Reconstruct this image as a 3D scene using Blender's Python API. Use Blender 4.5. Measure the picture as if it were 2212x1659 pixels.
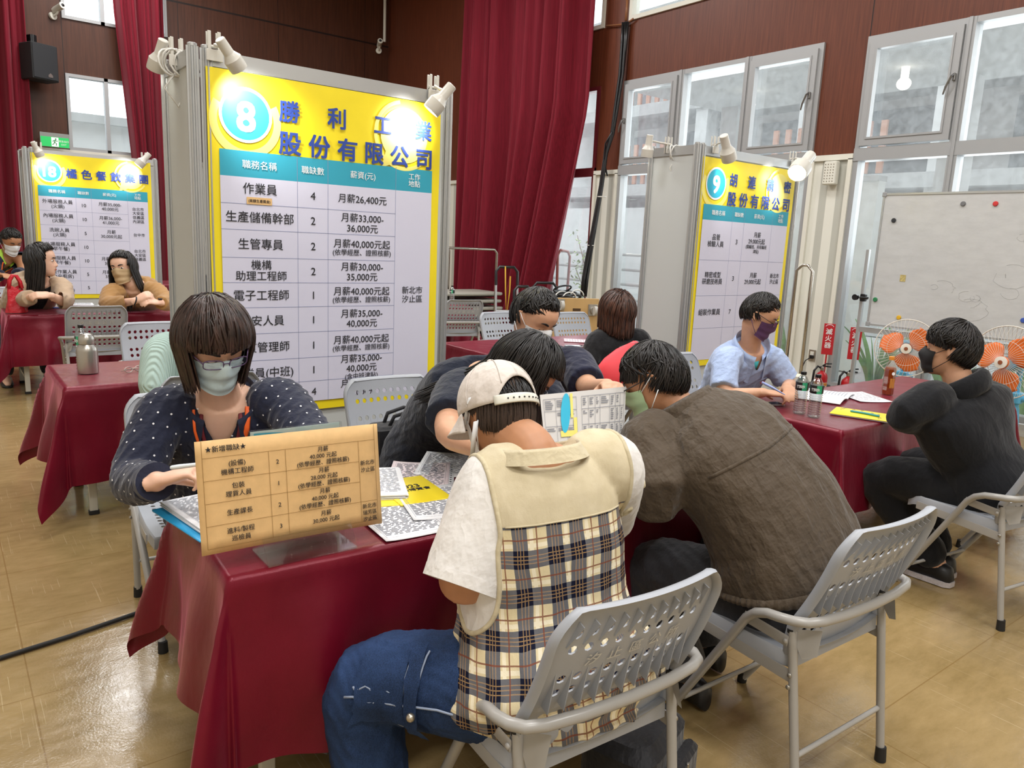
import bpy, math, random
import numpy as np
from mathutils import Vector, Matrix, noise
from mathutils.bvhtree import BVHTree

for o in list(bpy.data.objects):
    bpy.data.objects.remove(o)
SC = bpy.context.scene
COL = SC.collection
random.seed(7)
RNG = np.random.default_rng(7)
R = math.radians

# ------------------------------------------------------------------ camera
IW, IH, FPX = 2212, 1659, 1620.0
CAM = np.array([0, 0, 1.55])
_hd, _pt, _rl = R(37.6), R(10.7), R(2.58)
FWD = np.array([math.sin(_hd)*math.cos(_pt), math.cos(_hd)*math.cos(_pt), -math.sin(_pt)])
_r0 = np.array([math.cos(_hd), -math.sin(_hd), 0.0])
_u0 = np.cross(_r0, FWD)
RGT = _r0*math.cos(_rl) + _u0*math.sin(_rl)
UPV = -_r0*math.sin(_rl) + _u0*math.cos(_rl)
cam_d = bpy.data.cameras.new('camera')
cam_d.sensor_width = 36.0
cam_d.lens = FPX/IW*36.0
cam_d.clip_end = 200
cam = bpy.data.objects.new('camera', cam_d)
COL.objects.link(cam)
cam.matrix_world = Matrix(((RGT[0], UPV[0], -FWD[0], CAM[0]), (RGT[1], UPV[1], -FWD[1], CAM[1]),
                           (RGT[2], UPV[2], -FWD[2], CAM[2]), (0, 0, 0, 1)))
SC.camera = cam

# ------------------------------------------------------------------ world, lamps, exposure
SC.view_settings.view_transform = 'Standard'
SC.view_settings.look = 'None'
SC.view_settings.exposure = -0.15
SC.cycles.transparent_max_bounces = 32
SC.view_settings.gamma = 1.0
W = bpy.data.worlds.new('overcast_sky')
SC.world = W
W.use_nodes = True
_bg = W.node_tree.nodes['Background']
_bg.inputs[0].default_value = (0.90, 0.95, 1.0, 1)
_bg.inputs[1].default_value = 2.9


def area(name, loc, size, energy, rot=(0, 0, 0), col=(1, 1, 1), sy=None):
    l = bpy.data.lights.new(name, 'AREA')
    l.energy = energy
    l.color = col
    l.size = size
    if sy:
        l.shape = 'RECTANGLE'
        l.size_y = sy
    o = bpy.data.objects.new(name, l)
    COL.objects.link(o)
    o.location = loc
    o.rotation_euler = rot
    return o


for i, (x, y) in enumerate(((0.5, 0.5), (4.6, 0.5), (0.5, 5.0), (4.6, 5.0), (0.5, 9.5), (4.6, 9.5), (2.5, 13.2), (-1.8, -2.6), (2.6, -2.6))):  # last two are fill added behind the camera to brighten notice and backs
    area('ceiling_and_fill_lamp', (x, y, 6.6), 1.5, 168, col=(1.0, 0.99, 0.985))
# daylight entering the glazed wall, one lamp outside each bay
for y, w in ((3.0, 3.0), (6.5, 3.0), (10.2, 3.4)):
    area('bay_daylight', (9.3, y, 3.0), w, 150, rot=(0, R(90), 0), col=(0.93, 0.97, 1.0), sy=3.2)


def J(px, py, d):
    """photo direction (px,py) taken out to distance d along the view axis"""
    return CAM + d*(FWD + RGT*((px-IW/2)/FPX) - UPV*((py-IH/2)/FPX))


def onz(px, py, z):
    v = J(px, py, 1)-CAM
    return CAM + v*((z-CAM[2])/v[2])


def ony(px, py, y):
    v = J(px, py, 1)-CAM
    return CAM + v*(y/v[1])


def onx(px, py, x):
    v = J(px, py, 1)-CAM
    return CAM + v*(x/v[0])


# ------------------------------------------------------------------ materials
def lin(c):
    if isinstance(c, str):
        c = c.lstrip('#')
        c = [int(c[i:i+2], 16)/255 for i in (0, 2, 4)]
    return tuple(((v/12.92) if v <= 0.04045 else ((v+0.055)/1.055)**2.4) for v in c) + (1.0,)


class NT:
    def __init__(s, name):
        s.m = bpy.data.materials.new(name)
        s.m.use_nodes = True
        s.t = s.m.node_tree
        s.b = s.t.nodes['Principled BSDF']
        s.out = s.t.nodes['Material Output']

    def n(s, typ, **kw):
        nd = s.t.nodes.new(typ)
        for k, v in kw.items():
            if k.startswith('i_'):
                nd.inputs[k[2:].replace('_', ' ')].default_value = v
            else:
                setattr(nd, k, v)
        return nd

    def l(s, a, b):
        s.t.links.new(a, b)

    def coord(s, kind='Object', scale=(1, 1, 1), rot=(0, 0, 0)):
        tc = s.n('ShaderNodeTexCoord')
        mp = s.n('ShaderNodeMapping')
        mp.inputs['Scale'].default_value = scale
        mp.inputs['Rotation'].default_value = rot
        s.l(tc.outputs[kind], mp.inputs[0])
        return mp.outputs[0]

    def noise(s, vec, scale, detail=3, rough=.55):
        nz = s.n('ShaderNodeTexNoise')
        nz.inputs['Scale'].default_value = scale
        nz.inputs['Detail'].default_value = detail
        nz.inputs['Roughness'].default_value = rough
        s.l(vec, nz.inputs['Vector'])
        return nz.outputs[0]

    def ramp(s, fac, stops, interp='LINEAR'):
        r = s.n('ShaderNodeValToRGB')
        r.color_ramp.interpolation = interp
        e = r.color_ramp.elements
        while len(e) < len(stops):
            e.new(0.5)
        for el, (p, c) in zip(e, stops):
            el.position = p
            el.color = c
        s.l(fac, r.inputs[0])
        return r.outputs[0]

    def math(s, op, a, b=None, c=None):
        m = s.n('ShaderNodeMath', operation=op)
        for i, v in enumerate((a, b, c)):
            if v is None:
                continue
            if isinstance(v, (int, float)):
                m.inputs[i].default_value = v
            else:
                s.l(v, m.inputs[i])
        return m.outputs[0]

    def mix(s, fac, a, b, typ='MIX'):
        m = s.n('ShaderNodeMix', data_type='RGBA', blend_type=typ)
        for sock, v in ((m.inputs[0], fac), (m.inputs[6], a), (m.inputs[7], b)):
            if isinstance(v, (int, float, tuple)):
                sock.default_value = v
            else:
                s.l(v, sock)
        return m.outputs[2]

    def bump(s, h, strength, dist=0.01):
        b = s.n('ShaderNodeBump')
        b.inputs['Strength'].default_value = strength
        b.inputs['Distance'].default_value = dist
        s.l(h, b.inputs['Height'])
        s.l(b.outputs[0], s.b.inputs['Normal'])

    def xyz(s, vec):
        x = s.n('ShaderNodeSeparateXYZ')
        s.l(vec, x.inputs[0])
        return x.outputs


def mat(name, col, r=.5, m=0.0, var=0.0, vs=8.0, bump=0.0, bs=60.0, st=(1, 1, 1), sheen=0.0, coat=0.0, emit=0.0, spec=None, sub=0.0, bd=.004):
    t = NT(name)
    c = lin(col)
    t.b.inputs['Base Color'].default_value = c
    t.b.inputs['Roughness'].default_value = r
    t.b.inputs['Metallic'].default_value = m
    if spec is not None:
        t.b.inputs['Specular IOR Level'].default_value = spec
    if sheen:
        t.b.inputs['Sheen Weight'].default_value = sheen
        t.b.inputs['Sheen Roughness'].default_value = .4
    if coat:
        t.b.inputs['Coat Weight'].default_value = coat
        t.b.inputs['Coat Roughness'].default_value = .08
    if sub:
        t.b.inputs['Subsurface Weight'].default_value = sub
        t.b.inputs['Subsurface Radius'].default_value = (.012, .005, .003)
        t.b.inputs['Subsurface Scale'].default_value = .5
    if emit:
        t.b.inputs['Emission Color'].default_value = c
        t.b.inputs['Emission Strength'].default_value = emit
    if var or bump:
        v = t.coord('Object', st)
        if var:
            f = t.noise(v, vs, 4)
            a = tuple(x*(1-var) for x in c[:3])+(1,)
            b = tuple(min(1, x*(1+var)) for x in c[:3])+(1,)
            t.l(t.ramp(f, [(.3, a), (.7, b)]), t.b.inputs['Base Color'])
        if bump:
            t.bump(t.noise(v, bs, 4), bump, bd)
    return t.m


def clear(name, tint=(1, 1, 1), gloss=.12, haze=0.0, rough=.03):
    """thin clear sheet: see-through with a weak mirror and an optional film of dust"""
    t = NT(name)
    t.t.nodes.remove(t.b)
    tr = t.n('ShaderNodeBsdfTransparent')
    tr.inputs[0].default_value = tuple(tint)+(1,)
    gl = t.n('ShaderNodeBsdfGlossy')
    gl.inputs['Roughness'].default_value = rough
    lw = t.n('ShaderNodeLayerWeight')
    lw.inputs[0].default_value = .35
    f = t.math('MULTIPLY_ADD', lw.outputs['Facing'], .45, gloss*.5)
    mx = t.n('ShaderNodeMixShader')
    t.l(f, mx.inputs[0])
    t.l(tr.outputs[0], mx.inputs[1])
    t.l(gl.outputs[0], mx.inputs[2])
    last = mx.outputs[0]
    if haze:
        df = t.n('ShaderNodeBsdfTranslucent')
        df.inputs[0].default_value = (.9, .93, .95, 1)
        m2 = t.n('ShaderNodeMixShader')
        v = t.coord('Object')
        fz = t.math('MULTIPLY', t.noise(v, 14, 6, .7), haze*2)
        t.l(fz, m2.inputs[0])
        t.l(last, m2.inputs[1])
        t.l(df.outputs[0], m2.inputs[2])
        last = m2.outputs[0]
    t.l(last, t.out.inputs[0])
    return t.m


# ------------------------------------------------------------------ mesh collector
def A(v):
    return np.asarray(v, float)


def nrm(v):
    v = A(v)
    return v/(np.linalg.norm(v)+1e-12)


class G:
    def __init__(s):
        s.v, s.f, s.mi, s.k = [], [], [], 0

    def add(s, vs, fs):
        o = len(s.v)
        s.v.extend([tuple(map(float, p)) for p in vs])
        s.f.extend([tuple(i+o for i in f) for f in fs])
        s.mi.extend([s.k]*len(fs))
        return s

    def box(s, c, d, rz=0.0, m=None):
        x, y, z = [k/2 for k in d]
        P = [(-x, -y, -z), (x, -y, -z), (x, y, -z), (-x, y, -z), (-x, -y, z), (x, -y, z), (x, y, z), (-x, y, z)]
        if m is not None:
            P = [A(c)+m@A(p) for p in P]
        else:
            ca, sa = math.cos(rz), math.sin(rz)
            P = [(c[0]+p[0]*ca-p[1]*sa, c[1]+p[0]*sa+p[1]*ca, c[2]+p[2]) for p in P]
        return s.add(P, [(3, 2, 1, 0), (4, 5, 6, 7), (0, 1, 5, 4), (1, 2, 6, 5), (2, 3, 7, 6), (3, 0, 4, 7)])

    def bb(s, lo, hi):
        lo, hi = A(lo), A(hi)
        return s.box((lo+hi)/2, np.abs(hi-lo))

    def rbox(s, c, d, rad=.006, rz=0.0, seg=3, m=None):
        """box with rounded vertical edges and a small top/bottom chamfer"""
        x, y, z = [k/2 for k in d]
        rad = min(rad, x*.99, y*.99)
        ch = min(rad*.5, z*.5)
        pts = []
        for cx, cy, a0 in ((x-rad, y-rad, 0), (-x+rad, y-rad, 90), (-x+rad, -y+rad, 180), (x-rad, -y+rad, 270)):
            for k in range(seg+1):
                a = R(a0+90*k/seg)
                pts.append((cx+rad*math.cos(a), cy+rad*math.sin(a)))
        n = len(pts)
        V = []
        for zz, sh in ((-z, ch), (-z+ch, 0), (z-ch, 0), (z, ch)):
            for (px, py) in pts:
                V.append((px*(1-sh/x), py*(1-sh/y), zz))
        F = [tuple(range(n))[::-1], tuple(range(3*n, 4*n))]
        for k in range(3):
            for i in range(n):
                j = (i+1) % n
                F.append((k*n+i, k*n+j, (k+1)*n+j, (k+1)*n+i))
        if m is not None:
            V = [A(c)+m@A(p) for p in V]
        else:
            ca, sa = math.cos(rz), math.sin(rz)
            V = [(c[0]+p[0]*ca-p[1]*sa, c[1]+p[0]*sa+p[1]*ca, c[2]+p[2]) for p in V]
        return s.add(V, F)

    def tube(s, pts, r, n=10, cap=True, round_=False, closed=False, flat=None):
        """swept circle along pts; r number or list; flat=(wide, thin, up) makes a ribbon section"""
        P = [A(p) for p in pts]
        m = len(P)
        rr = list(r) if isinstance(r, (list, tuple, np.ndarray)) else [r]*m
        if round_ and not closed:
            a = nrm(P[0]-P[1])
            b = nrm(P[-1]-P[-2])
            pre = [(P[0]+a*rr[0]*math.sin(R(k)), rr[0]*math.cos(R(k))) for k in (86, 62, 34)]
            pos = [(P[-1]+b*rr[-1]*math.sin(R(k)), rr[-1]*math.cos(R(k))) for k in (34, 62, 86)]
            P = [p for p, _ in pre]+P+[p for p, _ in pos]
            rr = [q for _, q in pre]+rr+[q for _, q in pos]
            m = len(P)
        T = []
        for i in range(m):
            if closed:
                t = P[(i+1) % m]-P[i-1]
            else:
                t = P[min(i+1, m-1)]-P[max(i-1, 0)]
            T.append(nrm(t))
        up = A((0, 0, 1)) if abs(T[0][2]) < .9 else A((0, 1, 0))
        if flat is not None:
            up = nrm(flat[2])
        N = nrm(np.cross(T[0], up))
        V = []
        for i in range(m):
            if flat is not None:
                N = nrm(np.cross(T[i], up))
            else:
                N = nrm(N-T[i]*np.dot(N, T[i]))
            B = np.cross(T[i], N)
            for k in range(n):
                a = 2*math.pi*k/n
                if flat is not None:
                    V.append(P[i]+N*(flat[0]*rr[i]*math.cos(a))+B*(flat[1]*rr[i]*math.sin(a)))
                else:
                    V.append(P[i]+rr[i]*(N*math.cos(a)+B*math.sin(a)))
        F = []
        for i in range(m if closed else m-1):
            i2 = (i+1) % m
            for k in range(n):
                k2 = (k+1) % n
                F.append((i*n+k, i*n+k2, i2*n+k2, i2*n+k))
        if cap and not closed:
            F.append(tuple(range(n))[::-1])
            F.append(tuple(range((m-1)*n, m*n)))
        return s.add(V, F)

    def cyl(s, a, b, r, r2=None, n=20):
        return s.tube([a, b], [r, r if r2 is None else r2], n)

    def lathe(s, prof, c=(0, 0, 0), n=28, m=None):
        """profile [(radius, z)] turned about z"""
        V, F = [], []
        for (r, z) in prof:
            for k in range(n):
                a = 2*math.pi*k/n
                V.append(A((max(r, 1e-5)*math.cos(a), max(r, 1e-5)*math.sin(a), z)))
        for i in range(len(prof)-1):
            for k in range(n):
                k2 = (k+1) % n
                F.append((i*n+k, i*n+k2, (i+1)*n+k2, (i+1)*n+k))
        F.append(tuple(range(n))[::-1])
        F.append(tuple(range((len(prof)-1)*n, len(prof)*n)))
        V = [A(c)+(m@p if m is not None else p) for p in V]
        return s.add(V, F)

    def ell(s, c, r, m=None, nu=16, nv=10):
        V, F = [], []
        for j in range(nv+1):
            t = math.pi*(j+.001)/(nv+.002)
            for i in range(nu):
                a = 2*math.pi*i/nu
                p = A((r[0]*math.sin(t)*math.cos(a), r[1]*math.sin(t)*math.sin(a), r[2]*math.cos(t)))
                V.append(A(c)+(m@p if m is not None else p))
        for j in range(nv):
            for i in range(nu):
                i2 = (i+1) % nu
                F.append((j*nu+i, (j+1)*nu+i, (j+1)*nu+i2, j*nu+i2))
        F.append(tuple(range(nu)))
        F.append(tuple(range(nv*nu, (nv+1)*nu))[::-1])
        return s.add(V, F)

    def loft(s, rings):
        n = len(rings[0])
        V = [p for r in rings for p in r]
        F = []
        for i in range(len(rings)-1):
            for k in range(n):
                k2 = (k+1) % n
                F.append((i*n+k, i*n+k2, (i+1)*n+k2, (i+1)*n+k))
        F.append(tuple(range(n))[::-1])
        F.append(tuple(range((len(rings)-1)*n, len(rings)*n)))
        return s.add(V, F)

    def grid(s, fn, nu, nv, th=0.0):
        """surface fn(u,v); th>0 gives it thickness (offset along its normal)"""
        P = np.array([[fn(i/nu, j/nv) for i in range(nu+1)] for j in range(nv+1)], float)
        F = []
        w = nu+1
        for j in range(nv):
            for i in range(nu):
                F.append((j*w+i, j*w+i+1, (j+1)*w+i+1, (j+1)*w+i))
        if th <= 0:
            return s.add(P.reshape(-1, 3), F)
        du = np.gradient(P, axis=1)
        dv = np.gradient(P, axis=0)
        nn = np.cross(du, dv)
        nn /= (np.linalg.norm(nn, axis=2, keepdims=True)+1e-9)
        Q = P-nn*th
        o = w*(nv+1)
        F2 = list(F)+[tuple(i+o for i in f[::-1]) for f in F]
        for i in range(nu):
            F2.append((i+1, i, i+o, i+1+o))
            a = nv*w
            F2.append((a+i, a+i+1, a+i+1+o, a+i+o))
        for j in range(nv):
            F2.append((j*w, (j+1)*w, (j+1)*w+o, j*w+o))
            a = w-1
            F2.append(((j+1)*w+a, j*w+a, j*w+a+o, (j+1)*w+a+o))
        return s.add(np.concatenate([P.reshape(-1, 3), Q.reshape(-1, 3)]), F2)

    def poly(s, pts, th, nrmv):
        """flat polygon extruded by th along nrmv"""
        n = len(pts)
        b = [A(p)+A(nrmv)*th for p in pts]
        F = [tuple(range(n)), tuple(range(n, 2*n))[::-1]]
        for i in range(n):
            j = (i+1) % n
            F.append((j, i, i+n, j+n))
        return s.add([A(p) for p in pts]+b, F)

    def xf(s, M, start=0):
        for i in range(start, len(s.v)):
            s.v[i] = tuple(M @ Vector(s.v[i]))
        return s

    def mesh(s, name):
        me = bpy.data.meshes.new(name)
        me.from_pydata(s.v, [], s.f)
        me.update()
        return me


def link(name, me, mats, parent=None, smooth=40):
    o = bpy.data.objects.new(name, me)
    COL.objects.link(o)
    for m in (mats if isinstance(mats, (list, tuple)) else [mats]):
        me.materials.append(m)
    if smooth:
        me.polygons.foreach_set('use_smooth', [True]*len(me.polygons))
        if smooth < 180:
            me.set_sharp_from_angle(angle=R(smooth))
    if parent is not None:
        o.parent = parent
    return o


def part(name, g, mats, parent, smooth=40, label=None):
    me = g.mesh(name)
    o = link(name, me, mats, parent, smooth)
    if isinstance(mats, (list, tuple)) and len(mats) > 1:
        me.polygons.foreach_set('material_index', g.mi)
    if label:
        o['label'] = label
    return o


def tag(o, label, cat, group=None):
    o['label'] = label
    o['category'] = cat
    if group:
        o['group'] = group
    return o


def thing(name, label, cat, loc=(0, 0, 0), rz=0.0, group=None):
    o = bpy.data.objects.new(name, None)
    COL.objects.link(o)
    o.empty_display_size = .1
    o.location = tuple(map(float, loc))
    o.rotation_euler = (0, 0, rz)
    return tag(o, label, cat, group)


def solo(name, g, mats, label, cat, loc=(0, 0, 0), rz=0.0, group=None, smooth=40):
    o = part(name, g, mats, None, smooth)
    o.location = tuple(map(float, loc))
    o.rotation_euler = (0, 0, rz)
    return tag(o, label, cat, group)


def struct(name, g, mats, smooth=30, parent=None):
    o = part(name, g, mats, parent, smooth)
    if parent is None:
        o['kind'] = 'structure'
    return o


KIDS = {}


def dup(root, loc, rz, label, group=None):
    """a copy of a thing with copies of its parts and their sub-parts"""
    r = root.copy()
    COL.objects.link(r)
    r.location = tuple(map(float, loc))
    r.rotation_euler = (0, 0, rz)
    r['label'] = label
    if group:
        r['group'] = group
    if root.name not in KIDS:
        KIDS[root.name] = [(c, list(c.children)) for c in root.children]
    for c, subs in KIDS[root.name]:
        k = c.copy()
        COL.objects.link(k)
        k.parent = r
        for s in subs:
            d = s.copy()
            COL.objects.link(d)
            d.parent = k
    return r


# ------------------------------------------------------------------ lettering
_TC = bpy.data.curves.new('lettering_source', 'FONT')
_TO = bpy.data.objects.new('lettering_source', _TC)
COL.objects.link(_TO)
_tcache = {}


def glyphs(body, bold=0.0, res=3):
    key = (body, bold, res)
    if key not in _tcache:
        _TC.body = body
        _TC.size = 1.0
        _TC.offset = bold
        _TC.resolution_u = res
        bpy.context.view_layer.update()
        dg = bpy.context.evaluated_depsgraph_get()
        me = bpy.data.meshes.new_from_object(_TO.evaluated_get(dg))
        vs = np.array([tuple(v.co)[:2] for v in me.vertices]) if len(me.vertices) else np.zeros((0, 2))
        fs = [tuple(p.vertices) for p in me.polygons]
        bpy.data.meshes.remove(me)
        _tcache[key] = (vs, fs)
    return _tcache[key]


def write(g, body, x, z, size, fr, bold=0.0, align='C', lead=1.0, sx=1.0, res=3, heavy=0.0):
    """letters centred on (x,z) of the frame fr = (origin, right, up); several lines allowed"""
    if bold and not heavy:
        heavy, bold = bold*.55, 0
        four = True
    else:
        four = False
    lines = body.split('\n')
    for i, ln in enumerate(lines):
        vs, fs = glyphs(ln, bold, res)
        if not len(vs):
            continue
        w0, w1 = vs[:, 0].min(), vs[:, 0].max()
        ox = {'C': -(w0+w1)/2, 'L': -w0, 'R': -w1}[align]
        zc = z+((len(lines)-1)/2-i)*size*lead
        O, U, V = fr
        W_ = np.cross(U, V)
        for i_, (bx, bz) in enumerate(((0, 0),) if not heavy else [(heavy*a, heavy*b) for a in ((-1, 1) if four else (-1, 0, 1)) for b in ((-1, 1) if four else (-1, 0, 1))]):
            P = [O+W_*(.00018*i_)+U*(x+(p[0]+ox+bx)*size*sx)+V*(zc+(p[1]-.38+bz)*size) for p in vs]
            g.add(P, fs)
    return g


def remesh(g, voxel, smooth=2, name='m'):
    me = g.mesh(name)
    o = bpy.data.objects.new(name, me)
    COL.objects.link(o)
    rm = o.modifiers.new('r', 'REMESH')
    rm.mode = 'VOXEL'
    rm.voxel_size = voxel
    if smooth:
        sm = o.modifiers.new('s', 'SMOOTH')
        sm.factor = .5
        sm.iterations = smooth
    bpy.context.view_layer.update()
    dg = bpy.context.evaluated_depsgraph_get()
    out = bpy.data.meshes.new_from_object(o.evaluated_get(dg))
    bpy.data.objects.remove(o)
    bpy.data.meshes.remove(me)
    return out


def vcos(me):
    a = np.empty(len(me.vertices)*3)
    me.vertices.foreach_get('co', a)
    return a.reshape(-1, 3)


def vnrm(me):
    a = np.empty(len(me.vertices)*3)
    me.vertices.foreach_get('normal', a)
    return a.reshape(-1, 3)


def setcos(me, a):
    me.vertices.foreach_set('co', a.reshape(-1))
    me.update()
# ================================================================== ROOM
XW, YB = 8.0, 15.2


def wood_mat(name, c0, c1, period, off, zseam, axis):
    t = NT(name)
    v = t.coord('Object', (14, 14, .55))
    f = t.noise(v, 3.0, 6, .62)
    v2 = t.coord('Object', (60, 60, 1.2))
    f2 = t.noise(v2, 2.0, 3)
    f3 = t.math('MULTIPLY_ADD', f2, .35, t.math('MULTIPLY', f, .65))
    c = t.ramp(f3, [(.32, lin(c0)), (.66, lin(c1))])
    x = t.xyz(t.coord('Object'))
    # open joints between the veneer sheets
    p = t.math('PINGPONG', t.math('SUBTRACT', x[axis], off), period/2)
    j1 = t.math('LESS_THAN', p, .006)
    j = j1
    for zs in zseam:
        j = t.math('MAXIMUM', j, t.math('LESS_THAN', t.math('ABSOLUTE', t.math('SUBTRACT', x[2], zs)), .016))
    t.l(t.mix(j, c, lin('#1c0d08')), t.b.inputs['Base Color'])
    t.b.inputs['Roughness'].default_value = .42
    t.b.inputs['Specular IOR Level'].default_value = .35
    return t.m


M_wood_b = wood_mat('wood_veneer_back', '#391b0c', '#532d1a', 1.83, 1.96, (5.49, 8.2), 0)
M_wood_r = wood_mat('wood_veneer_side', '#4f2617', '#6d3924', 3.55, 4.5, (), 1)


def corr_mat():
    t = NT('ribbed_white_sheet')
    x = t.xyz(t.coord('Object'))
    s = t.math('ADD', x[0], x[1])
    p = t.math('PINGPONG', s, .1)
    c = t.ramp(t.math('MULTIPLY', p, 10.0), [(.42, lin('#b6b6ac')), (.46, lin('#dcdbd0'))])  # rib shade painted in as darker stripes, the sheet itself is flat
    t.l(c, t.b.inputs['Base Color'])
    t.b.inputs['Roughness'].default_value = .5
    return t.m


M_corr = corr_mat()
M_trimw = mat('cream_painted_trim', '#d9d7cb', .45)
M_alu = mat('grey_anodised_frame', '#a2a3a4', .4, .25)
M_ud = mat('dark_red_painted_frame', '#5a1a20', .45)


def floor_mat():
    t = NT('tan_vinyl_tile')
    v = t.coord('Object')
    a = t.noise(v, 1.3, 5, .6)
    a2 = t.noise(t.coord('Object', (3, 9, 1), (0, 0, .7)), 2.2, 6, .7)
    base = t.ramp(t.math('MULTIPLY_ADD', a2, .5, t.math('MULTIPLY', a, .5)), [(.34, lin('#857048')), (.68, lin('#a48c61'))])
    # pale scuffs running in several directions
    sc = None
    for k, rz in enumerate((.5, 1.15, 2.2)):
        w = t.noise(t.coord('Object', (150, 2.4, 1), (0, 0, rz)), 1.0, 2, .5)
        m = t.noise(t.coord('Object', (1, 1, 1), (0, 0, rz)), 1.4+k*.5, 2)
        q = t.math('MULTIPLY', t.math('GREATER_THAN', w, .685), t.math('GREATER_THAN', m, .52))
        sc = q if sc is None else t.math('MAXIMUM', sc, q)
    c = t.mix(t.math('MULTIPLY', sc, .2), base, lin('#e2d3b0'))
    x = t.xyz(v)
    px = t.math('PINGPONG', t.math('SUBTRACT', x[0], .145), .55)
    py = t.math('PINGPONG', t.math('SUBTRACT', x[1], 2.71), .275)
    j = t.math('LESS_THAN', t.math('MINIMUM', px, py), .0022)
    c = t.mix(t.math('MULTIPLY', j, .7), c, lin('#7d6238'))
    t.l(c, t.b.inputs['Base Color'])
    t.b.inputs['Roughness'].default_value = .23
    rr = t.math('MULTIPLY_ADD', a2, .22, .06)
    t.l(rr, t.b.inputs['Roughness'])
    t.b.inputs['Specular IOR Level'].default_value = .6
    t.bump(t.math('ADD', t.noise(v, 9, 2), t.math('MULTIPLY', t.noise(v, 120, 2), .25)), .16, .01)
    return t.m


M_floor = floor_mat()
g = G().bb((-4.2, -4.2, -.1), (XW+.12, YB, 0))
struct('floor', g, M_floor)
M_ceil = mat('ceiling_white', '#d8d4cc', .8)
g = G().bb((-4.2, -4.2, 7.4), (XW, YB+.2, 7.5))
struct('ceiling', g, M_ceil)
M_plain = mat('painted_wall', '#cfcabf', .7)
struct('wall_left', G().bb((-4.3, -4.2, 0), (-4.2, YB, 7.4)), M_plain)
struct('wall_front', G().bb((-4.2, -4.3, 0), (XW, -4.2, 7.4)), M_plain)


def wall_with_holes(lo, hi, holes, fixed, th):
    """sheet in the (s,z) plane cut by rectangles; fixed(s,z,t)->xyz"""
    ss = sorted({lo[0], hi[0], *[h[0] for h in holes], *[h[2] for h in holes]})
    zs = sorted({lo[1], hi[1], *[h[1] for h in holes], *[h[3] for h in holes]})
    g = G()
    for a, b in zip(ss, ss[1:]):
        for c, d in zip(zs, zs[1:]):
            m, n = (a+b)/2, (c+d)/2
            if any(h[0] < m < h[2] and h[1] < n < h[3] for h in holes):
                continue
            g.bb(fixed(a, c, 0), fixed(b, d, th))
    return g


ZL = 2.65
# back wall: veneer above, ribbed white sheet below
hb = [(1.97, 2.76, 3.6, 4.0), (1.97, 4.86, 3.6, 6.2)]
fb = lambda s, z, t: (s, YB+t, z)
struct('wall_back', wall_with_holes((-4.2, ZL+.11), (XW, 7.4), hb, fb, .14), M_wood_b)
struct('wall_back_lower', G().bb((-4.2, YB-.01, .12), (XW, YB+.14, ZL+.06)), M_corr)
struct('trim_1', G().bb((-4.2, YB-.04, ZL+.05), (XW, YB+.14, ZL+.11)), M_trimw)
struct('baseboard_back', G().bb((-4.2, YB-.03, 0), (XW, YB+.14, .12)), M_trimw)
# right wall
hr = [(1.1, .1, 4.5, 3.83), (5.0, .1, 8.06, 3.86), (8.56, .1, 12.2, 3.86),
      (1.1, 4.66, 4.5, 6.2), (5.0, 4.66, 8.06, 6.2), (8.56, 4.66, 12.2, 6.2)]
fr_ = lambda s, z, t: (XW+t, s, z)
struct('wall_right', wall_with_holes((-4.2, ZL), (YB, 7.4), [(h[0], h[1], h[2], h[3]) for h in hr], fr_, .16), M_wood_r)
g = G()
for a, b in ((-4.2, 1.1), (4.5, 5.0), (8.06, 8.56), (12.2, YB)):
    g.bb((XW-.015, a, .1), (XW+.16, b, ZL-.05))
struct('wall_right_lower', g, M_corr)
g = G()
for a, b in ((-4.2, 1.1), (4.5, 5.0), (8.06, 8.56), (12.2, YB)):
    g.bb((XW-.05, a, ZL-.06), (XW+.05, b, ZL+.0))
    g.bb((XW-.05, a, .1), (XW+.02, a+.05, ZL-.05))
    g.bb((XW-.05, b-.05, .1), (XW+.02, b, ZL-.05))
struct('trim_2', g, M_trimw)
struct('baseboard_right', G().bb((XW-.16, -4.2, 0), (XW+.16, YB, .1)), mat('pale_sill_stone', '#b9b6ac', .4))

M_pane = clear('window_pane', (.96, .98, .98), .1, .05)


def bars(g, y0, y1, z0, z1, w, x0, x1):
    g.bb((x0, y0, z0), (x1, y0+w, z1)).bb((x0, y1-w, z0), (x1, y1, z1))
    g.bb((x0, y0+w, z0), (x1, y1-w, z0+w)).bb((x0, y0+w, z1-w), (x1, y1-w, z1))


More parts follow.
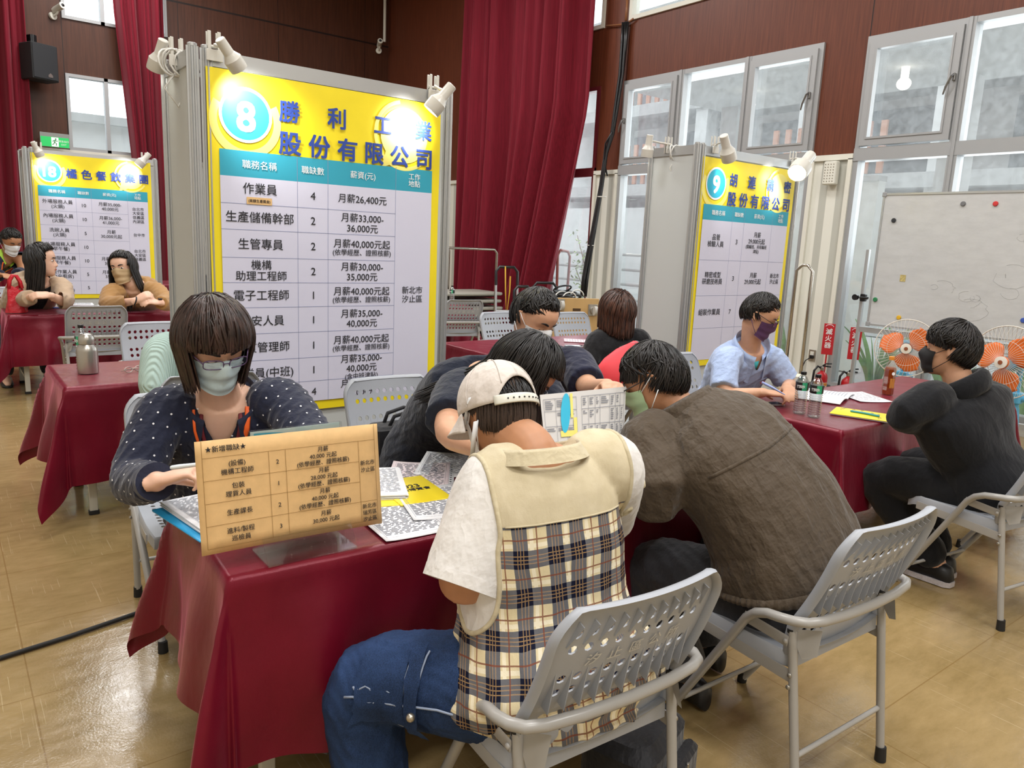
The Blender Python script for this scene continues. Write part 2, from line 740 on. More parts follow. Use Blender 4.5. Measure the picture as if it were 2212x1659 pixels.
def bay(n, ys, zt, casement, mt, zb=.1, trans=(2.57, 2.70)):
    g = G()
    a, b = ys[0], ys[-1]
    bars(g, a, b, zb, zt, .055, XW-.03, XW+.12)
    for m in ys[1:-1]:
        g.bb((XW-.035, m-.045, zb), (XW+.12, m+.045, zt))
        g.bb((XW-.05, m-.015, zb), (XW-.03, m+.015, zt))
    if trans:
        g.bb((XW-.04, a, trans[0]), (XW+.12, b, trans[1]))
    o = struct(f'window_{n}', g, mt)
    gp = G()
    gp.bb((XW+.05, a+.05, zb+.05), (XW+.056, b-.05, zt-.05))
    part('window_pane', gp, M_pane, o)
    for i in casement:
        y0, y1 = ys[i], ys[i+1]
        s = G()
        bars(s, y0+.05, y1-.05, (trans[1] if trans else zb)+.02, zt-.06, .075, XW-.06, XW+.02)
        bars(s, y0+.115, y1-.115, (trans[1] if trans else zb)+.085, zt-.125, .02, XW-.07, XW+.0)
        part('sash', s, mt, o)
        yh = y0+.09 if i == 0 else (y0+.07 if casement[0] == i else y1-.09)
        zc = (trans[1]+zt)/2
        h = G()
        h.rbox((XW-.075, yh, zc+.03), (.03, .03, .07), .01)
        h.tube([(XW-.09, yh, zc+.05), (XW-.12, yh+.01, zc+.03), (XW-.115, yh+.05, zc-.06), (XW-.10, yh+.07, zc-.12)], [.011, .012, .011, .009], 8, round_=True)
        part('handle', h, mat('worn_chrome_handle', '#8b8a88', .3, .9), o)
    return o


bay(1, [1.1, 2.45, 3.49, 4.5], 3.83, [2], M_alu)
bay(2, [5.0, 5.98, 7.01, 8.06], 3.86, [0, 2], M_alu)
bay(3, [8.56, 9.6, 10.8, 12.2], 3.86, [], M_ud)
bay(4, [1.1, 2.8, 4.5], 6.2, [], M_trimw, 4.66, None)
bay(5, [5.0, 6.5, 8.06], 6.2, [], M_trimw, 4.66, None)
bay(6, [8.56, 10.3, 12.2], 6.2, [], M_trimw, 4.66, None)


def bay_b(n, x0, x1, xm, z0, z1):
    g = G()
    for a, b in ((x0, x0+.05), (x1-.05, x1), (xm-.03, xm+.03)):
        g.bb((a, YB-.03, z0), (b, YB+.12, z1))
    g.bb((x0+.05, YB-.03, z0), (x1-.05, YB+.12, z0+.05)).bb((x0+.05, YB-.03, z1-.05), (x1-.05, YB+.12, z1))
    o = struct(f'window_{n}', g, M_alu)
    part('window_pane', G().bb((x0, YB+.05, z0), (x1, YB+.056, z1)), M_pane, o)


bay_b(7, 1.97, 3.6, 2.575, 2.76, 4.0)
bay_b(8, 1.97, 3.6, 2.575, 4.86, 6.2)

# ------------------------------------------------------------------ outside the glass
M_conc = mat('pale_concrete', '#c9cac8', .8, var=.06, vs=2)
M_conc2 = mat('grey_concrete_slab', '#a9aaa8', .8, var=.1, vs=3)
M_dwin = mat('dark_far_window', '#6b7479', .25)
M_slat = mat('terracotta_slat', '#b27a5a', .7)
g = G().bb((XW+.16, -6, -.12), (24, 24, -.02))
struct('ground_courtyard', g, M_conc)
b = thing('gallery_building', 'pale building with open galleries across the courtyard outside the windows', 'building', (15, 5, 0))
g = G().bb((0, -10, 0), (4, 14, 2.6)).bb((1.6, -10, 2.6), (4, 14, 7.2))
part('block', g, M_conc, b)
g = G()
for z in (2.9, 4.9, 7.2):
    g.bb((-.2, -10, z), (1.7, 14, z+.28))
part('gallery_slab', g, M_conc2, b)
g = G()
for i in range(9):
    g.bb((-.1, -9.6+i*2.8, 0), (.35, -9.25+i*2.8, 7.2))
part('column', g, M_conc, b)
for i in range(8):
    for z in (3.3, 5.3):
        g = G().bb((1.55, -8.9+i*2.8, z), (1.6, -7.2+i*2.8, z+1.4))
        part('window', g, M_dwin, b)
g = G()
for z in (3.2, 5.2):
    for i in range(60):
        if (i//9) % 2 == 0:
            g.bb((-.12, -8+i*.3, z), (-.06, -7.88+i*.3, z+1.0))
part('slat_screen', g, M_slat, b)
# covered walk close to the hall
b = thing('covered_walk', 'white canopy and posts just outside the window wall', 'canopy', (8.6, 5, 0))
part('roof_slab', G().bb((0.1, -8, 4.05), (3.2, 4.2, 4.3)), M_conc, b)
part('post', G().bb((2.7, -.2, 0), (3.0, .15, 4.05)), M_conc, b)
part('post', G().bb((2.7, -4.2, 0), (3.0, -3.85, 4.05)), M_conc, b)
part('post', G().bb((2.7, 3.6, 0), (3.0, 3.95, 4.05)), M_conc, b)
M_lampw = mat('lit_bulb', '#fff6e8', .4, emit=3.0)
for y in (-2.1, .3, 2.7):
    g = G().cyl((1.8, y, 3.9), (1.8, y, 4.05), .05).ell((1.8, y, 3.84), (.09, .09, .08))
    part('bulb', g, M_lampw, b)
# garden side walls seen through the low panes
b = thing('garden_wall', 'white garden wall right outside the low window panes', 'wall', (9.9, 6.4, 0))
part('wall_face', G().bb((0, -1.2, 0), (.18, 2.2, 2.55)), mat('whitewashed_wall', '#d6d8d3', .85, var=.07, vs=3), b)
part('coping', G().bb((-.03, -1.2, 2.55), (.21, 2.2, 2.62)), M_conc2, b)
b = thing('courtyard_railing', 'white horizontal rail fence in the courtyard behind the red curtain', 'railing', (11.2, 10.6, 0))
for z in (.5, .8, 1.1, 1.4):
    part('rail', G().cyl((0, -2.5, z), (0, 3.5, z), .03, n=8), M_conc, b)
for y in (-2.4, -.4, 1.6, 3.4):
    part('post', G().cyl((0, y, 0), (0, y, 1.45), .035, n=8), M_conc, b)
struct('wall_opposite', G().bb((2.0-3, YB+9, 0), (9, YB+9.3, 3.4)), M_conc2)
struct('ground_back_yard', G().bb((-6, YB+.14, -.12), (XW+.16, YB+12, -.02)), M_conc)
b = thing('rear_balcony', 'pale balcony front seen through the left-hand rear window', 'balcony', (3, YB+7, 0))
part('parapet', G().bb((-3, 0, 3.2), (5, .3, 4.0)), M_conc, b)
part('slab', G().bb((-3, -.3, 4.0), (5, .5, 4.2)), M_conc2, b)
part('support', G().bb((-2, .3, 0), (4, .6, 3.2)), M_conc, b)

# strap-leaved plants against the glass
M_leaf = mat('strap_leaf_green', '#5f9440', .45, var=.25, vs=5)
M_fl = mat('red_lily_petal', '#e2513a', .5)


def lily(loc, n, h, seed, flowers, label):
    rg = random.Random(seed)
    t = thing('strap_leaf_plant', label, 'plant', loc, 0, 'potted lilies outside the glass')
    for i in range(n):
        a = rg.uniform(0, 6.28)
        L = h*rg.uniform(.6, 1.05)
        bend = rg.uniform(.1, .5)
        w = rg.uniform(.02, .035)
        pts = []
        for k in range(8):
            u = k/7
            pts.append((math.cos(a)*(.03+bend*L*u*u), math.sin(a)*(.03+bend*L*u*u), L*(u-.25*bend*u**3)))
        g = G().tube(pts, [w*(1-.85*(k/7)**2) for k in range(8)], 6, flat=(1, .12, (-math.sin(a), math.cos(a), 0)))
        part('leaf', g, M_leaf, t)
    for i in range(flowers):
        a = rg.uniform(0, 6.28)
        x, y, z = .12*math.cos(a), .12*math.sin(a), h*(1.05+.15*i)
        s = part('flower_stalk', G().tube([(x*.2, y*.2, 0), (x*.6, y*.6, h*.6), (x, y, z)], .008, 6), M_leaf, t)
        g = G()
        for k in range(6):
            q = k*1.047
            d = A((math.cos(q), math.sin(q), .5))
            g.tube([A((x, y, z)), A((x, y, z))+d*.05, A((x, y, z))+d*.09], [.006, .026, .004], 6)
        part('petals', g, M_fl, s)


lily((8.42, 4.18, -.02), 20, 1.0, 3, 2, 'strap-leaved plant with red blooms behind the fire extinguishers')
lily((8.5, 3.45, -.02), 16, .85, 5, 1, 'strap-leaved plant outside the glass behind the near side of the whiteboard stand')
lily((8.6, 2.7, -.02), 14, .7, 8, 1, 'strap-leaved plant outside the glass between the two orange fans')
lily((8.9, 5.6, -.02), 12, .9, 9, 0, 'tall strap-leaved plant seen beside the booth with the blue shirted man')


def bush(loc, n, h, seed, label, col):
    rg = random.Random(seed)
    t = thing('garden_shrub', label, 'shrub', loc)
    st = G()
    lf = G()
    for i in range(9):
        a = rg.uniform(0, 6.28)
        r = rg.uniform(.1, .5)*h*.5
        tip = (r*math.cos(a), r*math.sin(a), h*rg.uniform(.6, 1))
        st.tube([(0, 0, 0), (tip[0]*.4, tip[1]*.4, tip[2]*.6), tip], [.02, .012, .005], 6)
        for k in range(n):
            u = rg.uniform(.25, 1)
            c = A((tip[0]*u, tip[1]*u, tip[2]*u))+A([rg.uniform(-.14, .14) for _ in range(3)])
            d = nrm([rg.uniform(-1, 1), rg.uniform(-1, 1), rg.uniform(-.6, .8)])
            sd = nrm(np.cross(d, (.3, .2, 1)))
            L, w = rg.uniform(.06, .11), rg.uniform(.018, .03)
            up = np.cross(d, sd)*.006
            lf.add([c, c+d*L*.5+sd*w+up, c+d*L, c+d*L*.5-sd*w+up], [(0, 1, 2, 3)])
    part('stems', st, mat('shrub_stem', '#6d5a40', .8), t)
    o = part('foliage', lf, mat(label[:20]+'_leaf', col, .5, var=.25, vs=4), t, 0)


bush((9.4, 9.9, -.02), 60, 1.75, 4, 'yellow-green shrub seen between the red curtain and the black cables', '#8aa85c')
bush((9.2, 6.9, -.02), 26, 1.35, 6, 'green shrub by the garden wall behind the grey booth panel', '#6f9a4e')


# ------------------------------------------------------------------ curtains
def velvet():
    t = NT('red_velvet_curtain')
    f = t.noise(t.coord('Object', (30, 30, 1)), 2, 4)
    t.l(t.ramp(f, [(.3, lin('#640d1d')), (.7, lin('#7a1427'))]), t.b.inputs['Base Color'])
    t.b.inputs['Roughness'].default_value = .75
    t.b.inputs['Sheen Weight'].default_value = .25
    t.b.inputs['Sheen Tint'].default_value = (1, .35, .4, 1)
    t.b.inputs['Specular IOR Level'].default_value = .2
    return t.m


M_cur = velvet()


def curtain(label, p0, p1, ztop, zbot, edge, folds, seed, amp=.09, nu=220, nv=26):
    """hangs between plan points p0,p1; edge(z)->(u0,u1) trims the sides"""
    rg = np.random.default_rng(seed)
    p0, p1 = A(p0), A(p1)
    d = p1-p0
    nv_ = nrm((d[1], -d[0]))
    ph = rg.uniform(0, 6.28, 6)
    fr = folds*A([1, .47, 1.7, .23, 2.6, 3.3])
    am = A([1, .7, .45, .6, .22, .12])*amp

    def fn(u, v):
        z = ztop+(zbot-ztop)*v
        a, b = edge(z)
        s = a+(b-a)*u
        w = u + .012*math.sin(9*u+3*v+seed)
        o = sum(am[i]*math.sin(6.283*fr[i]*w+ph[i]+.5*v*math.sin(ph[i]*3)) for i in range(6))
        o = o if o > 0 else o*.6
        q = p0+d*s+nv_*o*(.75+.35*v)
        return (q[0], q[1], z)
    g = G().grid(fn, nu, nv, .012)
    return solo('stage_curtain', g, M_cur, label, 'curtain', group='dark red velvet curtains', smooth=180)


curtain('dark red curtain at the far end of the back wall beside the black loudspeaker', (-1.2, 14.95), (1.42, 14.95), 7.3, .04, lambda z: (0, 1-.01*(5-z)*.2), 9, 2)
curtain('dark red curtain hanging between the rear window and the numbered eight booth', (2.7, 14.9), (3.48, 14.9), 7.3, .04,
        lambda z: (min(.3, max(0, (5.2-z)*.09)), 1-.03*max(0, 5.2-z)*.6), 4, 5, .10, 120)


def e_center(z):
    yr = 8.52 if z > 3.6 else 8.52+.76*((3.6-z)/2.9)**1.15
    return (0.0, (11.75-yr)/(11.75-8.3))


curtain('tall dark red curtain gathered beside the side windows, behind the hand trucks', (7.72, 11.75), (7.72, 8.3), 7.3, .06, e_center, 7, 11, .13, 320)
# ================================================================== BOOTH PANELS AND POSTERS
M_post = mat('brushed_aluminium', '#bfc1c2', .35, .7)
M_panel = mat('pale_grey_laminate', '#c6cac8', .5)
M_ink = mat('black_print', '#1d1d22', .7)
M_inkw = mat('white_print', '#f4f6f6', .7)
M_inkb = mat('blue_print', '#2b479d', .6)
M_yel = mat('yellow_vinyl', '#f2dc1e', .5, var=.03, vs=6, bump=.12, bs=5, bd=.02)
M_pale = mat('pale_lilac_print', '#d3d3e6', .6, bump=.14, bs=4, bd=.02)
M_teal = mat('teal_print', '#2f9fb8', .55, bump=.1, bs=4, bd=.02)
M_cyan = mat('cyan_print', '#2cb3d6', .55)
M_cream = mat('pale_yellow_print', '#f2e67a', .55)
M_line = mat('grey_rule_print', '#8f97b8', .7)
M_kraft = mat('kraft_paper', '#ddb67e', .7, var=.05, vs=40, bump=.05, bs=200)
M_lampbody = mat('cream_enamel', '#cfccc3', .28)
M_bulb = mat('glowing_bulb', '#fffdf5', .3, emit=14.0)
M_cordw = mat('white_cord', '#d8d6cf', .5)

FR0 = (A((0, 0, 0)), A((1, 0, 0)), A((0, 0, 1)))


def fluted(g, x, y, z0, z1, r=.029):
    pts = []
    for k in range(32):
        a = 2*math.pi*k/32
        rr = r*(1 if (k % 4) in (0, 1) else .66)
        pts.append((x+rr*math.cos(a), y+rr*math.sin(a)))
    g.loft([[(p[0], p[1], z) for p in pts] for z in (z0, z1)])


def booth(cx, y, w, ret, label):
    t = thing('booth_panel', label, 'display booth', (cx, y, 0), 0, 'numbered display booths')
    H = 2.365
    hw = w/2
    for (px, py) in ((-hw, 0), (hw, 0), (-hw, ret), (-hw+.06, .0), (hw, .06)):
        g = G()
        fluted(g, px, py, 0, H)
        g.lathe([(.022, H), (.022, H+.012), (.014, H+.016)], (px, py, 0), 12)
        part('post', g, M_post, t, 25)
    for (a, b, c, d) in ((-hw+.08, -.003, hw-.02, .003), (-hw-.003, .02, -hw+.003, ret-.02)):
        part('infill_panel', G().bb((a, b, .1), (c, d, H-.06)), M_panel, t)
        for z0, z1 in ((H-.075, H-.005), (.06, .12)):
            part('rail', G().bb((a-.01, b-.012, z0), (c+.01, d+.012, z1)), M_post, t)
    return t


PW, PH = 1.27, 1.675


def poster(cx, y, ztop, number, title, rows, label, locs, vl=(.05, .43, .594, .99, 1.22), grid=True, notes=()):
    """printed sheet; u to the right and d downwards, in metres from its top-left corner"""
    t = thing('recruitment_poster', label, 'poster', (cx-PW/2, y, ztop), 0, 'recruitment posters on booths')
    S = lambda a, b, c, d, q: [A((a, q, -b)), A((a, q, -d)), A((c, q, -d)), A((c, q, -b))]
    quad = lambda g, *k: g.add(S(*k), [(0, 1, 2, 3)])
    rg = random.Random(len(title))

    def sheet(u, v):
        return (u*PW, -.004-.003*math.sin(7*u+4*v)*math.sin(11*v), -v*PH)
    part('sheet', G().grid(sheet, 16, 20, -.0015), M_yel, t, 180)
    # pale speech-bubble motif
    g = G()

    def ring(cx_, cz_, r0, r1, a0, a1, q):
        n = 40
        V, F = [], []
        for k in range(n+1):
            a = R(a0+(a1-a0)*k/n)
            V += [(cx_+r0*math.cos(a), q, -(cz_-r0*math.sin(a))), (cx_+r1*math.cos(a), q, -(cz_-r1*math.sin(a)))]
        for k in range(n):
            F.append((2*k, 2*k+1, 2*k+3, 2*k+2))
        g.add(V, F)
    ring(.178, .22, .135, .172, 150, 390, -.009)
    part('pale_arc', g, M_cream, t, 0)
    g = G()
    ring(1.04, .19, .0, .145, 0, 360, -.009)
    g.add([(.93, -.0094, -.27), (.90, -.0094, -.37), (1.02, -.0094, -.325)], [(0, 1, 2)])
    part('pale_bubble', g, M_cream, t, 0)
    g = G()
    ring(1.04, .19, .165, .185, 100, 330, -.0098)
    part('pale_arc', g, M_cream, t, 0)
    g = G()
    ring(.178, .195, 0, .127, 0, 360, -.0105)
    o = part('badge', g, M_inkw, t, 0)
    g = G()
    ring(.178, .195, 0, .113, 0, 360, -.0115)
    part('badge_disc', g, M_cyan, o, 0)
    fr = lambda q: (A((0, q, 0)), A((1, 0, 0)), A((0, 0, 1)))
    g = G()
    write(g, number, .178, -.195, .19 if len(number) == 1 else .165, fr(-.0125), 0, heavy=.022)
    part('badge_number', g, M_inkw, o, 0)
    part('table_field', quad(G(), .05, .482, 1.22, 1.625, -.0095), M_pale, t, 0)
    part('heading_band', quad(G(), .05, .36, 1.22, .482, -.0095), M_teal, t, 0)
    g = G()
    for ln in title:
        txt, us, d, size = ln
        for ch, u in zip(txt, us):
            write(g, ch, u, -d, size, fr(-.0125), 0, heavy=.022)
    part('title_lettering', g, M_inkb, t, 0)
    g = G()
    for txt, u, s in (('職務名稱', (vl[0]+vl[1])/2, .043), ('職缺數', (vl[1]+vl[2])/2, .041), ('薪資(元)', (vl[2]+vl[3])/2, .041), ('工作\n地點', (vl[3]+vl[4])/2, .038)):
        write(g, txt, u, -.421, s, fr(-.0125), .004)
    part('heading_lettering', g, M_inkw, t, 0)
    g = G()
    ds = [r[0] for r in rows]+[1.625]
    for d in ds[1:-1]:
        quad(g, vl[0], d-.0012, vl[3] if grid else vl[4], d+.0012, -.0105)
    for u in vl[1:-1]:
        quad(g, u-.001, .36, u+.001, 1.625, -.0105)
    part('rules', g, M_line, t, 0)
    g = G()
    for (d, name, num, pay), d2 in zip(rows, ds[1:]):
        m = -(d+d2)/2
        big = .057 if name.count('\n') == 0 and len(name) < 8 else .052
        if len(rows) > 7 and number == '18':
            big = .05
        write(g, name, (vl[0]+vl[1])/2, m+(.012 if name == '作業員' else 0), big, fr(-.0125), .006, lead=1.05)
        write(g, num, (vl[1]+vl[2])/2, m, .055, fr(-.0125), .006)
        ls = pay.split('\n')
        hs = [.036 if s.startswith('(') or s == '津貼)' else .05 for s in ls]
        z = m+sum(hs)/2*1.08
        for s, h in zip(ls, hs):
            write(g, s, (vl[2]+vl[3])/2, z-h*.54, h, fr(-.0125), .006)
            z -= h*1.08
    for txt, d in locs:
        write(g, txt, (vl[3]+vl[4])/2, -d, .045, fr(-.0125), .006, lead=1.12)
    part('table_lettering', g, M_ink, t, 0)
    for txt, u, d, w, h in notes:
        o = part('sticker', quad(G(), u-w/2, d-h/2, u+w/2, d+h/2, -.0135), M_kraft, t, 0)
        part('sticker_lettering', write(G(), txt, u, -d, .0165, fr(-.0145), .01), M_ink, o, 0)
    return t


PAYN = '\n(依學經歷、證照核薪)'
booth(1.70, 3.82, 1.38, .49, 'large booth with two clip lamps behind the woman in the dotted blouse, badge 8')
poster(1.695, 3.80, 2.285, '8', [('勝利工業', (.392, .642, .905, 1.157), .15, .108), ('股份有限公司', (.393, .548, .702, .858, 1.01, 1.163), .30, .118)],
       [(.482, '作業員', '4', '月薪26,400元'), (.609, '生產儲備幹部', '2', '月薪33,000-\n36,000元'), (.733, '生管專員', '2', '月薪40,000元起'+PAYN),
        (.868, '機構\n助理工程師', '2', '月薪30,000-\n35,000元'), (.991, '電子工程師', '1', '月薪40,000元起'+PAYN), (1.116, '環安人員', '1', '月薪35,000-\n40,000元'),
        (1.249, '品質管理師', '1', '月薪40,000元起'+PAYN), (1.387, '作業員(中班)', '1', '月薪35,000-\n40,000元\n(含中班津貼)'), (1.515, '包裝人員', '4', '月薪28,000-\n32,000元')],
       'yellow and teal poster with badge 8 behind the woman in the dotted blouse', [('新北市\n汐止區', 1.055)], notes=[('(高額生產獎金)', .235, .592, .125, .034)])
booth(5.49, 4.0, 1.38, .47, 'booth with badge 9 behind the man in the light blue shirt')
poster(5.485, 3.98, 2.278, '9', [('胡連精密', (.392, .642, .905, 1.157), .15, .108), ('股份有限公司', (.393, .548, .702, .858, 1.01, 1.163), .30, .118)],
       [(.482, '品管\n檢驗人員', '3', '月薪\n29,000元起\n(需輪班、另有輪班\n津貼)'), (.80, '精密成型\n研磨技術員', '3', '月薪\n29,000元起'), (1.09, '組裝作業員', '7', '月薪\n28,000元起'), (1.36, '', '', '')],
       'yellow and teal poster with badge 9 behind the man in the light blue shirt', [('新北市\n汐止區', .945)], grid=False)
booth(1.60, 10.52, 1.38, .5, 'far booth with badge 18 behind the two long-haired women')
poster(1.595, 10.5, 2.32, '18', [('橘色餐飲集團', (.40, .558, .715, .872, 1.03, 1.185), .205, .118)],
       [(.482, '外場服務人員\n(火鍋)', '10', '月薪35,000-\n40,000元'), (.645, '內場服務人員\n(火鍋)', '10', '月薪36,000-\n41,000元'), (.81, '洗碗人員\n(火鍋)', '5', '月薪\n30,000元起'),
        (.975, '外場服務人員\n(早午餐)', '10', ''), (1.14, '內場服務人員\n(早午餐)', '10', '月薪31,000-\n36,000元'), (1.30, '生產作業人員\n(中央廚房)', '5', '月薪33,000-\n35,000元'), (1.465, '倉管人員\n(中央廚房)', '5', '')],
       'yellow and teal poster with badge 18 behind the two long-haired women', [('台北市\n大安區\n信義區\n內湖區', .65), ('台中市', .89), ('台北市\n大安區\n信義區', 1.14)])


def basis(d, up=(0, 0, 1)):
    d = nrm(d)
    x = nrm(np.cross(up, d))
    y = np.cross(d, x)
    return np.stack([x, y, d], axis=1)


def spot_lamp(back, front, clip, aim, power, label, coil=None, s=1.0):
    """clamp lamp: reflector body from back to front, arm to the clamp that grips the rail"""
    back, front, clip, aim = A(back), A(front), A(clip), A(aim)
    t = thing('clip_spot_lamp', label, 'lamp', clip, 0, 'clip-on spot lamps on the booths')
    L = np.linalg.norm(front-back)
    m = basis(front-back)
    b = back-clip
    k = L/.2
    prof = [(.001, 0), (.026, 0), (.031, .004), (.033, .09), (.036, .098), (.052, .125), (.056, .13), (.056, .185), (.054, .2), (.050, .199), (.049, .14), (.02, .11), (.001, .11)]
    part('lamp_head', G().lathe([(r*k, z*k) for r, z in prof], b, 28, m), M_lampbody, t, 35)
    part('bulb', G().ell(b+m@A((0, 0, .165*k)), (.038*k, .038*k, .03*k), m), M_bulb, t, 180)
    j = b+m@A((0, 0, .05*k))
    part('arm', G().tube([j, j*.45+A((0, 0, .02)), A((0, -.02, .035))], .008, 8).ell(j, (.014, .014, .014)), M_lampbody, t, 60)
    g = G()
    for dx in (-.022, .022):
        g.rbox((dx, -.012, .03), (.016, .006, .13), .003).rbox((dx, .016, .03), (.016, .006, .13), .003)
    g.rbox((0, -.013, -.01), (.075, .006, .05), .004).cyl((-.03, .002, .03), (.03, .002, .03), .008)
    part('clamp', g, M_lampbody, t, 40)
    if coil is not None:
        pts = []
        for i in range(90):
            a = i*.42
            pts.append((coil[0]+.055*math.cos(a)+.0012*i, coil[1]+.02*math.sin(a*1.3), coil[2]+.06*math.sin(a)))
        pts += [(coil[0]+.1, coil[1], coil[2]-.08), (coil[0]+.04, coil[1], coil[2]-.2), (coil[0]-.02, coil[1], coil[2]-.12), (coil[0]+.05, coil[1], coil[2]-.02)]
        part('cord', G().tube(pts, .005, 6), M_cordw, t, 180)
    l = bpy.data.lights.new('spot_beam', 'SPOT')
    l.energy = power
    l.spot_size = R(95)
    l.spot_blend = .8
    l.shadow_soft_size = .03
    l.color = (1, .98, .93)
    o = bpy.data.objects.new('spot_beam', l)
    COL.objects.link(o)
    o.parent = t
    f = front-clip+nrm(front-back)*.012
    mm = basis(-(aim-front))
    o.matrix_local = Matrix.Translation(Vector(f)) @ Matrix(mm.tolist()).to_4x4()
    return t


spot_lamp(ony(474, 84, 3.58), ony(517, 150, 3.62), (1.10, 3.80, 2.345), ony(535, 225, 3.8), 26, 'white clip lamp over the left corner of the booth with badge 8')
spot_lamp(ony(977, 184, 3.56), ony(930, 240, 3.62), (2.28, 3.80, 2.345), ony(885, 265, 3.8), 26, 'white clip lamp over the right corner of the booth with badge 8')
spot_lamp((.955, 4.10, 2.43), (.93, 4.18, 2.30), (1.0, 4.06, 2.345), (.7, 4.4, 1.2), .5, 'white clip lamp with coiled cord on the side panel of the booth with badge 8', coil=(-.04, .0, -.02))
spot_lamp(ony(1563, 292, 3.80), ony(1576, 346, 3.82), (4.98, 3.98, 2.345), ony(1580, 420, 3.98), 7, 'white clip lamp at the left corner of the booth with badge 9')
spot_lamp(ony(1752, 335, 3.80), ony(1722, 374, 3.76), (6.06, 3.98, 2.345), ony(1672, 392, 3.98), 24, 'glowing white clip lamp at the right corner of the booth with badge 9')
spot_lamp((4.62, 4.34, 2.44), (4.63, 4.37, 2.27), (4.80, 4.30, 2.345), (4.5, 4.8, 1.2), .5, 'white clip lamp with looped cord on the side panel of the booth with badge 9', coil=(.0, -.05, -.03))
spot_lamp(ony(70, 306, 10.28), ony(88, 338, 10.32), (1.05, 10.5, 2.345), ony(105, 362, 10.5), 22, 'white clip lamp at the left corner of the far booth with badge 18', coil=(-.08, .05, -.05))
spot_lamp(ony(323, 332, 10.28), ony(298, 358, 10.3), (2.16, 10.5, 2.345), ony(275, 372, 10.5), 22, 'white clip lamp at the right corner of the far booth with badge 18')

# ================================================================== TABLES
M_tleg = mat('beige_powder_coat', '#c2bfb2', .45)
M_ttop = mat('table_laminate', '#b9b2a2', .5)
M_rub = mat('black_rubber', '#1d1c1b', .7)


def satin(name, c0, c1):
    t = NT(name)
    v = t.coord('Object')
    f = t.noise(v, 5, 4)
    t.l(t.ramp(f, [(.3, lin(c0)), (.7, lin(c1))]), t.b.inputs['Base Color'])
    t.b.inputs['Roughness'].default_value = .31
    t.b.inputs['Specular IOR Level'].default_value = .55
    t.b.inputs['Specular Tint'].default_value = (1, .45, .5, 1)
    t.b.inputs['Sheen Weight'].default_value = .35
    t.b.inputs['Sheen Roughness'].default_value = .35
    t.b.inputs['Sheen Tint'].default_value = (1, .3, .4, 1)
    x = t.xyz(v)
    cr = t.math('LESS_THAN', t.math('MINIMUM', t.math('PINGPONG', t.math('ADD', x[0], .06), .19), t.math('PINGPONG', t.math('ADD', x[1], .02), .19)), .004)
    h = t.math('MULTIPLY_ADD', cr, .25, t.math('MULTIPLY_ADD', t.noise(t.coord('Object', (1, 1, .5)), 7, 3), 1.0, t.math('MULTIPLY', t.noise(v, 420, 1), .05)))
    t.bump(h, .32, .02)
    return t.m


M_satin = satin('burgundy_satin', '#5a081a', '#680b20')
TZ = .722


def table(x0, y0, x1, y1, rz, label):
    """origin at the near left corner of the top"""
    w, d = x1-x0, y1-y0
    t = thing('folding_table', label+' under its cloth', 'table', (x0, y0, 0), rz, 'folding tables under burgundy cloths')
    part('tabletop', G().rbox((w/2, d/2, TZ-.016), (w, d, .028), .012), M_ttop, t)
    for x in (.11, w-.11):
        for y in (.09, d-.09):
            g = G().rbox((x, y, .36), (.04, .03, .68), .004)
            l = part('leg', g, M_tleg, t)
            part('foot', G().rbox((x, y, .012), (.05, .04, .024), .006), M_rub, l)
        part('cross_bar', G().bb((x-.012, .1, .13), (x+.012, d-.1, .155)), M_tleg, t)
    for y in (.08, d-.08):
        part('apron', G().bb((.08, y-.012, TZ-.085), (w-.08, y+.012, TZ-.03)), M_tleg, t)
    return t


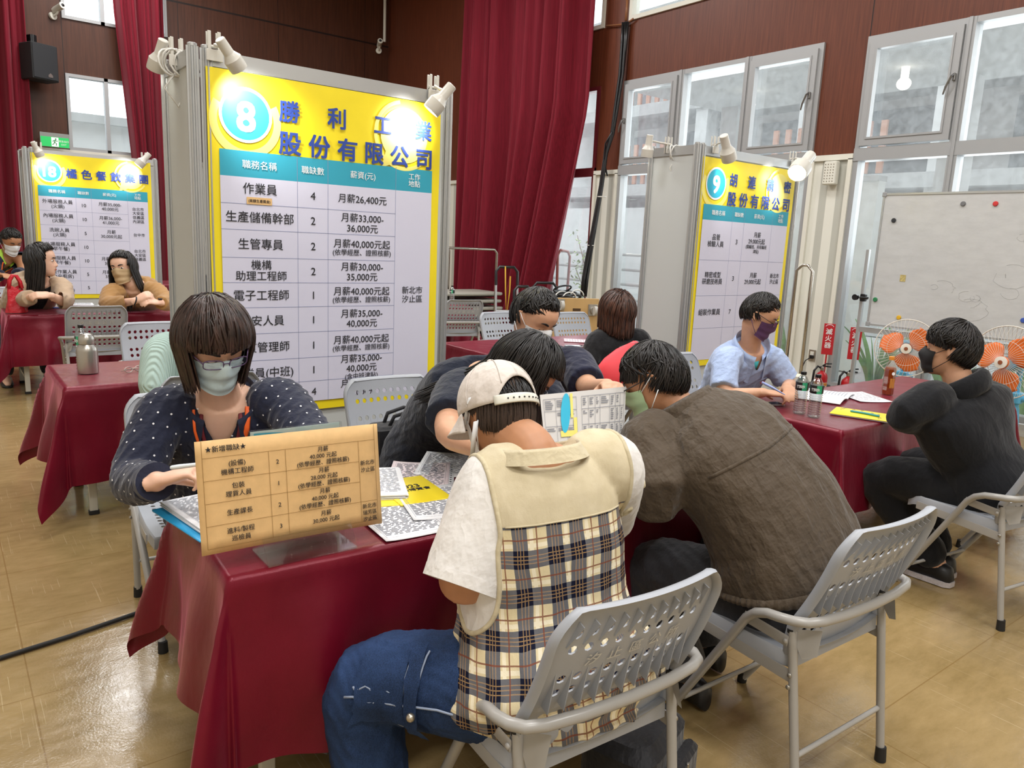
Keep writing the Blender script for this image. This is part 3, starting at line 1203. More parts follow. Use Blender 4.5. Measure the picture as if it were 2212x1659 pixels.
def cloth(x0, y0, x1, y1, rz, label, seed, over=(.5, .5, .5, .5), bulge=.22, step=.024):
    """over = left, right, near, far overhang"""
    w, d = x1-x0, y1-y0
    rg = np.random.default_rng(seed)
    ph = rg.uniform(0, 6.28, 12)
    oL, oR, oN, oF = over
    nu, nv = int((w+oL+oR)/step), int((d+oN+oF)/step)
    us = np.linspace(-oL, w+oR, nu+1)
    vs = np.linspace(-oN, d+oF, nv+1)
    for arr, c in ((us, (0, w)), (vs, (0, d))):
        for q in c:
            arr[np.argmin(abs(arr-q))] = q

    def alpha(s, L, k):
        e = min(1, max(0, min(s, L-s)/.25))
        f = .55*math.sin(7.1*s+ph[k])+.5*math.sin(13.3*s+ph[k+1])+.35*math.sin(24*s+ph[k+2])
        return .09+e*.115*f

    zt = TZ+.004

    def fn(u, v):
        x, y = us[int(round(u*nu))], vs[int(round(v*nv))]
        a = -x if x < 0 else (x-w if x > w else 0)
        b = -y if y < 0 else (y-d if y > d else 0)
        sx, sy = (-1 if x < 0 else 1), (-1 if y < 0 else 1)
        cx, cy = min(max(x, 0), w), min(max(y, 0), d)
        wob = .0018*math.sin(31*x+9*y+ph[5])*math.sin(23*y+ph[6])
        if a == 0 and b == 0:
            return (x, y, zt+.5*wob)
        r = math.hypot(a, b)
        kx, ky = (0 if x < 0 else 3), (6 if y < 0 else 9)
        if b == 0:
            al = alpha(cy, d, kx)
            dx, dy = sx, 0
        elif a == 0:
            al = alpha(cx, w, ky)
            dx, dy = 0, sy
        else:
            p = math.atan2(b, a)
            al = .09+bulge*math.sin(2*p)**1.0*(1+.25*math.sin(6*p+ph[7]))-.10*math.sin(4*p)**2
            dx, dy = sx*math.cos(p), sy*math.sin(p)
        rim = min(r, .02)
        h = r-.4*rim
        o = rim*.45+h*math.sin(al)*min(1, r/.12)+.004*math.sin(r*17+ph[8]+cx*5+cy*7)*min(1, r/.2)
        z = zt-h*math.cos(al)
        if z < .012:
            o += (.012-z)*.6
            z = .012+.002*math.sin(20*(a+b))
        return (cx+dx*o, cy+dy*o, z+wob*.3)
    g = G().grid(fn, nu, nv, -.0025)
    return solo('tablecloth', g, M_satin, label, 'tablecloth', (x0, y0, 0), rz, 'burgundy satin tablecloths', 180)


TB = dict(
    T1=(.50, 1.735, 2.36, 2.37, R(-3.0), 'front table with the standing kraft notice', (.42, .34, .50, .44)),
    T2=(3.42, 1.82, 5.50, 2.53, 0, 'table with two clear water bottles beside the man in black', (.38, .5, .44, .42)),
    T3=(.47, 4.33, 2.45, 5.06, 0, 'table with the steel flask behind the dotted-blouse woman', (.46, .5, .52, .5)),
    T4=(.47, 7.86, 2.55, 8.62, 0, 'table of the two long-haired women', (.5, .5, .46, .45)),
    T5=(3.22, 4.44, 5.2, 5.15, 0, 'table in front of the woman in the black tee', (.45, .5, .42, .45)),
    T6=(3.6, 7.95, 5.42, 8.6, 0, 'far table beside the stacked grey tables', (.5, .5, .5, .45)))
CLOTHN = dict(T1='burgundy satin cloth on the front table with the kraft notice', T2='burgundy satin cloth under the two clear water bottles and yellow booklet',
              T3='burgundy satin cloth on the table with the steel flask', T4='burgundy satin cloth on the table with the red carrier bag',
              T5='burgundy satin cloth on the table before the woman in the black tee', T6='burgundy satin cloth on the far table by the stacked grey tables')
for k, (a, b, c, d, rz, lb, ov) in TB.items():
    table(a, b, c, d, rz, lb)
    cloth(a, b, c, d, rz, CLOTHN[k], ord(k[1])*3, ov)
table(-2.1, 10.2, .3, 10.9, 0, 'farthest left table by the masked man')
cloth(-2.1, 10.2, .3, 10.9, 0, 'burgundy satin cloth on the farthest left table by the masked man', 5, (.4, .4, .5, .4), step=.05)
table(2.35, 11.9, 4.2, 12.6, 0, 'table behind the far booth with badge 18')
cloth(2.35, 11.9, 4.2, 12.6, 0, 'burgundy satin cloth showing past the far booth, behind the caramel sweater', 9, (.4, .4, .5, .4), step=.05)

# ================================================================== CHAIRS
M_plas = mat('grey_moulded_plastic', '#a2a6ad', .42, bump=.05, bs=300)
M_tube = mat('greige_painted_steel', '#a4a29e', .3, spec=.6)
M_riv = mat('bare_rivet', '#9b978e', .3, .7)


def perf(g, fn, nu, nv, hole, th, rad=.3):
    """plate fn(u,v) with a round hole in each cell for which hole(i,j)"""
    oct_ = [(-.5, -.5), (0, -.5), (.5, -.5), (.5, 0), (.5, .5), (0, .5), (-.5, .5), (-.5, 0)]
    vid, V = {}, []

    def pos(u, v, side):
        p = A(fn(u, v))
        e = .01
        n = nrm(np.cross(A(fn(u+e, v))-A(fn(u-e, v)), A(fn(u, v+e))-A(fn(u, v-e))))
        return p-n*th*side

    def vert(u, v, side):
        k = (round(u, 5), round(v, 5), side)
        if k not in vid:
            vid[k] = len(V)
            V.append(pos(u, v, side))
        return vid[k]
    F = []
    for i in range(nu):
        for j in range(nv):
            cu, cv = (i+.5)/nu, (j+.5)/nv
            B = [[vert(cu+a/nu, cv+b/nv, s) for a, b in oct_] for s in (0, 1)]
            if hole(i, j):
                H = [[vert(cu+rad*math.cos(R(-135+45*k))/nu, cv+rad*math.sin(R(-135+45*k))/nv, s) for k in range(8)] for s in (0, 1)]
                for k in range(8):
                    k2 = (k+1) % 8
                    F.append((B[0][k], B[0][k2], H[0][k2], H[0][k]))
                    F.append((B[1][k2], B[1][k], H[1][k], H[1][k2]))
                    F.append((H[0][k], H[0][k2], H[1][k2], H[1][k]))
            else:
                F.append(tuple(B[0]))
                F.append(tuple(B[1][::-1]))
    e = []
    for s in (0, 1):
        r = []
        for i in range(2*nu):
            r.append(vert(i/(2*nu), 0, s))
        for j in range(2*nv):
            r.append(vert(1, j/(2*nv), s))
        for i in range(2*nu, 0, -1):
            r.append(vert(i/(2*nu), 1, s))
        for j in range(2*nv, 0, -1):
            r.append(vert(0, j/(2*nv), s))
        e.append(r)
    n = len(e[0])
    for k in range(n):
        k2 = (k+1) % n
        F.append((e[0][k2], e[0][k], e[1][k], e[1][k2]))
    g.add(V, F)
    return g


def back_fn(u, v):
    k = 1-.20*max(0, (v-.78)/.22)**2.5-.06*max(0, (.12-v)/.12)
    x = (u-.5)*.43*k
    z = .445+.388*v
    y = -.200-.388*max(v-.22, 0)*.45+.022*(2*u-1)**2-.018*math.sin(3.14*v)
    return (x, y, z)


def seat_fn(u, v):
    k = 1-.08*abs(2*v-1)**6
    return ((u-.5)*.425*k, -.20+.42*v, .445-.012*math.sin(3.14*u)*math.sin(3.14*v)-.02*max(0, (v-.85)/.15)**2+.004)


def make_chair(label, group='grey perforated folding chairs'):
    t = thing('folding_chair', label, 'chair', (0, 0, 0), 0, group)
    g = G()
    perf(g, seat_fn, 13, 12, lambda i, j: 1 <= i <= 11 and 1 <= j <= 10 and i != 6, .004, .27)
    # turned-down skirt round the seat
    out = [seat_fn(i/20, 0) for i in range(20)]+[seat_fn(1, i/20) for i in range(20)]+[seat_fn(1-i/20, 1) for i in range(20)]+[seat_fn(0, 1-i/20) for i in range(20)]
    n = len(out)
    V = []
    for dz, sc in ((.002, 1.0), (-.004, 1.02), (-.042, 1.025), (-.042, .99), (-.006, .985)):
        V += [((p[0])*sc, (p[1]-.01)*sc+.01, p[2]+dz) for p in out]
    F = []
    for q in range(4):
        for i in range(n):
            j = (i+1) % n
            F.append((q*n+j, q*n+i, (q+1)*n+i, (q+1)*n+j))
    g.add(V, F)
    part('seat', g, M_plas, t, 40)
    g = G()
    rows = {8, 7, 5, 4, 2, 1}
    perf(g, lambda u, v: back_fn(u, v), 12, 10, lambda i, j: 1 <= i <= 10 and j in rows, -.004, .29)
    rim = [back_fn(i/24, 0) for i in range(24)]+[back_fn(1, i/24) for i in range(24)]+[back_fn(1-i/24, 1) for i in range(24)]+[back_fn(0, 1-i/24) for i in range(24)]
    rim = [(p[0]*1.012, p[1]-.010, p[2]) for p in rim]
    g.tube(rim, 1.0, 8, closed=True, flat=(.006, .015, (0, -1, .3)))
    # stiffening fins on the rear face
    for i in range(1, 12):
        u = i/12
        for v0, v1 in ((.36, .60), (.78, .93)):
            a, b, c = A(back_fn(u, v0)), A(back_fn(u, (v0+v1)/2)), A(back_fn(u, v1))
            nn = A((0, -1, -.35))
            lo, hi = (.026, .004) if v0 < .5 else (.006, .02)
            q = [a, c, c+nn*hi, a+nn*lo]
            g.poly([p+A((-.0012, 0, 0)) for p in q], .0024, (1, 0, 0))
    a = [A(back_fn(i/16, .355))+A((0, -.002, 0)) for i in range(17)]
    g.tube(a, 1.0, 6, flat=(.0018, .022, (0, -.35, 1)))
    b = part('backrest', g, M_plas, t, 40)
    # worn white lettering across the rear
    g = G()
    for k, ch in enumerate('汐止區公所'):
        u = .5+(k-2)*.125
        p = A(back_fn(u, .66))
        p2 = A(back_fn(u-.02, .66))
        write(g, ch, 0, 0, .036, (p+A((0, -.0068, -.002)), nrm(p-p2), nrm((0, -.40, 1))), .012)
    part('lettering', g, mat('worn_white_paint', '#c9c9c6', .7), b, 0)
    for s in (-1, 1):
        g = G().tube([(s*.214, -.20, .52), (s*.208, -.272, .012)], .0125, 12)
        l = part('leg', g, M_tube, t)
        part('rubber_foot', G().cyl((s*.208, -.271, .045), (s*.2075, -.274, 0), .0155, .017, 12), M_rub, l)
        part('cap', G().cyl((s*.214, -.199, .515), (s*.214, -.1985, .525), .0128, n=12), M_rub, l)
        g = G()
        for z in (.40, .365):
            g.ell((s*.227, -.216, z), (.005, .007, .007))
        part('rivet', g, M_riv, l)
        part('link', G().tube([(s*.229, -.055, .502), (s*.229, -.20, .492)], 1.0, 8, flat=(.0025, .016, (0, 0, 1))).ell((s*.233, -.06, .502), (.005, .007, .007)).ell((s*.233, -.195, .492), (.005, .007, .007)), M_tube, t)
        g = G().poly([(s*.21, -.20, .50), (s*.21, -.235, .455), (s*.19, -.265, .47), (s*.175, -.262, .535), (s*.205, -.21, .525)], .004, (0, -.3, -.9))
        part('bracket', g, M_tube, t)
        part('side_rail', G().tube([(s*.217, .17, .408), (s*.217, -.21, .392)], 1.0, 6, flat=(.003, .020, (0, 0, 1))), M_tube, t)
        g = G().cyl((s*.19, .2395, .04), (s*.19, .243, 0), .0155, .017, 12)
        part('rubber_foot', g, M_rub, t)
    half = [(.19, .24, .015), (.228, -.035, .455), (.234, -.065, .503), (.242, -.10, .535), (.252, -.145, .556), (.258, -.19, .565), (.253, -.228, .570), (.235, -.258, .573), (.20, -.275, .575), (.12, -.288, .576), (.06, -.292, .577), (0, -.294, .577)]
    pts = half+[(-p[0], p[1], p[2]) for p in half[-2::-1]]
    part('bent_frame', G().tube(pts, .0135, 14), M_tube, t, 60)
    part('stretcher', G().cyl((.211, -.247, .165), (-.211, -.247, .165), .008, n=10), M_tube, t)
    part('stretcher', G().cyl((.196, .165, .118), (-.196, .165, .118), .008, n=10), M_tube, t)
    return t


CH = make_chair('folding chair turned towards the camera behind the front table, holding the black bag')
CH.scale = (1.07, 1.0, 1.03)
CH.location = (1.74, 2.97, 0)
CH.rotation_euler = (0, 0, R(178))
CHAIRS = [
    (1.14, 1.285, -3, 'nearest folding chair, under the man in the plaid vest'),
    (2.035, 1.215, -2, 'folding chair under the man in the brown jacket'),
    (3.80, 1.30, -9, 'folding chair under the man in the black hoodie'),
    (4.62, 1.36, 4, 'empty folding chair beyond the man in the black hoodie'),
    (.78, 3.0, 176, 'folding chair under the woman in the dotted blouse'),
    (1.07, 7.52, -2, 'folding chair with lettering on its back before the table with the red bag'),
    (1.24, 5.58, 181, 'folding chair facing the camera behind the table with the steel flask'),
    (4.42, 5.68, 182, 'folding chair facing the camera left of the seated navy tee man'),
    (5.18, 5.50, 176, 'folding chair facing the camera in front of the wooden dolly board'),
    (4.98, 7.65, -14, 'folding chair with its ribbed back to the camera by the far table'),
    (2.52, 3.02, 178, 'folding chair under the man in the navy tee'),
    (3.86, 3.82, -6, 'folding chair under the woman in the black tee with a red bag on it'),
    (3.90, 2.98, 180, 'folding chair under the man in the light blue shirt'),
    (.62, 9.05, 178, 'folding chair under the woman in the beige blazer'),
    (1.75, 9.12, 176, 'folding chair under the woman in the caramel sweater'),
    (1.02, 4.02, 0, 'folding chair under the person in the mint sweater'),
    (-.30, 11.2, 180, 'folding chair under the masked man at the far left'),
]
for (x, y, rz, lb) in CHAIRS:
    dup(CH, (x, y, 0), R(rz), lb)
# ================================================================== PEOPLE
M_skin = mat('skin_warm', '#d3a283', .5, var=.05, vs=30, sub=.12)
M_skin2 = mat('skin_tan', '#b98562', .5, var=.06, vs=30, sub=.12)
M_skinp = mat('skin_light', '#dfb49b', .5, var=.04, vs=30, sub=.12)


def hairmat(name, c, c2):
    t = NT(name)
    f = t.noise(t.coord('Object', (1, 1, .25)), 60, 3)
    t.l(t.ramp(f, [(.35, lin(c)), (.7, lin(c2))]), t.b.inputs['Base Color'])
    t.b.inputs['Roughness'].default_value = .38
    t.b.inputs['Specular IOR Level'].default_value = .45
    return t.m


M_hblack = hairmat('black_hair', '#0d0b0b', '#231e1c')
M_hbrown = hairmat('dark_brown_hair', '#1f1511', '#44302a')
M_hombre = hairmat('chestnut_hair', '#2a1a14', '#5d3a2b')
M_stub = mat('cropped_nape_hair', '#3d2e25', .8, var=.2, vs=200, bump=.3, bs=500)
M_shoe = mat('black_shoe_leather', '#17171a', .4)
M_lash = mat('dark_lash', '#1a1210', .6)
M_eyew = mat('eye_white', '#e9e6e2', .2)
M_iris = mat('dark_iris', '#1c120d', .1)


def fabric(name, c, r=.8, var=.06, bump=.25, bs=260, sheen=.2, st=(1, 1, 1), wr=.42):
    t = NT(name)
    k = lin(c)
    v = t.coord('Object', st)
    t.l(t.ramp(t.noise(v, 9, 4), [(.3, tuple(x*(1-var) for x in k[:3])+(1,)), (.7, tuple(min(1, x*(1+var)) for x in k[:3])+(1,))]), t.b.inputs['Base Color'])
    t.b.inputs['Roughness'].default_value = r
    t.b.inputs['Specular IOR Level'].default_value = .3
    t.b.inputs['Sheen Weight'].default_value = sheen
    a = t.noise(t.coord('Object', (1, 1, .38), (.5, .2, .6)), 17, 3, .5)
    b = t.noise(t.coord('Object', (.45, 1, 1), (.1, .6, .2)), 24, 3, .5)
    rid = t.math('MULTIPLY', t.math('ABSOLUTE', t.math('SUBTRACT', a, .5)), -2.2)
    t.bump(t.math('ADD', t.math('ADD', rid, b), t.math('MULTIPLY', t.noise(v, bs, 2), bump*.25)), wr, .016)
    return t.m


# head outline: t from chin (0) to vertex (1): half width, front, back
HP = A([(0.0, .012, .072, -.030), (.03, .030, .087, -.01), (.10, .046, .094, .0), (.2, .058, .092, -.035), (.28, .064, .091, -.06), (.38, .069, .090, -.082),
        (.5, .073, .086, -.095), (.6, .0755, .092, -.101), (.72, .077, .091, -.102), (.82, .073, .081, -.096), (.9, .062, .063, -.082), (.96, .042, .04, -.057), (1.0, .006, .0, -.02)])
HH = .238


def hp(t):
    return [np.interp(t, HP[:, 0], HP[:, k]) for k in (1, 2, 3)]


def head_mat(look, roll=0.0):
    f = nrm(look)
    up = A((0, 0, 1))
    r = nrm(np.cross(f, up))
    u = np.cross(r, f)
    c, s = math.cos(R(roll)), math.sin(R(roll))
    r, u = r*c+u*s, u*c-r*s
    return np.stack([r, f, u], axis=1)


def head_geo(g, c, M, s, nose=1.0):
    rings = []
    for t in np.linspace(0, 1, 26):
        w, f, b = hp(t)
        z = (t-.5)*HH
        ring = []
        for k in range(36):
            a = 2*math.pi*k/36
            sx, cy = math.sin(a), math.cos(a)
            e = 2.3
            q = (abs(sx)**e+abs(cy)**e)**(-1/e)
            x = w*sx*q
            y = (f if cy > 0 else -b)*cy*q
            if cy > 0:
                for ex in (-.032, .032):      # eye sockets
                    y -= .010*math.exp(-((x-ex)/.016)**2-((z-.006)/.012)**2)
                y -= .004*math.exp(-(x/.03)**2-((z+.062)/.008)**2)
            ring.append(A(c)+M@(A((x, y, z))*s))
        rings.append(ring)
    g.loft(rings)
    # nose, lips, ears
    P = lambda x, y, z: A(c)+M@(A((x, y, z))*s)
    g.tube([P(0, .083, .012), P(0, .096, -.012), P(0, .104, -.03), P(0, .090, -.041)], [.007*s, .009*s, .0125*s, .010*s], 10, round_=True)
    for sx in (-1, 1):
        g.ell(P(sx*.011, .093, -.035), (.008*s, .009*s, .007*s), M)
        g.ell(P(sx*.078, -.008, -.002), (.009*s, .019*s, .031*s), M@np.array(Matrix.Rotation(R(12*sx), 3, 'Z')))
        g.tube([P(sx*.079, .004, .018), P(sx*.087, -.008, .031), P(sx*.090, -.025, .020), P(sx*.087, -.026, -.005), P(sx*.081, -.012, -.028)], [.004*s, .005*s, .005*s, .0045*s, .006*s], 8, round_=True)
    g.ell(P(0, .091, -.056), (.022*s, .009*s, .0055*s), M)
    g.ell(P(0, .090, -.066), (.019*s, .009*s, .006*s), M)


def hand_geo(g, w, d, up, side, s=1.0, curl=.5, thumb=.5, spread=.06):
    """hand from wrist w along d, back of the hand towards up, thumb on the +side of cross(d,up)*side"""
    w, d = A(w), nrm(d)
    up = nrm(A(up)-d*np.dot(up, d))
    lat = np.cross(d, up)*side
    rings = []
    for k, (x, ww, th) in enumerate(((-.03, .026, .021), (0, .027, .019), (.03, .037, .018), (.06, .042, .016), (.088, .041, .013), (.098, .036, .009))):
        c = w+d*x*s
        rings.append([c+(lat*ww*math.cos(a)+up*th*math.sin(a))*s for a in np.linspace(0, 2*math.pi, 17)[:-1]])
    g.loft(rings)
    for i, (o, L, r) in enumerate(((.031, .070, .0088), (.0105, .080, .0090), (-.0105, .074, .0086), (-.030, .058, .0076))):
        p = w+d*.086*s+lat*o*s
        c = curl[i] if isinstance(curl, (list, tuple)) else curl
        a = .15+c*.55
        pts, rad = [p-d*.02*s], [r*s]
        q = p
        dirn = nrm(d+lat*(o*spread/.03*1.0))
        side_ax = lat
        for sg, fr in enumerate((.45, .31, .24)):
            dd = dirn*math.cos(a)-up*math.sin(a)
            pts.append(q)
            rad.append(r*s*(1.04-.07*sg))
            q = q+dd*L*fr*s
            a += c*(1.0 if sg == 0 else .75)
        pts.append(q)
        rad.append(r*s*.78)
        g.tube(pts, rad, 10, round_=True)
    b = w+d*.018*s+lat*.026*s-up*.006*s
    t1 = nrm(d*.62+lat*(.75-.35*thumb)-up*(.25+.35*thumb))
    t2 = nrm(d*.85+lat*(.25-.5*thumb)-up*(.25+.3*thumb))
    g.tube([b-d*.012*s, b+t1*.02*s, b+t1*.046*s, b+t1*.046*s+t2*.03*s], [.013*s, .0125*s, .0105*s, .008*s], 10, round_=True)


def bez(a, b, c, t):
    return (1-t)**2*a+2*t*(1-t)*b+t*t*c


TS = A([(-.13, .10, .07), (-.08, .155, .105), (0, .178, .122), (.15, .172, .118), (.35, .15, .108), (.6, .163, .116), (.78, .172, .108), (.88, .150, .095), (.95, .098, .078), (1.0, .064, .062)])


def torso_geo(g, p, inf=0.0, t0=-.13, t1=1.0, wide=1.0, n=40, shape=None, ne=2.5):
    pv, nk = A(p['pv']), A(p['nk'])
    s = p['s']
    ss = nrm(p['sR']-p['sL'])
    ps = nrm(p.get('ps', ss))
    L = nrm(nk-pv)
    back = nrm(np.cross(ss, L))*1.0
    hw = np.linalg.norm(p['sR']-p['sL'])/2/(s*p.get('build', 1)*wide)
    ts = min(.93, max(.74, 1+float(np.dot((p['sR']+p['sL'])/2-nk, L))/np.linalg.norm(nk-pv)))
    WX = [-.13, -.08, 0, .15, .35, .58, ts-.04, ts+(1-ts)*.42, ts+(1-ts)*.75, 1.0]
    WY = [.10, .155, .178, .172, .152, max(.155, hw*.93), hw*1.06, hw*.80, max(.085, hw*.5), .064]
    mid = A(p['ctl']) if 'ctl' in p else (pv+nk)/2+p.get('bow', .05)*back
    rings = []
    for t in np.linspace(t0, t1, 26):
        c = bez(pv, mid, nk, t)
        d = nrm(bez(pv, mid, nk, t+.02)-bez(pv, mid, nk, t-.02))
        k = min(1, max(0, t))
        sd = nrm(ps*(1-k)+ss*k)
        sd = nrm(sd-d*np.dot(sd, d))
        fr = np.cross(d, sd)
        w = np.interp(t, WX, WY)*s*p.get('build', 1)*wide+inf
        h = np.interp(t, TS[:, 0], TS[:, 2])*s*p.get('build', 1)+inf
        if shape:
            w, h = shape(t, w, h)
        ring = []
        for i in range(n):
            a = 2*math.pi*i/n
            q = (abs(math.cos(a))**ne+abs(math.sin(a))**ne)**(-1/ne)
            ring.append(c+sd*w*math.cos(a)*q+fr*h*math.sin(a)*q)
        rings.append(ring)
    g.loft(rings)


def torso_band(p, ta, tb, inf, shape, gathers, amp):
    """gathered elastic band round the trunk"""
    gg = G()
    torso_geo(gg, p, inf, ta, tb, 1.0, 240, shape)
    V = A(gg.v)
    n = 240
    k = len(V)//n
    for i in range(k):
        c = V[i*n:(i+1)*n].mean(axis=0)
        e = math.sin(3.14*i/(k-1))
        for j in range(n):
            d = nrm(V[i*n+j]-c)
            V[i*n+j] += d*(amp*math.sin(j*6.283*gathers/n+1.3*math.sin(j*.11))+.010*e-.004)
    gg.v = [tuple(q-p['base']) for q in V]
    return gg


def torso_frame(p):
    """x to the person's right, y forward, z along the spine, origin at the neck base"""
    ss = nrm(p['sR']-p['sL'])
    z = nrm(A(p['nk'])-A(p['pv']))
    x = nrm(ss-z*np.dot(ss, z))
    y = np.cross(z, x)
    M = np.eye(4)
    M[:3, 0], M[:3, 1], M[:3, 2], M[:3, 3] = x, y, z, p['nk']
    return M


def seg(g, pts, rad, n=18):
    """limb through joints with rounded bends"""
    P = [A(q) for q in pts]
    out, rr = [P[0]], [rad[0]]
    for i in range(1, len(P)):
        m = 5
        for k in range(1, m+1):
            out.append(P[i-1]+(P[i]-P[i-1])*k/m)
            rr.append(rad[i-1]+(rad[i]-rad[i-1])*k/m)
    for _ in range(2):
        o2 = [A(q) for q in out]
        for i in range(1, len(out)-1):
            o2[i] = (out[i-1]+2*out[i]+out[i+1])/4
        out = o2
    g.tube(out, rr, n, round_=True)


def ridges(me, M, amp, freq, seed, stretch=(1, 1, .5), only=None):
    """soft cloth creases pushed along the normals"""
    rg = np.random.default_rng(seed)
    a, n = vcos(me), vnrm(me)
    Mi = np.linalg.inv(M)
    q = (a@Mi[:3, :3].T+Mi[:3, 3])*A(stretch)
    wob = np.zeros(len(a))
    for i in range(4):
        k = rg.normal(size=3)
        wob += np.sin(q@(k*freq*.8)+rg.uniform(0, 6.3))*.8
    d = np.zeros(len(a))
    for i in range(6):
        k = rg.normal(size=3)
        k = k/np.linalg.norm(k)*freq*3.2*rg.uniform(.6, 1.9)
        sgn = np.sin(q@k+wob+rg.uniform(0, 6.3))
        d += (1-np.abs(sgn)*1.6)*rg.uniform(.3, 1)/(1+.4*i)
    d = d/3.0*amp
    if only is not None:
        d = d*only(q/A(stretch))
    setcos(me, a+n*d[:, None])


def place(name, me, mats, root, base, frame=None, smooth=180):
    a = vcos(me)
    if frame is not None:
        Mi = np.linalg.inv(frame)
        setcos(me, a@Mi[:3, :3].T+Mi[:3, 3])
    else:
        setcos(me, a-A(base))
    o = link(name, me, mats, root, smooth)
    if frame is not None:
        F = np.array(frame)
        F[:3, 3] -= A(base)
        o.matrix_local = Matrix(F.tolist())
    return o


def cut(me, keep):
    """drop the vertices for which keep(xyz array) is False"""
    import bmesh
    k = keep(vcos(me))
    bm = bmesh.new()
    bm.from_mesh(me)
    bm.verts.ensure_lookup_table()
    bmesh.ops.delete(bm, geom=[bm.verts[i] for i in np.nonzero(~k)[0]], context='VERTS')
    nb = {}
    for e in bm.edges:
        if e.is_boundary:
            a, b = e.verts
            nb.setdefault(a, []).append(b)
            nb.setdefault(b, []).append(a)
    for _ in range(14):
        new = {v: (v.co*2+sum((o.co for o in l), Vector()))/(2+len(l)) for v, l in nb.items()}
        for v, c in new.items():
            v.co = c
    bm.to_mesh(me)
    bm.free()
    return me


def hair_geo(p, cutoff, n, base=.004, layer=.010, fall=None, length=None, jit=.08, w=.010, seed=1, shell=True, crown=(0, -.38, .92), start=(2, 55), rmul=(1, 1, 1), fade=0.0, stepn=16):
    """locks laid over the skull from the crown; cutoff(phi) gives where they leave it (degrees, phi 0 = front)"""
    rg = np.random.default_rng(seed)
    n, w = int(n*2.1), w*.55
    c, M, s = A(p['hd']), p['HM'], p['hs']
    K = nrm(crown)
    e1 = nrm(A((0, 1, 0))-K*K[1])
    e2 = np.cross(e1, K)
    C0 = A((0, -.006, .010))
    RR = A((.082, .103, .114))*A(rmul)

    def scalp(th, ph, off):
        d = K*math.cos(th)+(e1*math.cos(ph)+e2*math.sin(ph))*math.sin(th)
        r = 1/math.sqrt(sum((d/RR)**2))
        return c+M@((C0+d*(r+off))*s)
    g = G()
    if shell:
        nu = 40
        rings = []
        for j in range(14):
            rings.append([scalp(max(.02, R(cutoff(360*i/nu-180)-4)*j/13), R(360*i/nu-180), base) for i in range(nu)])
        g.loft(rings)
    for k in range(n):
        ph = rg.uniform(-180, 180)
        tc = R(cutoff(ph)*rg.uniform(.93, 1.03))
        t0 = R(rg.uniform(*start))
        if t0 > tc*.8:
            t0 = tc*.5
        off = base+rg.uniform(0, layer)
        dph = rg.normal()*jit
        pts = []
        for i in range(9):
            u = i/8
            pts.append(scalp(t0+(tc-t0)*u, R(ph)+dph*u, base*(1-.5*fade*u)+(off-base)*(1-fade*u)+.003*math.sin(3.1*u)))
        L = length(ph)*s*rg.uniform(.86, 1.04) if length else 0
        if L > 0:
            dirn = nrm(pts[-1]-pts[-2])
            fv = A(fall(ph) if fall else (0, 0, -1))
            q = pts[-1]
            m = stepn
            sway = rg.normal(size=3)*.006
            for i in range(m):
                dirn = nrm(dirn*.72+fv*.5+sway)
                q = q+dirn*L/m
                pts.append(q)
        N = len(pts)
        ww = w*s*rg.uniform(.7, 1.25)
        rad = [ww*(1.0-.15*(i/N))*(1 if i < N-3 else (.75, .5, .12)[i-N+3]) for i in range(N)]
        rad[0] *= .4
        mid = pts[len(pts)//2]
        g.tube(pts, rad, 4, flat=(1, .34, mid-(c+M@(C0*s))))
    return g


def mask_geo(p, g, lo=-.118, hi=.004, wrap=72, pleat=.0022, puff=.0):
    c, M, s = A(p['hd']), p['HM'], p['hs']

    def fn(u, v):
        z = hi+(lo-hi)*v
        a = R(-wrap+2*wrap*u)
        t = min(.62, max(.03, z/HH+.5))
        w, f, b = hp(t)
        f = max(f, .083)+.007+puff*math.sin(3.14*v)
        w = max(w, .056)+.006
        nose = .020*math.exp(-(a/.34)**2)*math.exp(-((z+.028)/.030)**2)
        hi_edge = .010*math.cos(a*1.2)
        x = w*math.sin(a)*1.02
        y = (f)*math.cos(a)**.85+nose+pleat*math.sin(v*19)*math.cos(a)
        zz = z+hi_edge*(1-v)*math.exp(-(a/.4)**2)-.012*abs(math.sin(a))*(1-v)+.02*abs(math.sin(a))**2*v
        return A(c)+M@(A((x, y, zz))*s)
    g.grid(fn, 26, 22, -.0018)
    return fn


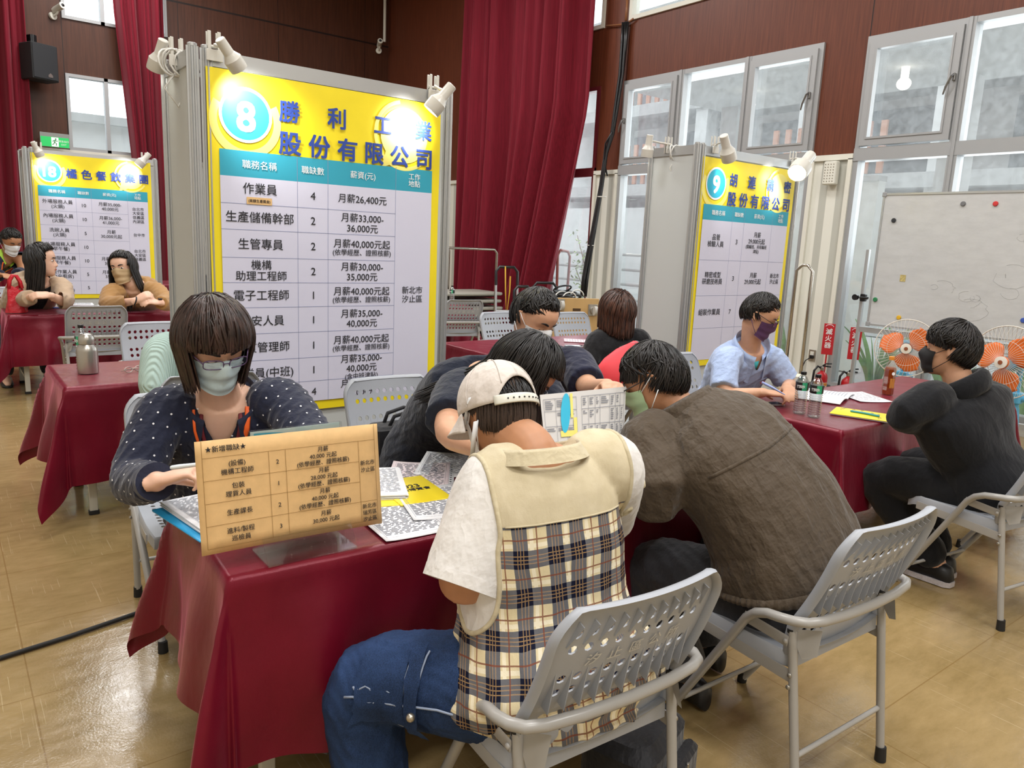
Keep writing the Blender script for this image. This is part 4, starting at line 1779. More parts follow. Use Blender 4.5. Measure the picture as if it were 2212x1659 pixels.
def acc(p, root, base, mask=None, glasses=None, brows=True, lashes=True, eyes=False, brow_mat=None, loop_mat=None, mask_kw={}):
    c, M, s = A(p['hd']), p['HM'], p['hs']
    P = lambda x, y, z: A(c)+M@(A((x, y, z))*s)-A(base)
    if mask is not None:
        g = G()
        fn = mask_geo(p, g, **mask_kw)
        g.v = [tuple(A(v)-A(base)) for v in g.v]
        o = part('face_mask', g, mask, root, 180)
        for sx, u in ((1, 1), (-1, 0)):
            top, bot = fn(u, .08)-A(base), fn(u, .86)-A(base)
            for e in (top, bot):
                a = P(sx*.088, -.020, .026 if e is top else -.026)
                part('ear_loop', G().tube([e, (e+a)/2+(M@A((sx*.004, 0, 0))), a], .0016*s, 6), loop_mat or mask, o, 180)
    if glasses is not None:
        g = G()
        le = G()
        for sx in (-1, 1):
            pts = []
            for k in range(20):
                a = 2*math.pi*k/20
                q = (abs(math.cos(a))**3.5+abs(math.sin(a))**3.5)**(-1/3.5)
                x, z = .026*math.cos(a)*q, .0155*math.sin(a)*q
                pts.append(P(sx*.034+x, .108-.012*abs(sx*.034+x)/.06, .004+z))
            g.tube(pts, .0016*s, 6, closed=True)
            le.add(pts, [tuple(range(20))])
            g.tube([P(sx*.060, .095, .008), P(sx*.075, .06, .012), P(sx*.083, 0, .018), P(sx*.084, -.02, .006)], .0019*s, 6)
        g.tube([P(-.009, .1065, .008), P(0, .110, .011), P(.009, .1065, .008)], .0016*s, 6)
        o = part('eyeglasses', g, glasses, root, 180)
        part('lens', le, M_lens, o, 0)
    for sx in (-1, 1):
        if brows:
            pts = [P(sx*(.014+.036*k/5), .094-.010*(k/5)**2-.004*k/5, .026+.006*math.sin(k/5*2.6)) for k in range(6)]
            part('eyebrow', G().tube(pts, [.0022*s, .0034*s, .0034*s, .003*s, .0024*s, .001*s], 6, flat=(1.3, .6, M[:, 1])), brow_mat or M_lash, root, 180)
        if lashes:
            pts = [P(sx*(.018+.028*k/6), .0835+.003*math.sin(k/6*3.1)-.004*k/6, .002-.004*math.sin(k/6*3.1)) for k in range(7)]
            part('eyelash', G().tube(pts, .0013*s, 5), M_lash, root, 180)
        if eyes:
            o = part('eye', G().ell(P(sx*.032, .0770, .006), (.0125*s, .0095*s, .0062*s), M), M_eyew, root, 180)
            part('iris', G().ell(P(sx*.032+eyes*.004, .0845, .006), (.0058*s, .0035*s, .0058*s), M), M_iris, o, 180)


M_lens = clear('spectacle_lens', (.97, .98, 1), .10)


def person(label, p, skin=M_skin, voxel=.007, legs=True):
    """one continuous body; returns its Empty and base point"""
    s = p['s']
    p['HM'] = head_mat(p['look'], p.get('roll', 0))
    p.setdefault('hs', s)
    for k in ('hd', 'nk', 'sR', 'sL', 'pv', 'eR', 'eL', 'wR', 'wL'):
        p[k] = A(p[k])
    base = A((p['pv'][0], p['pv'][1], 0))
    root = thing('person', label, 'person', base)
    g = G()
    torso_geo(g, p)
    ch = p['hd']+p['HM']@(A((0, -.018, -.055))*s)
    seg(g, [p['nk']-nrm(p['nk']-p['pv'])*.06*s, p['nk']+(ch-p['nk'])*.2, ch], [.064*s, .056*s, .053*s])
    head_geo(g, p['hd'], p['HM'], p['hs'])
    b = p.get('build', 1)
    for q in ('R', 'L'):
        am = p.get('arm', 1)*s*b
        seg(g, [p['s'+q]*.85+p['nk']*.15, p['s'+q], p['e'+q], p['w'+q]], [.055*s*b, .054*am, .042*am, .026*s*b])
        h = p.get('h'+q)
        if h:
            hand_geo(g, p['w'+q], h[0], h[1], (1 if q == 'L' else -1)*h[2] if len(h) > 2 else (1 if q == 'L' else -1), s*.98, *(h[3:] if len(h) > 3 else ()))
        else:
            d = nrm(p['w'+q]-p['e'+q])
            hand_geo(g, p['w'+q], d, (0, 0, 1), 1 if q == 'L' else -1, s*.98)
    if 'kR' in p:
        ps = nrm(p.get('ps', p['sR']-p['sL']))
        for q, sg in (('R', 1), ('L', -1)):
            hip = p['pv']+ps*sg*.095*s
            seg(g, [hip, p['k'+q], p['a'+q]], [.085*s*b, .056*s, .040*s])
            f = nrm(p.get('toe'+q, p['toe']))
            a = A(p['a'+q])
            seg(g, [a-f*.03*s+A((0, 0, -.03*s)), a+f*.09*s+A((0, 0, -.045*s)), a+f*.16*s+A((0, 0, -.055*s))], [.035*s, .035*s, .025*s])
    me = remesh(g, voxel, 3)
    o = place('body', me, skin, root, base)
    p['root'], p['base'] = root, base
    return root, base


def top_geo(p, inf=.016, t0=-.05, t1=.97, sleeve=('R', 'L'), cuff=1.0, sr=(.070, .058, .044), shape=None, wide=1.0, arm_inf=0.0):
    """garment volume: trunk and sleeves; cuff = share of the arm that is covered (1 = to the wrist)"""
    s, b = p['s'], p.get('build', 1)
    g = G()
    torso_geo(g, p, inf, t0, t1, wide, shape=shape)
    for q in sleeve:
        S, E, Wr = p['s'+q], p['e'+q], p['w'+q]
        c = cuff[q] if isinstance(cuff, dict) else cuff
        pts, rad = [S*.8+p['nk']*.2, S], [sr[0]*s*b*.95, sr[0]*s*b]
        if c <= .5:
            pts.append(S+(E-S)*c*2)
            rad.append((sr[0]+(sr[1]-sr[0])*c*2)*s*b)
            g2 = pts
        else:
            pts.append(E)
            rad.append(sr[1]*s*b)
            pts.append(E+(Wr-E)*(c-.5)*2)
            rad.append((sr[1]+(sr[2]-sr[1])*(c-.5)*2)*s*b)
        P = [A(x) for x in pts]
        out, rr = [P[0]], [rad[0]]
        for i in range(1, len(P)):
            for k in range(1, 6):
                out.append(P[i-1]+(P[i]-P[i-1])*k/5)
                rr.append(rad[i-1]+(rad[i]-rad[i-1])*k/5)
        for _ in range(2):
            o2 = [A(x) for x in out]
            for i in range(1, len(out)-1):
                o2[i] = (out[i-1]+2*out[i]+out[i+1])/4
            out = o2
        # closed round shoulder, flat cut cuff
        a = nrm(out[0]-out[1])
        pre = [(out[0]+a*rr[0]*math.sin(R(k)), rr[0]*math.cos(R(k))) for k in (86, 55, 25)]
        g.tube([x for x, _ in pre]+out, [x for _, x in pre]+rr, 20)
    return g


def trousers_geo(p, inf=.014, w=(.10, .075, .062), t1=.16):
    s, b = p['s'], p.get('build', 1)
    g = G()
    torso_geo(g, p, inf, -.14, t1)
    ps = nrm(p.get('ps', p['sR']-p['sL']))
    for q, sg in (('R', 1), ('L', -1)):
        hip = p['pv']+ps*sg*.092*s
        k, a = A(p['k'+q]), A(p['a'+q])
        seg(g, [hip, k, a+(k-a)*.12], [w[0]*s*b, w[1]*s, w[2]*s])
    return g


def shoes(p, m=M_shoe, sole=None):
    s = p['s']
    for q in ('R', 'L'):
        f = nrm(p.get('toe'+q, p['toe']))
        a = A(p['a'+q])-p['base']
        sd = A((f[1], -f[0], 0))
        z0 = a[2]-.085*s
        rings = []
        for x, w, h in ((-.075, .02, .05), (-.065, .034, .085), (-.02, .037, .10), (.05, .042, .075), (.11, .046, .052), (.165, .036, .042), (.185, .014, .03)):
            c = a+f*x*s
            rings.append([A((c[0], c[1], z0))+sd*w*s*math.cos(t)+A((0, 0, 1))*(h*s*(.5+.5*math.sin(t))) for t in np.linspace(0, 6.283, 17)[:-1]])
        o = part('shoe', G().loft(rings), m, p['root'], 60)
        if sole is not None:
            rr = [[A((q_[0], q_[1], z0+(.0 if k == 0 else .022*s))) for q_ in
                   [a+f*x*s+sd*sg*w*s for sg, L in ((1, 1), (-1, -1)) for x, w in ((-.08, .02), (-.06, .038), (.05, .047), (.12, .05), (.175, .036), (.19, .01))[::L]]] for k in (0, 1)]
            part('sole', G().loft(rr), sole, o, 40)


def garment(name, p, g, m, voxel=.008, amp=.004, freq=26, seed=1, frame=True, sm=3, keep=None, stretch=(1, 1, .5), only=None, dots=None):
    F = torso_frame(p)
    me = remesh(g, voxel, sm)
    if amp:
        ridges(me, F, amp, freq, seed, stretch, only)
    if keep is not None:
        Mi = np.linalg.inv(F)
        cut(me, lambda a: keep(a@Mi[:3, :3].T+Mi[:3, 3]))
    p.setdefault('bvh', {})[name] = BVHTree.FromPolygons([tuple(v) for v in vcos(me)], [tuple(q.vertices) for q in me.polygons])
    mats = [m]
    if dots:
        me = add_dots(me, *dots[1:])
        mats.append(dots[0])
    return place(name, me, mats, p['root'], p['base'], F if frame else None)


def add_dots(me, gap, r, seed=3):
    """small printed dots spread evenly over the cloth"""
    rg = np.random.default_rng(seed)
    pl = me.polygons
    n = len(pl)
    c = np.empty(n*3)
    pl.foreach_get('center', c)
    c = c.reshape(-1, 3)
    nn = np.empty(n*3)
    pl.foreach_get('normal', nn)
    nn = nn.reshape(-1, 3)
    cell, pick = {}, []
    for i in rg.permutation(n):
        k = tuple((c[i]/gap).astype(int))
        ok = True
        for dx in (-1, 0, 1):
            for dy in (-1, 0, 1):
                for dz in (-1, 0, 1):
                    for j in cell.get((k[0]+dx, k[1]+dy, k[2]+dz), ()):
                        if np.linalg.norm(c[i]-c[j]) < gap:
                            ok = False
        if ok:
            cell.setdefault(k, []).append(i)
            pick.append(i)
    V = [tuple(v) for v in vcos(me)]
    F = [tuple(q.vertices) for q in pl]
    nf = len(F)
    for i in pick:
        t = nrm(np.cross(nn[i], (.3, .5, .8)))
        b = np.cross(nn[i], t)
        o = len(V)
        for k in range(7):
            a = 6.283*k/7
            V.append(tuple(c[i]+nn[i]*.0022+(t*math.cos(a)+b*math.sin(a))*r))
        F.append(tuple(range(o, o+7)))
    m2 = bpy.data.meshes.new('cloth')
    m2.from_pydata(V, [], F)
    m2.polygons.foreach_set('material_index', [0]*nf+[1]*(len(F)-nf))
    m2.update()
    return m2


def on_front(p, name, x, z, off=.003, back=False):
    """point of a garment straight in front of (x,z) of the torso frame (world)"""
    F = torso_frame(p)
    o = F[:3, 3]+F[:3, 0]*x+F[:3, 2]*z+F[:3, 1]*(.6 if not back else -.6)
    d = -F[:3, 1] if not back else F[:3, 1]
    hit = p['bvh'][name].ray_cast(Vector(o), Vector(d))
    if hit[0] is None:
        return None
    return A(hit[0])-d*off


def front_path(p, name, pts, off=.003, back=False, sub=6):
    out = []
    for (a, b) in zip(pts, pts[1:]):
        for k in range(sub):
            u = k/sub
            q = on_front(p, name, a[0]+(b[0]-a[0])*u, a[1]+(b[1]-a[1])*u, off, back)
            if q is not None:
                out.append(q)
    q = on_front(p, name, pts[-1][0], pts[-1][1], off, back)
    if q is not None:
        out.append(q)
    return [q-p['base'] for q in out]


def collar(p, m, r=.075, h=.035, flap=.06, gap=.35, tilt=.02, name='collar'):
    """shirt collar: a band round the neck and two turned-down points"""
    F = torso_frame(p)
    s = p['s']
    nd = nrm(p['hd']-p['nk'])
    g = G()

    def pt(a, rr, z):
        q = F[:3, 3]+F[:3, 0]*rr*math.sin(a)*s+F[:3, 1]*rr*math.cos(a)*s*1.0
        return q+F[:3, 2]*z*s-p['base']

    def band(u, v):
        a = gap+(2*math.pi-2*gap)*u
        zz = -.012+h*(1-abs(v-.5)*2)-(.0 if v < .5 else (v-.5)*2*flap*.55)
        rr = r+.014*v+(.012*(v-.5)*2 if v > .5 else 0)
        front = max(0, math.cos(a))
        zz -= tilt*front
        if v > .5:
            e = math.exp(-((min(u, 1-u))/.10)**2)
            zz -= flap*.55*e*(v-.5)*2
            rr += .02*e*(v-.5)*2
        return pt(a, rr, zz)
    g.grid(band, 44, 10, -.002)
    return part(name, g, m, p['root'], 180)


# ---------------------------------------------------------------- P0 woman in the dotted navy blouse
M_navy = fabric('navy_cotton', '#1b2036', .75, bs=400)
M_dot = mat('white_dot', '#e6e6ea', .7)
M_maskb = mat('pale_blue_mask', '#c6dde4', .7, bump=.1, bs=300)
M_orange = mat('orange_ribbon', '#f2651f', .55)
M_wine = mat('wine_ribbon', '#701c26', .6)
M_purpleframe = mat('purple_spectacle_frame', '#5b466b', .3, .3)
p = dict(s=1.09, hd=J(462, 742, 2.33), look=(.06, -.92, -.50), roll=-5, nk=J(478, 856, 2.45), sR=J(352, 890, 2.42), sL=J(612, 868, 2.52), pv=(.80, 2.80, .50),
         ps=(-1, 0, 0), eR=J(285, 1045, 2.30), wR=J(340, 1040, 2.08), eL=J(690, 975, 2.36), wL=J(640, 1015, 2.12), bow=.05,
         kR=(.62, 2.42, .48), kL=(.98, 2.40, .48), aR=(.60, 2.30, .09), aL=(.95, 2.35, .09), toe=(-.1, -1, 0), build=1.0,
         hR=((.62, -.35, .22), (-.35, .25, .85), 1, (.5, .75, .95, 1.05), .75))
root, base = person('woman with a brown bob, pale blue mask and glasses in a navy dotted blouse', p, M_skinp, .0048)
g = trousers_geo(p)
garment('trousers', p, g, fabric('charcoal_trouser', '#23242b'), .010, .003)
shoes(p)
# open collar shows the throat
vneck = lambda q: ~((q[:, 1] > .0) & (np.abs(q[:, 0]) < .062*np.clip((q[:, 2]+.135)/.135, 0, 1)) & (q[:, 2] > -.135)) & ~((np.hypot(q[:, 0], q[:, 1]+.0) < .072) & (q[:, 2] > -.02))
garment('blouse', p, top_geo(p, .018, -.06, .985, cuff=.93, sr=(.078, .068, .050)), M_navy, .0062, .006, 24, 4, keep=vneck, dots=(M_dot, .036, .0033))
o = collar(p, M_navy, .094, .03, .07, .46, .03)
for q in ('R',):
    d = nrm(p['wR']-p['eR'])
    c = p['eR']+(p['wR']-p['eR'])*.86-base
    part('cuff', G().tube([c-d*.03, c+d*.03], [.056, .054], 24), M_navy, root, 60)
for k in range(3):
    q = on_front(p, 'blouse', .0, -.15-.07*k, .004)
    if q is not None:
        part('button', G().ell(q-base, (.006, .004, .006)), M_shoe, root)
for sx, m_, w_, o_ in ((1, M_orange, .0045, .006), (-1, M_orange, .009, .006), (1, M_wine, .006, .004), (-1, M_wine, .007, .004)):
    x0 = .082 if m_ is M_orange else .06
    z1 = -.32 if m_ is M_orange else -.28
    path = front_path(p, 'blouse', [(sx*x0, -.005), (sx*x0*.95, -.05), (sx*x0*.62, -.16), (sx*.012, z1)], o_+.006)
    if len(path) > 3:
        part('lanyard', G().tube(path, 1.0, 6, flat=(w_, .0012, torso_frame(p)[:3, 1])), m_, root, 180)
acc(p, root, base, M_maskb, M_purpleframe, loop_mat=M_inkw)
bob = lambda a: 89 if abs(a) < 60 else (99 if abs(a) < 80 else 104)
bl = lambda a: .010 if abs(a) < 60 else (.118 if abs(a) < 80 else .125)
g = hair_geo(p, bob, 760, .007, .013, length=bl, fall=lambda a: nrm(A((0, 0, -1))-.25*(p['HM']@A((math.sin(R(a)), math.cos(R(a)), 0)))), w=.0085, seed=2, rmul=(1.10, 1.0, 1.04), jit=.10)
g.v = [tuple(A(v)-base) for v in g.v]
part('hair', g, M_hbrown, root, 180)
t_pen = solo('ballpoint_pen', G().tube([J(372, 1010, 2.0), J(388, 1008, 2.0), J(430, 1003, 1.99)], [.006, .0065, .005], 10, round_=True), mat('pale_pen_plastic', '#dfe6ea', .25), 'pale clear pen held by the woman in the dotted blouse', 'pen')

# ---------------------------------------------------------------- P3 woman bent over the papers
M_dress = fabric('deep_navy_crepe', '#161d2e', .85, bs=350)
M_purple = mat('lilac_mask', '#9c7fc4', .7, bump=.1, bs=300)
p = dict(s=1.07, hd=J(1130, 805, 2.62), look=(.50, -.50, -.78), roll=10, nk=J(1060, 815, 2.86), sR=J(990, 850, 2.66), sL=J(1170, 850, 2.86), pv=(1.70, 2.85, .52),
         ps=(-1, .1, 0), eR=J(962, 940, 2.42), wR=J(1055, 975, 2.22), eL=J(1200, 930, 2.75), wL=J(1190, 945, 2.5), bow=.10, toe=(0, -1, 0), build=1.02,
         kR=(1.55, 2.42, .48), kL=(1.9, 2.42, .48), aR=(1.55, 2.5, .09), aL=(1.88, 2.5, .09))
root, base = person('woman with long black hair and a lilac mask bent over the front table', p, M_skin, .006)
gd = top_geo(p, .022, -.1, .985, cuff=.34, sr=(.082, .078, .05))
ps = nrm(A((-1, .1, 0)))
for sg, k in ((1, 'kR'), (-1, 'kL')):
    seg(gd, [p['pv']+ps*sg*.09, A(p[k])], [.11, .095])
garment('dress', p, gd, M_dress, .0085, .008, 18, 8)
shoes(p)
acc(p, root, base, M_purple, mat('silver_spectacle_frame', '#b8bcc2', .25, .9), loop_mat=M_inkw)
HMp = p['HM']


def fall3(a):
    # locks on her right and rear lie back along the shoulder, the others hang in front
    if a > 60 or a < -150:
        return nrm(J(955, 800, 2.74)-J(1090, 740, 2.62))
    return A((.05, 0, -1))


g = hair_geo(p, lambda a: 70 if abs(a) < 50 else 100, 560, .006, .013, fall=fall3, length=lambda a: .02 if abs(a) < 50 else (.24 if -150 < a < 0 else .32), w=.0085, seed=5, rmul=(1.06, 1.02, 1.03), jit=.12)
g.v = [tuple(A(v)-base) for v in g.v]
part('hair', g, M_hblack, root, 180)

# ---------------------------------------------------------------- P4 man in the navy tee behind her
M_tee = fabric('navy_tee_jersey', '#191d35', .85, bs=500)
M_whitemask = mat('white_mask', '#e8ebee', .7, bump=.1, bs=300)
p = dict(s=1.08, hd=J(1154, 690, 3.40), look=(.10, -.86, -.45), roll=6, nk=J(1165, 765, 3.46), sR=J(1090, 800, 3.46), sL=J(1246, 790, 3.36), pv=(2.40, 2.98, .52), ps=(-1, 0, 0),
         eR=J(1085, 900, 3.3), wR=J(1120, 920, 3.05), eL=J(1272, 842, 3.16), wL=J(1312, 834, 2.74), bow=.06, toe=(0, -1, 0),
         kR=(2.25, 2.56, .48), kL=(2.6, 2.56, .48), aR=(2.25, 2.6, .09), aL=(2.6, 2.6, .09))
root, base = person('man in a navy tee whose face is half hidden behind the long-haired woman', p, M_skin, .0065)
garment('trousers', p, trousers_geo(p), M_navy, .011, .003)
shoes(p)
garment('tee_shirt', p, top_geo(p, .018, -.06, .985, cuff=.40, sr=(.080, .075, .05)), M_tee, .0085, .006, 20, 6, keep=lambda q: ~((np.hypot(q[:, 0], q[:, 1]) < .074) & (q[:, 2] > -.02)))
acc(p, root, base, M_whitemask, None, brow_mat=M_hblack)
shortc = lambda a: 74 if abs(a) < 50 else (92 if abs(a) < 110 else 118)
g = hair_geo(p, lambda a: 68 if abs(a) < 50 else (79 if abs(a) < 112 else 116), 620, .006, .012, length=None, w=.0075, seed=7, jit=.3, start=(0, 70), fade=.8)
g.v = [tuple(A(v)-base) for v in g.v]
part('hair', g, M_hblack, root, 180)

# ---------------------------------------------------------------- P1 man in the plaid vest and cap


def plaid():
    t = NT('khaki_and_plaid_cotton')
    x = t.xyz(t.coord('Object'))
    per = .088

    def frac(a, off=0.0):
        return t.math('FRACT', t.math('DIVIDE', t.math('ADD', a, 5.0+off), per))

    def band(f, lo, hi):
        return t.math('MULTIPLY', t.math('GREATER_THAN', f, lo), t.math('LESS_THAN', f, hi))
    nz = t.n('ShaderNodeTexNoise')
    t.l(t.coord('Object'), nz.inputs['Vector'])
    nz.inputs['Scale'].default_value = 9
    wob = t.math('MULTIPLY', t.math('SUBTRACT', nz.outputs[0], .5), .012)
    side = t.math('MULTIPLY', x[1], .55)
    fx = frac(t.math('ADD', t.math('ADD', x[0], wob), t.math('MULTIPLY', side, t.math('SIGN', x[0]))))
    fz = frac(t.math('ADD', x[2], wob))
    cream = lin('#dfcfa6')
    vx, vz = band(fx, .05, .50), band(fz, .05, .50)
    tot = t.math('ADD', vx, vz)
    c = t.ramp(t.math('MULTIPLY', tot, .5), [(0, lin('#d8c9a2')), (.3, lin('#66666a')), (.8, lin('#10142a'))], 'CONSTANT')
    lx = t.math('ADD', t.math('ADD', band(fx, .17, .195), band(fx, .26, .285)), band(fx, .35, .375))
    lz = t.math('ADD', t.math('ADD', band(fz, .17, .195), band(fz, .26, .285)), band(fz, .35, .375))
    c = t.mix(t.math('MULTIPLY', t.math('MAXIMUM', lx, lz), .5), c, lin('#c09a68'))
    pale = t.math('MAXIMUM', band(fx, .56, .67), band(fz, .56, .67))
    c = t.mix(t.math('MULTIPLY', pale, t.math('LESS_THAN', tot, .5)), c, lin('#e9dfc4'))
    br = t.math('MAXIMUM', band(fx, .745, .785), band(fz, .745, .785))
    c = t.mix(t.math('MULTIPLY', br, .85), c, lin('#7c4532'))
    yoke = t.math('GREATER_THAN', x[2], -.150)
    kh = t.ramp(t.noise(t.coord('Object'), 20, 3), [(.3, lin('#c2b596')), (.7, lin('#cfc3a6'))])
    c = t.mix(yoke, c, kh)
    t.l(c, t.b.inputs['Base Color'])
    t.b.inputs['Roughness'].default_value = .85
    t.b.inputs['Specular IOR Level'].default_value = .2
    t.bump(t.math('ADD', t.noise(t.coord('Object', (1, 1, .35), (0, 0, .6)), 18, 4), t.math('MULTIPLY', t.noise(t.coord('Object'), 420, 2), .08)), .5, .012)
    return t.m


M_plaid = plaid()
M_khaki = fabric('khaki_binding', '#c6ba9b', .85)
M_white = fabric('white_pique', '#dddad6', .85, bs=700)
M_cap = fabric('bone_cap_cotton', '#d3cac2', .85, bs=600)


def denim():
    t = NT('blue_denim')
    v = t.coord('Object')
    f = t.noise(v, 6, 5, .6)
    f2 = t.noise(v, 500, 1)
    t.l(t.ramp(t.math('MULTIPLY_ADD', f2, .45, t.math('MULTIPLY', f, .55)), [(.35, lin('#18263f')), (.65, lin('#304771'))]), t.b.inputs['Base Color'])
    t.b.inputs['Roughness'].default_value = .85
    t.b.inputs['Specular IOR Level'].default_value = .2
    t.bump(t.math('ADD', t.noise(v, 11, 3), t.math('MULTIPLY', f2, .03)), .4, .015)
    return t.m


M_denim = denim()
p = dict(s=1.08, hs=.96, hd=J(1074, 893, 1.93), look=(-.10, .80, -.50), roll=-8, nk=J(1160, 972, 1.82), sR=J(1312, 1014, 1.92), sL=J(1070, 1058, 1.80), pv=(1.13, 1.24, .50), ps=(1, -.12, 0),
         eL=J(994, 1278, 1.73), wL=J(1070, 1150, 1.98), eR=J(1300, 1120, 2.20), wR=J(1180, 1080, 2.25), bow=-.07, build=1.10, arm=1.3,
         kL=(.745, 1.545, .50), kR=(1.32, 1.72, .50), aL=(.79, 1.50, .09), aR=(1.35, 1.62, .09), toe=(-.3, 1, 0))
root, base = person('man in a bone cap and plaid vest seated with his back to the camera', p, M_skin2, .0055)
g = trousers_geo(p, .016, (.115, .092, .085), .13)
garment('jeans', p, g, M_denim, .008, .006, 26, 12, frame=False, sm=3)
shoes(p)


def vest_shape(t, w, h):
    k = 1.0+.20*max(0, (.30-t)/.3)
    return w*k, h*k


F = torso_frame(p)
dn = -F[:3, 2]
nd = nrm(p['hd']-p['nk'])
gv = top_geo(p, .030, -.20, .975, cuff=.46, sr=(.086, .080, .05), shape=vest_shape)
vm = remesh(gv, .007, 4)
ridges(vm, F, .013, 12, 21, (1, 1, .8), lambda q: .35+.9*np.clip((-.25-q[:, 2])/.25, 0, 1))


def seg_dist(c, a, b):
    t_ = np.clip(((c-a)@(b-a))/np.dot(b-a, b-a), 0, 1)
    return np.linalg.norm(c-(a+t_[:, None]*(b-a)), axis=1)


co = vcos(vm)
polys = [tuple(q.vertices) for q in vm.polygons]
cen = np.array([co[list(f)].mean(axis=0) for f in polys])
loc_ = (cen-F[:3, 3])@F[:3, :3]
inarm = np.zeros(len(cen), bool)
for q, sg in (('L', -1), ('R', 1)):
    da = seg_dist(cen, p['s'+q], p['e'+q])
    up_ = (cen-p['s'+q])@F[:3, 2]
    lat = loc_[:, 0]*sg
    inarm |= (lat > (.150 if q == 'L' else .215)) & ((da < .100) | ((da < (.125 if q == 'L' else .10)) & (up_ > -.10)))
ed = {}
for i, f in enumerate(polys):
    for a_, b_ in zip(f, f[1:]+f[:1]):
        ed.setdefault((min(a_, b_), max(a_, b_)), []).append(i)
bed = [e for e, fs in ed.items() if len(fs) == 2 and inarm[fs[0]] != inarm[fs[1]]]
nbr = {}
for a_, b_ in bed:
    nbr.setdefault(a_, []).append(b_)
    nbr.setdefault(b_, []).append(a_)
for _ in range(16):
    new = {v: co[v]*.5+co[l].mean(axis=0)*.5 for v, l in nbr.items()}
    for v, c in new.items():
        co[v] = c
setcos(vm, co)


def sub_mesh(sel):
    used, F2 = {}, []
    for f, k in zip(polys, sel):
        if k:
            F2.append(tuple(used.setdefault(v, len(used)) for v in f))
    m2 = bpy.data.meshes.new('cloth')
    m2.from_pydata([tuple(co[v]) for v in used], [], F2)
    m2.update()
    return m2


p.setdefault('bvh', {})['plaid_vest'] = BVHTree.FromPolygons([tuple(v) for v in co], polys)
place('plaid_vest', sub_mesh(~inarm), M_plaid, root, base, F)
place('polo_shirt', sub_mesh(inarm), M_white, root, base)
left = set(nbr)
while left:
    v0 = left.pop()
    loop, cur = [v0], v0
    while True:
        nx = [v for v in nbr[cur] if v in left]
        if not nx:
            break
        cur = nx[0]
        left.discard(cur)
        loop.append(cur)
    if len(loop) > 20:
        L_ = co[loop]
        for _ in range(6):
            L_ = (np.roll(L_, 1, 0)+L_*2+np.roll(L_, -1, 0))/4
        part('armhole_binding', G().tube([q-base for q in L_[::2]], .0062, 8, closed=True), M_khaki, root, 180)
d = nrm(p['eL']-p['sL'])
c = p['sL']+(p['eL']-p['sL'])*.90-base
part('sleeve_band', G().tube([c-d*.014, c+d*.014], [.0965, .0955], 32), M_white, root, 60)
e1, e2 = F[:3, 0], F[:3, 1]
collar(p, M_khaki, .090, .026, .012, .5, .015)
seam = front_path(p, 'plaid_vest', [(-.14, -.150), (0, -.150), (.17, -.150)], .0015, True, 14)
part('yoke_seam', G().tube(seam, .0022, 6), M_khaki, root, 180)


def skull(p, th, ph, off, crown=(0, -.10, .99), rm=(1, 1, 1)):
    K = nrm(crown)
    f1 = nrm(A((0, 1, 0))-K*K[1])
    f2 = np.cross(f1, K)
    d = K*math.cos(th)+(f1*math.cos(ph)+f2*math.sin(ph))*math.sin(th)
    RR = A((.082, .103, .114))*A(rm)
    r = 1/math.sqrt(sum((d/RR)**2))
    return p['hd']+p['HM']@((A((0, -.006, .010))+d*(r+off))*p['hs'])-p['base']


def capline(a):
    k = abs(((a+180) % 360)-180)
    b = 180-k
    if b < 42:
        return 58+34*(b/42)**2.2
    return 92-8*max(0, (60-k)/60)


nu, nv = 72, 16
part('cap_crown', G().grid(lambda u, v: skull(p, max(.01, R(capline(360*u-180))*v), R(360*u-180), .016+.006*math.sin(3.1*v)), nu, nv, .003), M_cap, root, 180)
o = None
g = G()
for k in range(6):
    a = 30+60*k
    pts = [skull(p, max(.02, R(capline(a))*j/12), R(a), .0175+.006*math.sin(3.1*j/12)) for j in range(12)]
    g.tube(pts, .0012, 5)
g.ell(skull(p, .01, 0, .020), (.008, .008, .006), p['HM'])
part('cap_seams', g, M_cap, root, 180)
part('cap_strap', G().tube([skull(p, R(90), R(a), .019) for a in range(134, 228, 6)], 1.0, 8, flat=(.0018, .0125, p['HM'][:, 2])), mat('translucent_strap', '#d9d8cc', .35), root, 180)
g = G()
for a in range(150, 212, 7):
    q = skull(p, R(90), R(a), .0215)
    g.ell(q, (.0022, .0022, .0022))
part('strap_holes', g, M_shoe, root, 180)
part('cap_brim', G().grid(lambda u, v: skull(p, R(92+1.5*math.cos((u-.5)*3)), R(-68+136*u), .018+.055*v*math.sin(3.14*u)**.7)-p['HM'][:, 2]*(.030*v+.02*(2*u-1)**2*v), 24, 8, .003), M_cap, root, 180)
g = hair_geo(p, lambda a: 60 if abs(a) < 60 else (100 if abs(a) < 105 else 128), 260, .0065, .002, length=None, w=.004, seed=3, start=(60, 95), jit=.02)
g.v = [tuple(A(v)-base) for v in g.v]
part('hair', g, M_stub, root, 180)
g = hair_geo(p, lambda a: 50 if abs(a) < 110 else 84, 260, .003, .004, w=.004, seed=4, jit=.2, start=(30, 60))
g.v = [tuple(A(v)-base) for v in g.v]
part('hair', g, M_hblack, root, 180)
acc(p, root, base, M_whitemask, mat('black_spectacle_frame', '#1a1a1c', .35), loop_mat=M_whitemask, lashes=False)
P_ = lambda x, y, z: p['hd']+p['HM']@(A((x, y, z))*p['s'])-base
for z0, z1 in ((-.012, .030), (-.09, -.028)):
    part('ear_band', G().tube([P_(-.066, .045, z0), P_(-.078, .012, (z0+z1)/2), P_(-.088, -.022, z1)], 1.0, 6, flat=(.0012, .008, p['HM'][:, 0])), M_whitemask, root, 180)
# seams, pocket and button on the near thigh
kn, hp_ = A(p['kL']), p['pv']-nrm(A(p['ps']))*.1
M_thread = mat('pale_denim_stitch', '#8b97ad', .8)
bv = p['bvh']['jeans']


